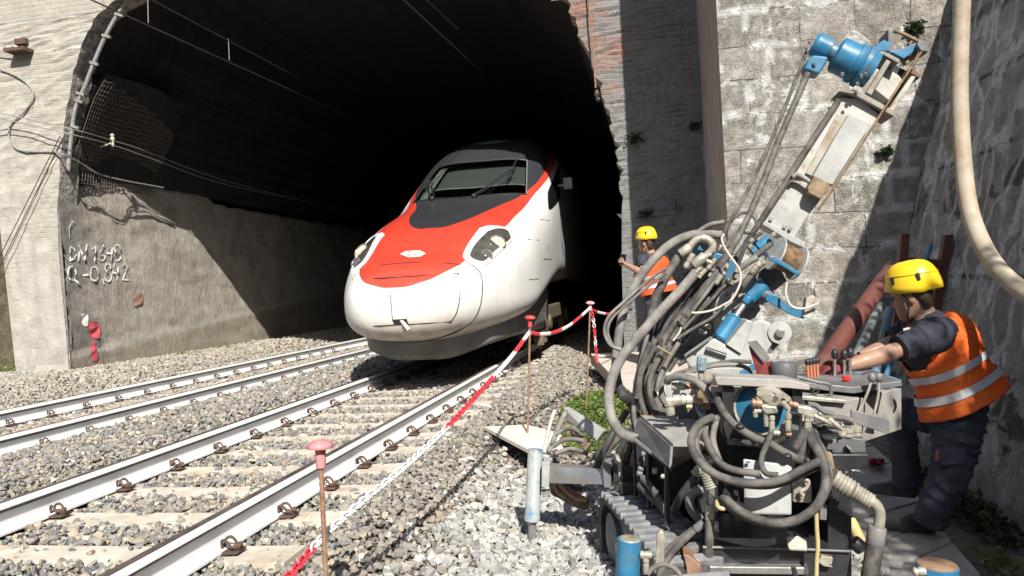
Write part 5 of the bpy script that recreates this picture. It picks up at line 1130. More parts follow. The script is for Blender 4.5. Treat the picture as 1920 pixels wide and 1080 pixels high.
for q in ([(590, 645), (700, 620), (820, 640)], [(600, 675), (720, 655), (830, 680)], [(600, 720), (700, 700), (790, 700)], [(560, 490), (620, 500), (680, 545), (760, 570)], [(610, 610), (720, 590), (850, 600), (920, 630)]): ho(q, 0.012, M_HOSEL if q[0][1] in (490, 610) else M_HOSEB, zJ, 3.48)
ho([(520, 1000), (640, 935)], 0.015, M_HOSEL, zJ, 3.35)
for a, b in ((30, 665), (400, 895), (555, 925), (850, 1020), (630, 900)): m = MB(); m.ball(P(*zJ(a, b), 3.37), 0.020, sc=(1, 1, 0.7)); m.build('hose_clamp', M_BLK, RIG, smooth=True)
# electric box
hull('electric_box', [(1393, 860, 3.40), (1485, 872, 3.40), (1484, 966, 3.36), (1396, 964, 3.36), (1393, 860, 3.6), (1485, 872, 3.6), (1484, 966, 3.6), (1396, 964, 3.6)], M_LG, bevel=0.008)
for a, b in ((1403, 866), (1402, 958), (1478, 962)): cy('box_screw', (a, b), (a, b + 1), 3.375, 0.008, M_DG, seg=10)
pl('socket_box', [(1487, 902), (1522, 908), (1523, 944), (1487, 942)], 3.36, 0.16, M_FIT, bevel=0.006); ho([(1505, 897), (1516, 903), (1512, 915), (1502, 922), (1506, 930)], 0.008, M_FIT, zN, 3.33, 'cable_clip')
hull('plug_connector', [(1474, 1006, 3.36), (1496, 1004, 3.36), (1513, 1014, 3.36), (1514, 1034, 3.34), (1478, 1032, 3.34), (1474, 1006, 3.42), (1513, 1014, 3.42), (1514, 1034, 3.42)], M_FIT, bevel=0.006)
ho([(1492, 970), (1491, 1005)], 0.004, M_BLK, zN, 3.38, 'thin_cable'); cy('fitting', (1525, 945), (1527, 962), 3.36, 0.012, M_FIT, prof=FITP)
ho([(640, 500), (645, 640), (655, 800), (645, 940), (640, 1100)], 0.0088, M_YEL, zL, 3.30, 'yellow_tube'); ho([(955, 570, 3.75), (1020, 700, 3.7), (1075, 830, 3.65)], 0.026, M_YEL, zL, name='yellow_tube'); cy('tube_cap', (980, 760), (1060, 830), 3.6, 0.032, M_BLK, zL)
ho([(930, 360), (860, 355), (812, 385), (808, 430), (840, 458), (880, 460)], 0.0105, M_YEL, zK, 3.5, 'lifting_hook'); cy('hook_shank', (920, 360), (1000, 368), 3.52, 0.012, M_BLK, zK)
# big ribbed fittings left and right
def ribbed(a, b, Y, r, z=zN):
    A, B = P(*z(*a), Y), P(*z(*b), Y); L = (B - A).length; pr = []
    for i in range(19): pr.append((L * i / 18, r * (1.12 if i % 3 == 0 else 0.95)))
    m = MB(); m.lathe(A, B - A, pr, 18); m.build('ribbed_fitting', M_FIT, RIG, smooth=True)
ribbed((1560, 893), (1600, 920), 3.36, 0.036); ribbed((1598, 918), (1632, 940), 3.34, 0.030)
ho([(1628, 937), (1642, 946), (1649, 960), (1649, 978), (1645, 996)], 0.022, M_FIT, zN, 3.33, 'pipe_elbow'); cy('hose_ferrule', (1645, 988), (1640, 1024), 3.32, 0.036, M_DG); ho([(1641, 1020), (1636, 1050), (1626, 1110)], 0.034, M_HOSE, zN, 3.31, seg=14)
ribbed(zK(700, 115), zK(755, 260), 3.45, 0.025); ribbed(zK(690, 375), zK(715, 480), 3.46, 0.020); ho([(755, 255), (760, 300), (758, 420)], 0.014, M_STEEL, zK, 3.44, 'pipe_elbow'); cy('hose_ferrule', (745, 425), (740, 565), 3.43, 0.021, M_FIT, zK); ho([(740, 560), (735, 750), (728, 1100)], 0.0195, M_HOSE, zK, 3.42, seg=12)
ho([(690, 590, 3.55), (560, 690, 3.45), (420, 830, 3.35), (330, 960, 3.3), (280, 1060, 3.28), (260, 1110, 3.27)], 0.016, M_HOSE, zK); ho([(600, 640, 3.56), (480, 735, 3.47), (340, 860, 3.38), (250, 980, 3.33), (190, 1110, 3.3)], 0.015, M_HOSE, zK); cy('hose_ferrule', (610, 650), (690, 590), 3.47, 0.020, M_STEEL, zK)
ho([(170, 1060), (230, 1000), (310, 975), (400, 1000), (460, 1060), (490, 1120)], 0.010, M_HOSEL, zK, 3.1); pl('rusty_block', [(495, 880), (560, 900), (660, 990), (655, 1085), (530, 1085), (525, 1000)], 3.35, 0.15, M_COP, zK)
pl('lug_plate', [(1231, 1002), (1237, 996), (1244, 998), (1247, 1010), (1245, 1065), (1229, 1065)], 3.15, 0.04, M_FIT)
# right-hand valve bank and console
cy('valve_cap', (868, 745), (868, 665), 3.62, 0.030, M_FIT, zJ, prof=FITP); cy('valve_cap', (935, 740), (935, 660), 3.65, 0.026, M_FIT, zJ, prof=FITP); pl('valve_bank', [(1548, 825), (1575, 818), (1622, 824), (1624, 848), (1548, 850)], 3.6, 0.2, M_DG); pl('valve_bank', [(1548, 825), (1569, 824), (1569, 845), (1550, 843)], 3.55, 0.06, M_DG)
cy('bolt', (885, 832), (878, 838), 3.58, 0.022, M_FIT, zJ, seg=6); cy('fitting', (800, 690), (830, 735), 3.6, 0.02, M_FIT, zJ, prof=FITP)
for q in ([(730, 600), (860, 610), (920, 640)], [(740, 580), (880, 600)], [(640, 560), (740, 590), (830, 660)]): ho(q, 0.010, M_FIT, zJ, 3.58, 'pipe')
console = hull('control_console', [(1508, 742, 3.95), (1588, 752, 3.95), (1690, 728, 4.5), (1690, 805, 4.5), (1600, 835, 4.0), (1512, 800, 3.95), (1690, 728, 4.9), (1520, 715, 4.7), (1690, 800, 4.9), (1520, 790, 4.7)], M_DUST)
pl('console_plate', [(1500, 742), (1586, 750), (1588, 757), (1502, 750)], 3.92, 0.30, M_FIT); pl('console_top', [(1506, 716), (1600, 726), (1690, 714), (1692, 724), (1600, 738), (1506, 728)], 4.05, 0.5, M_DG)
m = MB(); m.lathe(P(*zJ(1168, 498), 4.42), (0.3, -1, 0), [(0, 0.045), (0.02, 0.05), (0.025, 0.038), (0.0, 0.036)], 20); m.build('console_port', M_BLK, RIG, smooth=True)
pl('foot_guard', [(1596, 768), (1660, 784), (1668, 790), (1667, 803), (1658, 812), (1596, 792)], 3.9, 0.02, M_DG)
ho([(1492, 706), (1530, 716), (1556, 722), (1558, 745)], 0.009, M_DG, zN, 4.0, 'guard_rail'); ho([(1524, 731), (1532, 729), (1534, 735), (1527, 738), (1523, 733)], 0.006, M_BLK, zN, 3.98, 'lifting_eye')
M_ORG = simple('orange_lever', (0.50, 0.15, 0.06), (0.42, 0.20, 0.12), 0.5)
for i, (a, b, c) in enumerate(((1514, 679, 4.3), (1520, 678, 4.32), (1526, 677, 4.34), (1532, 676, 4.36))):
    ho([(a + 3, 716, c), (a + 1, 698, c), (a, b + 4, c)], 0.008, M_ORG, name='lever'); m = MB(); m.ball(P(a, b, c), 0.015, sc=(1, 1, 1.3)); m.build('lever_knob', M_BLK, RIG, smooth=True)
for a, b in ((1565, 664), (1583, 665), (1594, 662)):
    ho([(a, 705), (a, b + 4)], 0.008, M_STEEL, zN, 4.5, 'lever'); m = MB(); m.ball(P(a, b, 4.5), 0.02, sc=(1, 1, 1.5)); m.build('lever_knob', M_BLK, RIG, smooth=True)
for a, b, c, d in ((1635, 708, 1606, 782), (1648, 708, 1632, 800)):
    ho([(a, b), ((a + c) / 2 + 6, (b + d) / 2 - 8), (c, d)], 0.007, M_FIT, zN, 4.0, 'lever'); m = MB(); m.ball(P(a, b, 4.0), 0.020, sc=(1, 1, 1.2)); m.build('lever_knob', M_DG, RIG, smooth=True)
cy('lever_boot', (1630, 812), (1632, 796), 4.0, 0.022, M_FIT, r2=0.012)
cy('stop_button', (1586, 720), (1587, 705), 4.25, 0.022, simple('red_button', (0.65, 0.03, 0.03), None, 0.4), prof=[(0, 0.6), (0.5, 0.6), (0.52, 1), (0.9, 1), (1, 0.8)])
pl('button_box', [(1575, 718), (1602, 720), (1602, 734), (1575, 732)], 4.2, 0.1, M_LG)
for q in ([(1600, 712), (1640, 700), (1680, 722)], [(1596, 716), (1630, 706), (1668, 726)]): ho(q, 0.010, M_BLK, zN, 4.4)
ho([(1602, 698), (1650, 702), (1690, 714)], 0.006, M_BLUE, zN, 4.5, 'thin_cable')
# red star-shaped guard and filter cup
hull('red_guard', [(95, 25, 3.95), (232, 165, 3.85), (262, 295, 3.85), (168, 285, 3.85), (95, 25, 4.0), (262, 295, 3.95)], M_REDP, zJ, bevel=0.003); hull('red_guard', [(232, 165, 3.85), (282, 145, 3.98), (262, 295, 3.85), (275, 290, 3.98), (240, 170, 3.9)], M_REDP, zJ, bevel=0.003); hull('guard_top', [(85, 0, 3.93), (160, -8, 4.05), (272, 128, 3.98), (215, 168, 3.84), (90, 12, 4.0), (215, 175, 3.88)], M_DG, zJ, bevel=0.003)
cy('filter_cup', (372, 300), (373, 165), 3.85, 0.060, M_DG, zJ, seg=26, prof=[(0, 0.98), (0.02, 1), (0.97, 1), (1, 0.97)]); cy('filter_base', (375, 330), (375, 285), 3.85, 0.068, M_COP, zJ, seg=8)
# crawler track
def crawler():
    ax = Vector((0.27, -0.963, 0)); sd = Vector((0.963, 0.27, 0)); c = Vector((-0.215, 3.885, -0.36)); r = 0.235; hl_ = 0.45; w = 0.28
    m = MB(); loop = []
    for i in range(15): a = -math.pi / 2 + math.pi * i / 14; loop.append(ax * (hl_ + r * math.cos(a)) + Vector((0, 0, r * math.sin(a))))
    for i in range(15): a = math.pi / 2 + math.pi * i / 14; loop.append(ax * (-hl_ + r * math.cos(a)) + Vector((0, 0, r * math.sin(a))))
    o = c + sd * 0.17; n = len(loop); vs = []
    for p in loop:
        q = p * 1.0; vs += [o + q - sd * w / 2, o + q + sd * w / 2]
    inn = [o + Vector((p.x * 0.93, p.y * 0.93, p.z * 0.86)) - sd * w / 2 for p in loop]; inn2 = [p + sd * w for p in inn]
    fs = []
    for i in range(n):
        j = (i + 1) % n; fs.append((2 * i, 2 * i + 1, 2 * j + 1, 2 * j)); fs.append((2 * n + i, 2 * i, 2 * j, 2 * n + j)); fs.append((2 * i + 1, 3 * n + i, 3 * n + j, 2 * j + 1)); fs.append((3 * n + i, 2 * n + i, 2 * n + j, 3 * n + j))
    m.add(vs + inn + inn2, fs); t_ = m.build('crawler_belt', M_HOSEB, RIG)
    tot = [(loop[(i + 1) % n] - loop[i]).length for i in range(n)]; T = sum(tot); k = 36
    for q in range(k):
        s_ = T * q / k; i = 0
        while s_ > tot[i]: s_ -= tot[i]; i += 1
        p = loop[i].lerp(loop[(i + 1) % n], s_ / tot[i]); tg = (loop[(i + 1) % n] - loop[i]).normalized(); nn = sd.cross(tg) * -1
        if nn.dot(p - ax * max(-hl_, min(hl_, p.dot(ax)))) < 0: nn = -nn
        mm = MB(); mm.box(o + p + nn * 0.012, (w + 0.02, 0.05, 0.035), Matrix((sd, tg, nn)).transposed()); mm.build('track_pad', simple_pad, t_, bevel=0.008)
    m = MB(); m.prism([o - sd * (w / 2 - 0.05) + ax * a + Vector((0, 0, b)) for a, b in ((-hl_, -0.13), (hl_, -0.13), (hl_, 0.13), (-hl_, 0.13))], sd * 0.16); fr = m.build('track_frame', M_DG, t_, bevel=0.01)
    for a in np.linspace(-hl_, hl_, 5):
        m = MB(); m.lathe(o - sd * (w / 2 - 0.0) + ax * a, sd, [(0, 0.06), (0.02, 0.15 if abs(abs(a) - hl_) < .01 else 0.07), (0.06, 0.15 if abs(abs(a) - hl_) < .01 else 0.07)], 20); m.build('roller', M_DG, t_, smooth=True)
simple_pad = simple('dusty_track_pad', (0.15, 0.155, 0.162), (0.27, 0.272, 0.275), 0.8, vs=9)
crawler()
# stabiliser legs
leg = cy('stabiliser_leg', (1004, 842), (998, 976), 4.72, 0.047, M_BLUED, seg=22, Yb=4.70, prof=[(0, 0.95), (0.01, 1), (0.93, 1.0), (0.94, 1.06), (1, 1.04)])
cy('leg_rod', (998, 974), (998, 1022), 4.70, 0.023, M_STEEL, par=leg); cy('leg_foot', (998, 1018), (998, 1034), 4.70, 0.035, M_RB, r2=0.06, par=leg)
hull('outrigger_arm', [(1024, 874, 4.66), (1142, 880, 4.50), (1130, 909, 4.48), (1026, 906, 4.64), (1034, 868, 4.82), (1148, 874, 4.66), (1142, 905, 4.66)], M_STEEL, bevel=0.006)
pl('arm_plate', [(1016, 867), (1031, 867), (1029, 914), (1015, 914)], 4.62, 0.14, M_LG); m = MB(); m.lathe(P(1153, 886, 4.5), (1, 0.25, 0), [(0, 0.06), (0.002, 0.108), (0.022, 0.108), (0.024, 0.05)], 26); m.build('arm_flange', M_FIT, RIG, smooth=True)
pl('arm_stub', [(1150, 872), (1195, 876), (1195, 905), (1150, 905)], 4.42, 0.3, M_BLK); pl('arm_collar', [(1130, 872), (1146, 874), (1146, 916), (1132, 914)], 4.45, 0.2, M_DG)
jack = cy('stabiliser_leg', (1180, 1010), (1174, 1110), 3.02, 0.047, M_BLUE, seg=24, prof=[(0, 0.9), (0.01, 1), (0.1, 1), (1, 1)]); cy('leg_cap', (1180, 1013), (1180, 1009), 3.02, 0.046, M_FIT, par=jack); cy('fitting', (1200, 1040), (1222, 1041), 3.0, 0.016, M_FIT, prof=FITP, par=jack); cy('fitting', (1211, 1044), (1211, 1075), 3.0, 0.013, M_FIT, prof=FITP, par=jack)
jack = cy('stabiliser_leg', (1757, 1060), (1757, 1130), 3.3, 0.078, M_BLUE, seg=26, prof=[(0, 0.95), (0.01, 1), (1, 1)]); cy('leg_cap', (1757, 1063), (1757, 1056), 3.3, 0.075, M_COP, par=jack); cy('fitting', (1712, 1073), (1735, 1070), 3.25, 0.018, M_FIT, prof=FITP, par=jack)
# blade and rusty tray behind the outrigger
hull('blade_beam', [(1056, 764, 5.75), (1076, 768, 5.75), (1134, 810, 5.3), (1120, 828, 5.3), (1062, 786, 5.7), (1066, 762, 5.85), (1140, 808, 5.4)], M_LG); hull('blade_beam', [(1050, 800, 5.6), (1062, 792, 5.6), (1112, 832, 5.2), (1100, 846, 5.2), (1056, 804, 5.7), (1114, 830, 5.3)], M_RB)
ho([(1062, 770, 5.7), (1048, 800, 5.6), (1036, 830, 5.5), (1028, 850, 5.4)], 0.02, M_HOSEL); ho([(1036, 838, 5.3), (1060, 824, 5.3), (1090, 826, 5.3), (1105, 838, 5.3)], 0.016, M_HOSEL); ho([(1040, 815, 5.35), (1058, 806, 5.35), (1076, 804, 5.3), (1092, 815, 5.3)], 0.015, M_HOSEL); ho([(1042, 850, 5.2), (1070, 842, 5.2), (1100, 850, 5.1)], 0.016, M_HOSEL); ho([(1052, 820, 5.4), (1060, 838, 5.4), (1080, 850, 5.3)], 0.014, M_RB); ho([(1020, 850, 5.3), (1030, 800, 5.5), (1040, 770, 5.6)], 0.014, M_CREAM)
hull('rusty_tray', [(1030, 905, 4.95), (1042, 902, 5.0), (1106, 936, 4.8), (1104, 956, 4.75), (1086, 956, 4.75), (1032, 926, 4.9), (1060, 925, 5.1), (1100, 940, 5.0)], M_RB)
for q in ([(1052, 905), (1064, 922), (1082, 934), (1100, 938)], [(1062, 905), (1076, 915), (1092, 918)], [(1040, 908), (1050, 925), (1062, 932)]): ho(q, 0.017, M_COP if q[0][0] != 1062 else M_HOSEB, zN, 4.78)
for i, q in enumerate(([(1160, 790, 4.6), (1140, 830, 4.55), (1120, 870, 4.6)], [(1175, 770, 4.7), (1150, 810, 4.65), (1115, 860, 4.7)], [(1190, 800, 4.5), (1165, 840, 4.5), (1150, 880, 4.55)], [(1170, 810, 4.6), (1135, 850, 4.6), (1110, 890, 4.6)], [(1185, 830, 4.5), (1175, 860, 4.5), (1170, 900, 4.5)])): ho(q, 0.020, M_HOSE if i % 2 else M_HOSEB)
pl('undercarriage', [(1160, 905), (1330, 915), (1330, 1010), (1240, 1000), (1165, 940)], 4.3, 0.5, M_BLK)
# ------------------------------------------------------------------ people
M_SKIN = simple('skin', (0.30, 0.17, 0.115), (0.40, 0.235, 0.165), 0.5, vs=9); M_HAIR = simple('dark_hair', (0.035, 0.022, 0.015), (0.08, 0.05, 0.035), 0.6, vs=60, bump=0.4, bs=200)
M_VEST = simple('orange_hi_vis', (0.84, 0.115, 0.014), (0.90, 0.17, 0.022), 0.7, vs=5, bump=0.5, bs=11, bd=0.02); M_VESTR = simple('red_orange_hi_vis', (0.74, 0.09, 0.02), (0.80, 0.12, 0.03), 0.7, vs=5, bump=0.5, bs=11, bd=0.02)
M_TAPE = simple('reflective_tape', (0.50, 0.52, 0.53), (0.60, 0.61, 0.62), 0.4, vs=14, bump=0.2, bs=25); M_SHIRT = simple('navy_shirt', (0.020, 0.022, 0.035), (0.038, 0.042, 0.060), 0.85, vs=6, bump=0.5, bs=16, bd=0.015)
M_TROU = simple('dark_work_trousers', (0.032, 0.038, 0.062), (0.062, 0.070, 0.105), 0.9, vs=7, bump=0.7, bs=13, bd=0.025, dirt=(0.13, 0.125, 0.12), ds=4, dlo=0.55, dhi=0.75)
M_HELM = simple('yellow_helmet', (0.80, 0.53, 0.015), (0.84, 0.58, 0.03), 0.28, vs=5); M_BOOT = simple('dusty_boot', (0.045, 0.044, 0.046), (0.10, 0.098, 0.095), 0.85, vs=12); M_GLOVE = simple('dark_red_glove', (0.14, 0.022, 0.022), (0.20, 0.04, 0.035), 0.8, vs=14)
def skinmesh(name, verts, edges, rad, mat, parent, sub=2, root=0):
    me = bpy.data.meshes.new(name); o = bpy.data.objects.new(name, me); COL.objects.link(o); o.parent = parent; ORG[o.name] = origin(parent)
    me.from_pydata([Vector(v) - origin(parent) for v in verts], edges, []); md = o.modifiers.new('skin', 'SKIN'); md.use_smooth_shade = True
    sv = me.skin_vertices[0].data
    for i, r in enumerate(rad): sv[i].radius = (r, r) if not hasattr(r, '__len__') else r; sv[i].use_root = (i == root)
    s_ = o.modifiers.new('sub', 'SUBSURF'); s_.levels = sub; s_.render_levels = sub; me.materials.append(mat); return o
def loft(rings, seg, keep=None):
    """rings: (centre, lateral axis*a, front axis*b, squareness) bottom to top"""
    m = MB(); n = len(rings)
    for c, A, B in rings:
        for k in range(seg):
            an = 2 * math.pi * k / seg; ca, sa = math.cos(an), math.sin(an); e = 0.8
            m.v.append(Vector(c) + Vector(A) * (math.copysign(abs(ca) ** e, ca)) + Vector(B) * (math.copysign(abs(sa) ** e, sa)))
    for i in range(n - 1):
        for k in range(seg):
            l = (k + 1) % seg
            if keep and not keep(i, k): continue
            m.f.append((i * seg + k, i * seg + l, (i + 1) * seg + l, (i + 1) * seg + k))
    m.m = [0] * len(m.f); return m
def helmet(parent, c, fwd, up, s=1.0):
    fwd = Vector(fwd).normalized(); up = (Vector(up) - fwd * Vector(up).dot(fwd)).normalized(); lat = up.cross(fwd); m = MB(); rows = []
    for i in range(10):
        th = math.pi / 2 * i / 9; r = []
        for k in range(33):
            an = 2 * math.pi * k / 32; f = math.cos(an); l = math.sin(an); dz = 0.0
            low = -0.030 + 0.012 * max(0, f) - 0.020 * max(0, -f) - 0.018 * abs(l) * (1 if -0.5 < f < 0.6 else 0.4)
            z = low + (0.128 - low) * math.sin(th) ** 0.95; q = math.cos(th) ** 0.62
            brim = 1 + (0.07 * max(0, f) ** 2 if i == 0 else 0)
            r.append(Vector(c) + (fwd * (f * 0.146 * brim) + lat * (l * 0.118)) * (q * s) + up * (z * s))
        rows.append(r)
    m.grid(rows, flip=False); h = m.build('helmet', M_HELM, parent, smooth='all')
    md = h.modifiers.new('shell', 'SOLIDIFY'); md.thickness = 0.006
    m = MB()
    for a in (0.9, 1.9, -0.9, -1.9):
        p = Vector(c) + (fwd * (math.cos(a) * 0.138) + lat * (math.sin(a) * 0.112)) * s * 0.985 + up * (0.035 * s); n_ = (fwd * math.cos(a) + lat * math.sin(a)).normalized(); t_ = up.cross(n_)
        m.box(p + n_ * 0.004, (0.018 * s, 0.012, 0.042 * s), Matrix((t_, n_, up)).transposed())
    m.build('vent', M_TBLK, h, bevel=0.004)
    m = MB(); rr = [Vector(c) + (fwd * (math.cos(a) * 0.1335) + lat * (math.sin(a) * 0.1075)) * s + up * (0.052 + 0.008 * math.cos(a)) * s for a in np.linspace(0.3, 2 * math.pi - 0.3, 40)]; m.tube(rr, 0.003 * s, 5); m.build('helmet_crease', M_HELM, h, smooth=True)
    return h
def head(parent, c, fwd, up, s=1.0):
    """face with nose, mouth, eyes and ears, as part of the body mesh"""
    fwd = Vector(fwd).normalized(); up = (Vector(up) - fwd * Vector(up).dot(fwd)).normalized(); lat = up.cross(fwd); m = MB(); R = Matrix((fwd, lat, up)).transposed(); c = Vector(c)
    g = lambda f, l, u: c + (fwd * f + lat * l + up * u) * s
    rings = []
    for u, f0, f1, w in ((-0.125, 0.030, 0.085, 0.030), (-0.11, -0.01, 0.098, 0.048), (-0.085, -0.05, 0.100, 0.058), (-0.055, -0.075, 0.100, 0.066), (-0.02, -0.088, 0.098, 0.072), (0.02, -0.095, 0.094, 0.076), (0.06, -0.096, 0.094, 0.077), (0.10, -0.075, 0.075, 0.065), (0.122, -0.03, 0.04, 0.035)):
        rings.append((g((f0 + f1) / 2, 0, u), lat * (w * s), fwd * ((f1 - f0) / 2 * s)))
    mm = loft(rings, 18); m.add(mm.v, mm.f)
    m.add([g(0.092, 0.0, 0.015), g(0.098, -0.016, -0.035), g(0.098, 0.016, -0.035), g(0.128, 0, -0.030), g(0.100, 0, -0.045)], [(0, 1, 3), (0, 3, 2), (1, 4, 3), (3, 4, 2)])
    for l in (-1, 1): m.ball(g(-0.005, l * 0.078, -0.005), 0.028 * s, 10, 6, (0.75, 0.35, 1.15), R)
    m.ball(g(0.096, 0, -0.068), 0.022 * s, 10, 6, (0.4, 1.0, 0.4), R)
    o = m.build('head', M_SKIN, parent, smooth='all')
    e = MB()
    for l in (-1, 1): e.ball(g(0.088, l * 0.032, 0.012), 0.011 * s, 8, 6)
    e.build('eye', M_TBLK, o, smooth=True)
    hm = MB(); hr = []
    for u, f0, f1, w in ((-0.075, -0.088, -0.045, 0.058), (-0.045, -0.097, -0.030, 0.074), (-0.01, -0.104, -0.015, 0.082), (0.03, -0.108, 0.03, 0.086), (0.07, -0.106, 0.10, 0.084), (0.11, -0.08, 0.085, 0.070), (0.13, -0.03, 0.04, 0.03)): hr.append((g((f0 + f1) / 2, 0, u), lat * (w * s), fwd * ((f1 - f0) / 2 * s)))
    mm = loft(hr, 18); hm.add(mm.v, mm.f); hm.build('hair', M_HAIR, parent, smooth='all')
    st = MB()
    for l in (-1, 1): st.tube(spline([g(0.03, l * 0.088, 0.03), g(0.02, l * 0.082, -0.04), g(0.045, l * 0.055, -0.10), g(0.05, 0, -0.132)], 4), 0.006 * s, 5)
    st.build('chin_strap', M_TBLK, parent, smooth=True); return o
def hand(parent, wrist, dirv, palm_n, s, mat, curl=0.8, name='hand'):
    """palm, four unequal bent fingers and a thumb on the side of the palm"""
    d = Vector(dirv).normalized(); n = Vector(palm_n); n = (n - d * n.dot(d)).normalized(); w = n.cross(d); V = [Vector(wrist), Vector(wrist) + d * 0.03 * s]; E_ = [(0, 1)]; R_ = [0.027 * s, (0.030 * s, 0.020 * s)]
    V.append(Vector(wrist) + d * 0.08 * s); E_.append((1, 2)); R_.append((0.036 * s, 0.016 * s))
    for k, (off, L) in enumerate(((-0.030, 0.068), (-0.010, 0.078), (0.010, 0.073), (0.029, 0.058))):
        b = len(V); p = Vector(wrist) + d * (0.095 - abs(off) * 0.2) * s + w * off * s; V.append(p); E_.append((2, b)); R_.append(0.0095 * s); a = 0.25
        for q in range(3):
            a += curl * 0.75; p = p + (d * math.cos(a) + n * math.sin(a)) * (L * (0.42 - 0.07 * q)) * s; V.append(p); E_.append((len(V) - 2, len(V) - 1)); R_.append((0.0092 - 0.0010 * q) * s)
    b = len(V); p = Vector(wrist) + d * 0.035 * s - w * 0.032 * s + n * 0.008 * s; V.append(p); E_.append((1, b)); R_.append(0.012 * s)
    for q in range(2):
        p = p + (d * (0.75 - 0.1 * q) - w * (0.35 - 0.3 * q) + n * (0.45 + 0.2 * q)).normalized() * 0.034 * s; V.append(p); E_.append((len(V) - 2, len(V) - 1)); R_.append((0.0105 - 0.001 * q) * s)
    return skinmesh(name, V, E_, R_, mat, parent)
def shoe(parent, heel, toe_dir, L=0.29):
    d = Vector(toe_dir); d.z = 0; d.normalize(); w = Vector((-d.y, d.x, 0)); h = Vector(heel); m = MB(); rows = []
    prof = [(0.0, 0.034, 0.10), (0.03, 0.040, 0.125), (0.09, 0.042, 0.125), (0.14, 0.044, 0.095), (0.19, 0.050, 0.072), (0.24, 0.050, 0.062), (0.275, 0.040, 0.052), (L, 0.018, 0.035)]
    for x, a, z in prof:
        rows.append([h + d * x + w * (a * c) + Vector((0, 0, zz)) for c, zz in ((-0.95, 0.0), (-1.06, 0.018), (-1.0, z * 0.5), (-0.62, z * 0.92), (0, z), (0.62, z * 0.92), (1.0, z * 0.5), (1.06, 0.018), (0.95, 0.0))])
    m.grid(rows); m.add(rows[0], [list(range(9))]); m.add(rows[-1], [list(range(9))[::-1]]); m.add([r[0] for r in rows] + [r[-1] for r in rows][::-1], [list(range(2 * len(rows)))])
    return m.build('shoe', M_BOOT, parent, smooth=True, sub=1)
def limb(name, pts, rad, mat, parent, n=6, seg=16):
    cl_ = name in ('trouser_leg', 'sleeve'); n = 12 if cl_ else n; seg = 28 if cl_ else seg
    p = spline(pts, n); rr = list(np.interp(np.linspace(0, len(pts) - 1, len(p)), range(len(pts)), rad)); m = MB(); m.tube(p, rr, seg)
    if cl_:                                                        # folds in the cloth
        k0 = sum(ord(ch) for ch in name) + len(p)
        for i, v in enumerate(m.v):
            r_, s_ = divmod(i, seg); a_ = 2 * math.pi * s_ / seg; ax_ = p[min(r_, len(p) - 1)]
            f_ = 1 + 0.055 * math.sin(r_ * 1.15 + 2.2 * math.sin(a_ + k0) + k0) + 0.03 * math.sin(r_ * 2.3 + 3 * a_) + 0.025 * math.sin(5 * a_ + r_ * 0.4)
            m.v[i] = ax_ + (v - ax_) * f_
    pass; return m.build(name, mat, parent, smooth='all')
def vest_torso(t, pel, neck, F, a, b, sl_l, sl_r, mat, armhole=True, scale=1.0):
    """shirt, sleeveless vest with armholes, two reflective bands and braces"""
    pel = Vector(pel); neck = Vector(neck); up = (neck - pel); H = up.length; up.normalize(); F = Vector(F); F = (F - up * F.dot(up)).normalized(); L = up.cross(F)      # L: his left
    prof = [(-0.04, 0.98, 1.02, 0), (0.06, 1.0, 1.03, 0), (0.2, 0.97, 1.0, 0.0), (0.35, 0.95, 0.98, 0.005), (0.5, 0.97, 1.0, 0.01), (0.62, 1.0, 1.02, 0.01), (0.74, 1.0, 1.0, 0.005), (0.84, 0.92, 0.90, -0.005), (0.92, 0.72, 0.72, -0.01), (0.98, 0.42, 0.52, -0.01), (1.04, 0.27, 0.42, 0.0)]
    f = lambda h, k, g: (pel + up * (H * h) - F * (0.0 + g), L * (a * k[0]), F * (b * k[1]))
    hs = np.linspace(-0.04, 1.04, 45)
    ka = np.interp(hs, [p[0] for p in prof], [p[1] for p in prof]); kb = np.interp(hs, [p[0] for p in prof], [p[2] for p in prof])
    sh = loft([f(h, (x * 0.955, y * 0.94), 0) for h, x, y in zip(hs, ka, kb) if h > 0.0], 40); sh.build('shirt', M_SHIRT, t, smooth='all')
    seg = 64; wr = random.Random(2)
    rings = []
    for i, (h, x, y) in enumerate(zip(hs, ka, kb)):
        if h > 0.985: break
        fl = 1.0 + max(0, 0.30 - h) * 0.55; rings.append(f(h, (x * 1.03 * fl, y * 1.05 * fl), 0))
    def keep(i, k):
        h = hs[i]; an = 2 * math.pi * (k + 0.5) / seg; l = math.cos(an); fr = math.sin(an)
        if armhole and h > 0.50 and abs(l) > 0.62 and h < 0.88:
            return not ((abs(fr - 0.10) / 0.66) ** 2 + ((h - 0.70) / 0.19) ** 2 < 1)
        return True
    vm = loft(rings, seg, keep)
    for v in vm.v: v += Vector((wr.gauss(0, .0022), wr.gauss(0, .0022), wr.gauss(0, .0018)))
    v = vm.build('vest', mat, t, smooth='all'); md = v.modifiers.new('cloth', 'SOLIDIFY'); md.thickness = 0.008; md.offset = 1
    for h0, h1 in ((0.13, 0.215), (0.36, 0.445)):
        rg = []
        for h in np.linspace(h0, h1, 4):
            x = np.interp(h, hs, ka); y = np.interp(h, hs, kb); fl = (1.0 + max(0, 0.30 - h) * 0.55) * 1.03; rg.append(f(h, (x * 1.045 * fl, y * 1.075 * fl), 0))
        b_ = loft(rg, 48); b_.build('reflective_band', M_TAPE, v, smooth='all')
    return L, F, up
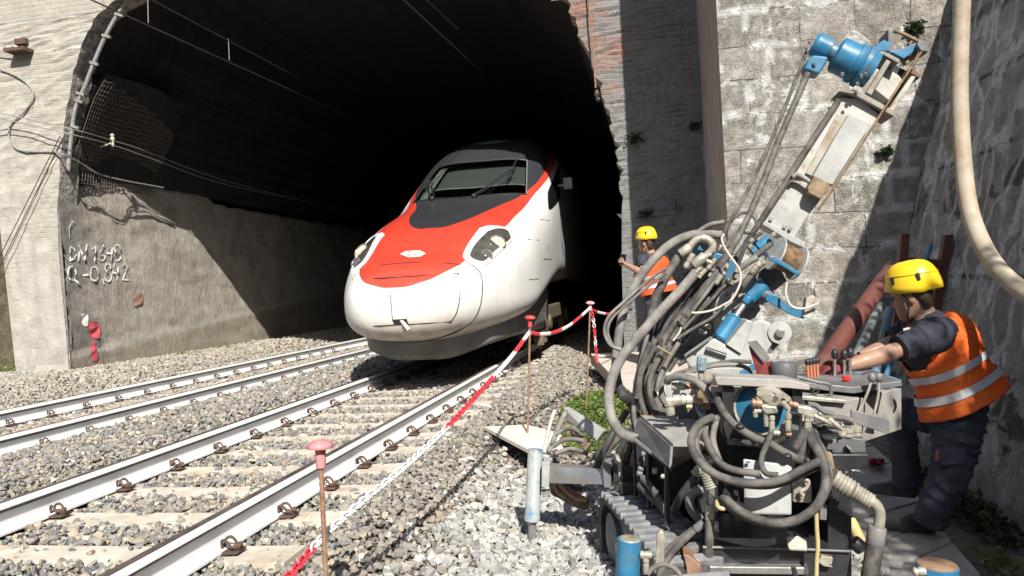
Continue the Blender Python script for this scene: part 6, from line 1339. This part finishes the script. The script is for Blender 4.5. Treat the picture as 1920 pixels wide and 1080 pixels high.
def near_worker():
    PWY = 4.95
    j = lambda a, b, Y=PWY: P(a, b, Y)
    t = thing('person', 'worker in yellow helmet and orange vest leaning over the controls of the drilling rig', 'person', (1.62, 5.0, -0.52), 'railway workers')
    pel, neck = j(1806, 748), j(1736, 594)
    Fd = Vector((-0.62, 0.78, 0)); hipN, hipF = j(1798, 792, 4.88), j(1778, 778, 5.08); kneeN, ankN = j(1784, 880, 4.85), j(1741, 978, 4.92); kneeF, ankF = j(1688, 778, 5.22), j(1700, 905, 5.3)
    shN, elN, wrN = j(1746, 632, 4.74), j(1652, 668, 4.62), j(1580, 689, 4.55); shF, elF, wrF = j(1704, 622, 5.18), j(1655, 652, 5.15), j(1612, 668, 5.1)
    hc = j(1710, 552)
    V = [pel, pel.lerp(neck, 0.4), pel.lerp(neck, 0.75), neck, hc, shN, elN, wrN, shF, elF, wrF, hipN, kneeN, ankN, hipF, kneeF, ankF]
    E_ = [(0, 1), (1, 2), (2, 3), (3, 4), (2, 5), (5, 6), (6, 7), (2, 8), (8, 9), (9, 10), (0, 11), (11, 12), (12, 13), (0, 14), (14, 15), (15, 16)]
    Rr = [0.14, 0.13, 0.14, 0.062, 0.06, 0.060, 0.043, 0.030, 0.060, 0.043, 0.030, 0.09, 0.06, 0.045, 0.09, 0.06, 0.045]
    body = skinmesh('body', V, E_, Rr, M_SKIN, t)
    limb('forearm', [elN.lerp(shN, 0.25), elN, elN.lerp(wrN, 0.35), wrN], [0.048, 0.046, 0.047, 0.031], M_SKIN, body); limb('forearm', [elF.lerp(shF, 0.25), elF, elF.lerp(wrF, 0.35), wrF], [0.046, 0.044, 0.044, 0.030], M_SKIN, body)
    vest_torso(t, pel, neck, Fd, 0.245, 0.165, None, None, M_VEST)
    limb('sleeve', [pel.lerp(neck, 0.80) + Vector((0.0, -0.05, 0)), shN, shN.lerp(elN, 0.3), shN.lerp(elN, 0.66)], [0.12, 0.098, 0.085, 0.078], M_SHIRT, t); limb('sleeve', [pel.lerp(neck, 0.85), shF, shF.lerp(elF, 0.6)], [0.10, 0.085, 0.075], M_SHIRT, t)
    limb('trouser_leg', [pel + Vector((0.0, 0, 0.0)), hipN, hipN.lerp(kneeN, 0.5), kneeN, kneeN.lerp(ankN, 0.5), ankN + Vector((0.0, 0, -0.01))], [0.13, 0.138, 0.128, 0.108, 0.098, 0.088], M_TROU, t); limb('trouser_leg', [pel + Vector((-0.02, 0.02, 0)), hipF, hipF.lerp(kneeF, 0.55), kneeF, kneeF.lerp(ankF, 0.3), ankF], [0.14, 0.125, 0.105, 0.092, 0.088, 0.08], M_TROU, t)
    hp = limb('trouser_seat', [pel + Vector((0, 0, 0.10)), pel + Vector((0, 0, 0.02)), pel + Vector((0, 0, -0.07))], [0.13, 0.15, 0.12], M_TROU, t)
    m = MB(); m.prism([j(1762, 838, 4.70), j(1815, 842, 4.72), j(1812, 870, 4.72), j(1768, 874, 4.70)], (0, 0.03, 0)); m.build('cargo_pocket', M_TROU, t, bevel=0.01); m = MB(); m.prism([j(1757, 845, 4.70), j(1763, 844, 4.70), j(1761, 862, 4.70), j(1756, 864, 4.70)], (0, 0.02, 0)); m.build('red_tab', M_REDP, t)
    shoe(t, PZ(1742, 998, -0.53) + Vector((0.03, 0.0, 0)), Vector((-0.95, 0.18, 0))); shoe(t, ankF + Vector((0.06, 0.02, -0.10)), Vector((-0.8, 0.5, 0)))
    limb('neck', [neck.lerp(pel, 0.10), neck.lerp(hc, 0.4), hc + Vector((0.01, 0, -0.02))], [0.075, 0.062, 0.058], M_SKIN, body)
    fw = Vector((-0.86, 0.42, -0.22)); head(t, hc + Vector((0, 0, -0.01)), fw, Vector((-0.2, 0.0, 1)), 1.06); helmet(t, j(1712, 530), Vector((-0.90, 0.40, -0.16)), Vector((-0.16, 0, 1)), 1.06)
    hand(t, wrN, Vector((-0.95, 0.05, -0.02)), Vector((0.1, 0.3, -1)), 1.08, M_GLOVE, 0.75, 'glove'); hand(t, wrF, Vector((-0.9, 0.1, -0.25)), Vector((0, -0.2, -1)), 1.05, M_GLOVE, 0.7, 'glove')
    m = MB(); m.prism([j(1694, 616, 4.63), j(1706, 614, 4.63), j(1706, 617, 4.63), j(1694, 620, 4.63)], (0, 0.01, 0)); m.build('sleeve_badge', M_TAPE, t)
near_worker()
def far_worker():
    Y = 10.0; j = lambda a, b, Y_=Y: P(a, b, Y_)
    t = thing('person', 'worker in yellow helmet and orange vest holding up a phone beside the tunnel mouth', 'person', (0.05, 10, 0.0), 'railway workers')
    gz_ = 0.0; pel = Vector((0.10, 10.0, 0.93)); neck = j(1222, 478) ; hc = j(1212, 457)
    Fd = Vector((-0.72, 0.69, 0)); Ll = Vector((-0.69, -0.72, 0))
    shN = pel.lerp(neck, 0.86) + Ll * 0.18; elN = j(1205, 512, 9.75); wrN = j(1176, 497, 9.85); shF = pel.lerp(neck, 0.86) - Ll * 0.18; elF = shF + Vector((-0.05, 0.1, -0.28)); wrF = elF + Vector((-0.2, 0.05, 0.1))
    hN = pel + Ll * 0.09; hF = pel - Ll * 0.09; kN = hN + Vector((-0.03, 0, -0.42)); kF = hF + Vector((0, 0, -0.42)); aN = Vector((hN.x, hN.y, 0.10)); aF = Vector((hF.x, hF.y, 0.10))
    V = [pel, pel.lerp(neck, 0.4), pel.lerp(neck, 0.78), neck, hc, shN, elN, wrN, shF, elF, wrF, hN, kN, aN, hF, kF, aF]
    E_ = [(0, 1), (1, 2), (2, 3), (3, 4), (2, 5), (5, 6), (6, 7), (2, 8), (8, 9), (9, 10), (0, 11), (11, 12), (12, 13), (0, 14), (14, 15), (15, 16)]
    body = skinmesh('body', V, E_, [0.13, 0.12, 0.13, 0.058, 0.06, 0.055, 0.041, 0.029, 0.055, 0.041, 0.029, 0.085, 0.06, 0.045, 0.085, 0.06, 0.045], M_SKIN, t)
    limb('forearm', [elN.lerp(shN, 0.2), elN, elN.lerp(wrN, 0.4), wrN], [0.046, 0.044, 0.042, 0.030], M_SKIN, body)
    vest_torso(t, pel, neck, Fd, 0.215, 0.145, None, None, M_VESTR)
    limb('sleeve', [shN.lerp(shF, 0.15), shN, shN.lerp(elN, 0.55)], [0.09, 0.082, 0.070], M_SHIRT, t); limb('sleeve', [shF.lerp(shN, 0.15), shF, shF.lerp(elF, 0.55)], [0.09, 0.082, 0.070], M_SHIRT, t)
    limb('trouser_leg', [pel, hN, kN, aN + Vector((0, 0, -0.04))], [0.13, 0.115, 0.088, 0.08], M_TROU, t); limb('trouser_leg', [pel, hF, kF, aF + Vector((0, 0, -0.04))], [0.13, 0.115, 0.088, 0.08], M_TROU, t)
    shoe(t, Vector((aN.x + 0.05, aN.y - 0.04, 0.0)), Fd); shoe(t, Vector((aF.x + 0.05, aF.y - 0.04, 0.0)), Fd)
    limb('neck', [neck.lerp(pel, 0.06), neck.lerp(hc, 0.5), hc], [0.066, 0.058, 0.055], M_SKIN, body)
    head(t, hc, Vector((-0.88, 0.42, -0.05)), Vector((0, 0, 1)), 1.0); helmet(t, j(1212, 443), Vector((-0.90, 0.42, -0.04)), Vector((0, 0, 1)), 0.98)
    hand(t, wrN, Vector((-0.75, 0.1, 0.65)), Vector((-0.3, 0.9, 0.3)), 1.0, M_SKIN, 0.55)
    ph = MB(); c = wrN + Vector((-0.055, 0.05, 0.075)); ph.box(c, (0.075, 0.012, 0.15), Matrix.Rotation(0.25, 3, 'Y')); o = ph.build('phone', simple('black_phone', (0.012, 0.012, 0.014), None, 0.2), None, bevel=0.006, at=c); props(o, 'black phone held up by the worker beside the tunnel mouth', 'phone')
far_worker()
# ------------------------------------------------------------------ barrier posts, chain and tape
M_CAP = simple('faded_red_cap', (0.55, 0.16, 0.17), (0.62, 0.27, 0.27), 0.6, vs=14); M_CAPR = simple('red_cap', (0.60, 0.05, 0.06), (0.66, 0.10, 0.10), 0.5, vs=14); M_CAPW = simple('worn_pinkish_cap', (0.70, 0.55, 0.55), (0.62, 0.2, 0.22), 0.6, vs=30)
M_PR = simple('red_plastic', (0.62, 0.03, 0.05), (0.70, 0.06, 0.08), 0.5, vs=12); M_PW = simple('white_plastic', (0.76, 0.74, 0.73), (0.82, 0.80, 0.80), 0.5, vs=12, dirt=(0.55, 0.45, 0.43), ds=30)
def post(base, top, lab, capm):
    t = thing('barrier_post', lab, 'barrier post', base, 'rusty barrier posts with plastic caps'); m = MB(); d = Vector(top) - Vector(base); n = int(d.length / 0.012)
    m.tube([Vector(base) + d * (i / n) for i in range(n + 1)], [0.0085 + (0.0022 if i % 2 else 0) for i in range(n + 1)], 7); m.build('rebar', M_REBAR, t, smooth=True)
    m = MB(); m.lathe(Vector(top) + d.normalized() * -0.085, d, [(-0.01, 0.017), (0, 0.0185), (0.055, 0.0195), (0.060, 0.030), (0.064, 0.046), (0.070, 0.048), (0.080, 0.044), (0.089, 0.030), (0.093, 0.012)], 22); m.build('cap', capm, t, smooth=True)
    return t
post(P(616, 1180, 2.7), P(600, 829, 2.7), 'nearest rusty rebar post with a faded pink mushroom cap', M_CAP)
post(P(988, 868, 6.7), P(994, 593, 6.7), 'rusty rebar post with a bright red cap beside the blue stabiliser leg', M_CAPR)
post(P(1099, 768, 8.4), P(1107, 566, 8.4), 'rusty rebar post with a worn whitish cap standing in the green weeds', M_CAPW)
def chain(pts, lab, cols, ln=0.052, r=0.0055, w=0.030):
    p = spline(pts, 40); cum = [0]
    for a, b in zip(p, p[1:]): cum.append(cum[-1] + (b - a).length)
    T = cum[-1]; step = ln - 3.2 * r; n = int(T / step); t = thing('barrier_chain', lab, 'chain', p[-1]); cur = None; k = 0
    def pos(s_):
        i = max(0, min(len(cum) - 2, np.searchsorted(cum, s_) - 1)); return p[i].lerp(p[i + 1], (s_ - cum[i]) / max(cum[i + 1] - cum[i], 1e-9)), (p[i + 1] - p[i]).normalized()
    for i in range(n):
        c, d = pos((i + 0.5) * step); f = (i + 0.5) / n; col = [q for e, q in cols if f <= e][0]
        if cur is None or cur[0] != col:
            if cur: cur[1].build('red_links' if cur[0] == 'r' else 'white_links', M_PR if cur[0] == 'r' else M_PW, t, smooth=True)
            cur = (col, MB())
        u = Vector((0, 0, 1)).cross(d).normalized(); v = d.cross(u)
        if i % 2: u = v
        L2 = ln / 2 - w / 2; loop = [c + d * (L2 + w / 2 * math.cos(a)) + u * (w / 2 * math.sin(a)) for a in np.linspace(-math.pi / 2, math.pi / 2, 6)] + [c + d * (-L2 - w / 2 * math.cos(a)) - u * (w / 2 * math.sin(a)) for a in np.linspace(-math.pi / 2, math.pi / 2, 6)]
        cur[1].tube(loop, r, 5, closed=True)
    cur[1].build('red_links' if cur[0] == 'r' else 'white_links', M_PR if cur[0] == 'r' else M_PW, t, smooth=True)
chain([P(500, 1118, 2.35), P(545, 1077, 2.5), P(607, 1005, 2.85), P(680, 940, 3.15), P(750, 883, 3.5), P(800, 838, 3.85), P(850, 789, 4.25), P(915, 718, 5.0), P(960, 667, 5.8), P(993, 622, 6.65)], 'red and white plastic chain sagging along the track from the nearest post', [(0.085, 'r'), (0.42, 'w'), (0.66, 'r'), (0.83, 'w'), (0.93, 'r'), (1.1, 'w')])
chain([P(1110, 583, 8.38), P(1114, 612, 8.38), P(1117, 650, 8.38), P(1120, 688, 8.36)], 'red and white chain end hanging from the post in the weeds', [(0.15, 'r'), (0.3, 'w'), (0.5, 'r'), (0.65, 'w'), (1.1, 'r')], 0.045, 0.005, 0.026)
def tape(pts, lab, n, w0):
    t = thing('barrier_tape', lab, 'tape', pts[0]); p = spline(pts, 24); k = len(p)
    for q in range(n):
        a, b = int(q * (k - 1) / n), int((q + 1) * (k - 1) / n); m = MB(); m.tube(p[a:b + 1], w0, 8, flat=0.5); m.build('red_stripe' if (q + w_off) % 2 == 0 else 'white_stripe', M_PR if (q + w_off) % 2 == 0 else M_PW, t, smooth=True)
w_off = 0
tape([P(996, 624, 6.7), P(1015, 627, 6.95), P(1040, 623, 7.3), P(1065, 612, 7.7), P(1087, 595, 8.1), P(1106, 578, 8.4)], 'red and white tape sagging between the red capped and the whitish capped post', 6, 0.019)
tape([P(1108, 579, 8.4), P(1124, 586, 8.8), P(1148, 588, 9.4), P(1185, 580, 10.4)], 'short red and white tape from the whitish capped post to the tunnel jamb', 4, 0.016)
# pale board lying on the gravel
t = thing('board', 'pale flat board lying on the gravel behind the stabiliser leg', 'board', PZ(985, 815, -0.36))
q = [PZ(908, 800, -0.17), PZ(986, 796, -0.19), PZ(1050, 812, -0.22), PZ(1062, 836, -0.26), PZ(1030, 858, -0.28), PZ(990, 843, -0.24)]
m = MB(); m.prism(q, (0, 0, -0.03)); m.build('panel', simple('bleached_board', (0.62, 0.585, 0.49), (0.70, 0.66, 0.57), 0.85, vs=4, dirt=(0.45, 0.40, 0.32), ds=8), t)
# pipes leaning on the stone wall behind the near worker
M_PIPE = simple('red_oxide_pipe', (0.105, 0.034, 0.026), (0.15, 0.05, 0.038), 0.6, vs=5, dirt=(0.15, 0.09, 0.08), ds=6); M_PG = simple('galvanised_pipe', (0.24, 0.27, 0.27), (0.36, 0.40, 0.40), 0.45, 0.4, vs=12); M_PB = simple('blue_grey_pipe', (0.07, 0.14, 0.22), (0.13, 0.22, 0.30), 0.55, vs=9)
def leanpipe(name, a, b, Ya, Yb, r, mat, lab, cat='pipe'):
    m = MB(); m.tube([P(*a, Ya), P(*b, Yb)], r, 16); props(m.build(name, mat, smooth=True, at=P(*a, Ya)), lab, cat)
leanpipe('red_pipe', (1520, 715), (1672, 505), 5.6, 6.9, 0.068, M_PIPE, 'thick dark red pipe slanting up behind the near worker')
leanpipe('grey_pipe', (1560, 765), (1650, 572), 6.2, 7.2, 0.034, M_PG, 'thin grey metal pipe leaning beside the thick red pipe')
leanpipe('blue_pipe', (1630, 750), (1668, 580), 6.3, 7.4, 0.034, M_PB, 'pale blue pipe leaning behind the near worker')
leanpipe('blue_pipe', (1648, 745), (1745, 460), 6.4, 7.6, 0.022, M_BLUE, 'thin bright blue pipe leaning behind the near worker')
t = thing('pipe_rack', 'dark red steel pipe rack standing against the right wall behind the worker', 'pipe rack', P(1740, 700, 7.6))
for a, b in (((1699, 438), (1680, 640)), ((1781, 440), (1745, 640))): pl('upright', [(a[0] - 8, a[1]), (a[0] + 8, a[1]), (b[0] + 8, b[1]), (b[0] - 8, b[1])], 7.6, 0.10, M_PIPE, par=t)
pl('crossbar', [(1688, 481), (1770, 487), (1768, 502), (1686, 496)], 7.58, 0.08, M_PIPE, par=t); pl('crossbar', [(1684, 560), (1758, 566), (1756, 578), (1682, 572)], 7.58, 0.08, M_PIPE, par=t)
# rag
m = MB(); rr = random.Random(8); rows = [[PZ(1628 + 30 * i / 7 + rr.uniform(-1, 1), 860 + 12 * k / 5 + rr.uniform(-1, 1), -0.42 + rr.uniform(0, 0.06)) for i in range(8)] for k in range(6)]; m.grid(rows)
o = m.build('rag', simple('red_rag', (0.45, 0.03, 0.05), None, 0.9), smooth='all', at=PZ(1640, 866, -0.42)); o.modifiers.new('s', 'SOLIDIFY').thickness = 0.006; props(o, 'crumpled red rag on the trough slabs under the control console', 'rag')
# ------------------------------------------------------------------ plants
def leafmat(name, a, b):
    t = NT(name); at_ = t.n('ShaderNodeAttribute', attribute_name='col'); t.fin(t.mix(at_.outputs['Fac'], a, b), 0.6); tl = t.n('ShaderNodeBsdfTranslucent', {'Color': (*b, 1)}); mx = t.n('ShaderNodeMixShader', {0: 0.25, 1: t.b.outputs[0], 2: tl.outputs[0]}); t.t.links.new(mx.outputs[0], t.out.inputs[0]); return t.mat
M_LEAF = leafmat('fresh_leaf', (0.04, 0.085, 0.014), (0.22, 0.30, 0.06)); M_LEAFD = leafmat('dark_leaf', (0.012, 0.025, 0.008), (0.04, 0.07, 0.02)); M_DRY = leafmat('dry_leaf', (0.10, 0.09, 0.03), (0.22, 0.20, 0.08))
def leaves(name, pos, size, mat, parent=None, at=None, up=0.5, seed=1, shape=0.5):
    r = np.random.default_rng(seed); n = len(pos); d = r.normal(0, 1, (n, 3)); d[:, 2] = np.abs(d[:, 2]) * up + 0.1; d /= np.linalg.norm(d, axis=1)[:, None]; s_ = np.cross(d, r.normal(0, 1, (n, 3))); s_ /= np.linalg.norm(s_, axis=1)[:, None]; L = size * r.uniform(0.6, 1.4, (n, 1))
    org = origin(parent) if parent is not None else Vector(at if at is not None else (0, 0, 0)); P0 = np.array(pos) - np.array(org)
    V = np.stack([P0, P0 + d * L * 0.5 + s_ * L * shape * 0.5, P0 + d * L, P0 + d * L * 0.5 - s_ * L * shape * 0.5], 1).reshape(-1, 3)
    me = bpy.data.meshes.new(name); me.from_pydata([tuple(v) for v in V], [], [(4 * i, 4 * i + 1, 4 * i + 2, 4 * i + 3) for i in range(n)]); a = me.attributes.new('col', 'FLOAT', 'POINT'); a.data.foreach_set('value', np.repeat(r.uniform(0, 1, n), 4).astype(np.float32)); me.materials.append(mat)
    o = bpy.data.objects.new(name, me); COL.objects.link(o); ORG[o.name] = org
    if parent is not None: o.parent = parent
    else: o.location = org
    return o
r_ = np.random.default_rng(21)
def patch_weeds(cx, cy_, rx, ry, n, h, zf_, size, mat, lab, nm='weeds', seed=1):
    a = r_.uniform(0, 2 * math.pi, n); q = np.sqrt(r_.uniform(0, 1, n)); x = cx + rx * q * np.cos(a); y = cy_ + ry * q * np.sin(a); z = zf_(x, y) + r_.uniform(0, 1, n) * h * (1.1 - q * 0.8) * (0.5 + 0.5 * np.sin(x * 17) * np.cos(y * 13) * 0.8)
    o = leaves(nm, np.stack([x, y, z], 1), size, mat, at=(cx, cy_, float(zf_(np.array([cx]), np.array([cy_]))[0])), seed=seed); return props(o, lab, 'weeds')
gzz = lambda x, y: gz(x, y)
patch_weeds(-0.66, 8.3, 0.36, 1.35, 6500, 0.20, gzz, 0.042, M_LEAF, 'bright green weeds growing beside the walkway slabs')
patch_weeds(-0.16, 6.95, 0.20, 0.55, 900, 0.12, gzz, 0.05, M_LEAF, 'green weed patch between the thick grey hose and the walkway', seed=2)
patch_weeds(2.0, 5.9, 0.16, 1.0, 1100, 0.18, lambda x, y: np.full(np.shape(x), -0.58), 0.06, M_LEAFD, 'dark grass between the trough slabs and the right wall', seed=3)
patch_weeds(1.85, 4.4, 0.16, 0.5, 260, 0.08, lambda x, y: np.full(np.shape(x), -0.60), 0.06, M_DRY, 'dry grass at the foot of the right wall', seed=4)
for px, py, n, s_, lab in ((352, 650, 260, 0.04, 'small green weed tuft against the left tunnel wall'), (420, 633, 160, 0.04, 'smaller weed tuft against the left tunnel wall nearer the train')):
    c = PX(px, py, -9.75); patch_weeds(c.x, c.y, 0.18, 0.35, n, 0.10, gzz, s_, M_LEAF, lab, seed=n)
c = P(8, 700, 12.6); patch_weeds(c.x, 12.5, 0.3, 0.2, 110, 0.15, gzz, 0.06, M_LEAF, 'yellow green weeds at the foot of the mossy side wall', seed=9)
for (px, py, Y, n, sp, lab) in ((1190, 262, 11.95, 110, 0.10, 'dark fern clump on the left edge of the sooty jamb'), (1302, 238, 11.95, 90, 0.08, 'dark fern clump in the corner of the sooty jamb'), (1662, 286, 8.95, 110, 0.055, 'small dark plant growing from the stone wall joint'), (1718, 52, 8.95, 170, 0.07, 'dark green plant high up on the stone wall'), (1212, 402, 11.95, 80, 0.10, 'leafy clump on the jamb above the far worker')):  # small leafy wall plants, each a clump of loose dark leaves
    c = P(px, py, Y); q = r_.normal(0, 1, (n, 3)) * np.array((sp * 0.6, 0.03, sp * 0.4)) + np.array(c); q[:, 1] = np.minimum(q[:, 1], Y + 0.02); props(leaves('wall_plant', np.concatenate([q, np.repeat(np.array([c]), 40, 0)]), 0.045, M_LEAFD, at=c, seed=n, shape=0.7), lab, 'plant', kind='stuff')
# bushes on top of the right-hand wall (they dapple the light below)
def bush(c, rx, ry, rz, n, lab, seed):
    t = thing('bush', lab, 'bush', c, 'bushes on top of the right wall'); r = np.random.default_rng(seed); cl = r.normal(0, 0.45, (26, 3)) * np.array((rx, ry, rz)) + np.array((0, 0, rz)); k = r.integers(0, 26, n)
    q = cl[k] + r.normal(0, 1, (n, 3)) * 0.16 + np.array(c); leaves('crown', q, 0.11, M_LEAFD, parent=t, seed=seed); m = MB()
    for i in range(6): e = Vector(cl[i]) + Vector(c); m.tube([Vector(c), Vector(c).lerp(e, 0.5) + Vector((0.05, 0, 0.1)), e], [0.03, 0.02, 0.008], 6)
    m.build('stem', M_RUST, t)
bush((3.75, -0.6, 4.35), 0.55, 1.1, 0.45, 1700, 'leafy bush on the right wall top nearest the camera', 31); bush((3.9, 2.6, 4.4), 0.5, 0.8, 0.3, 700, 'leafy bush on the right wall top above the worker', 32)
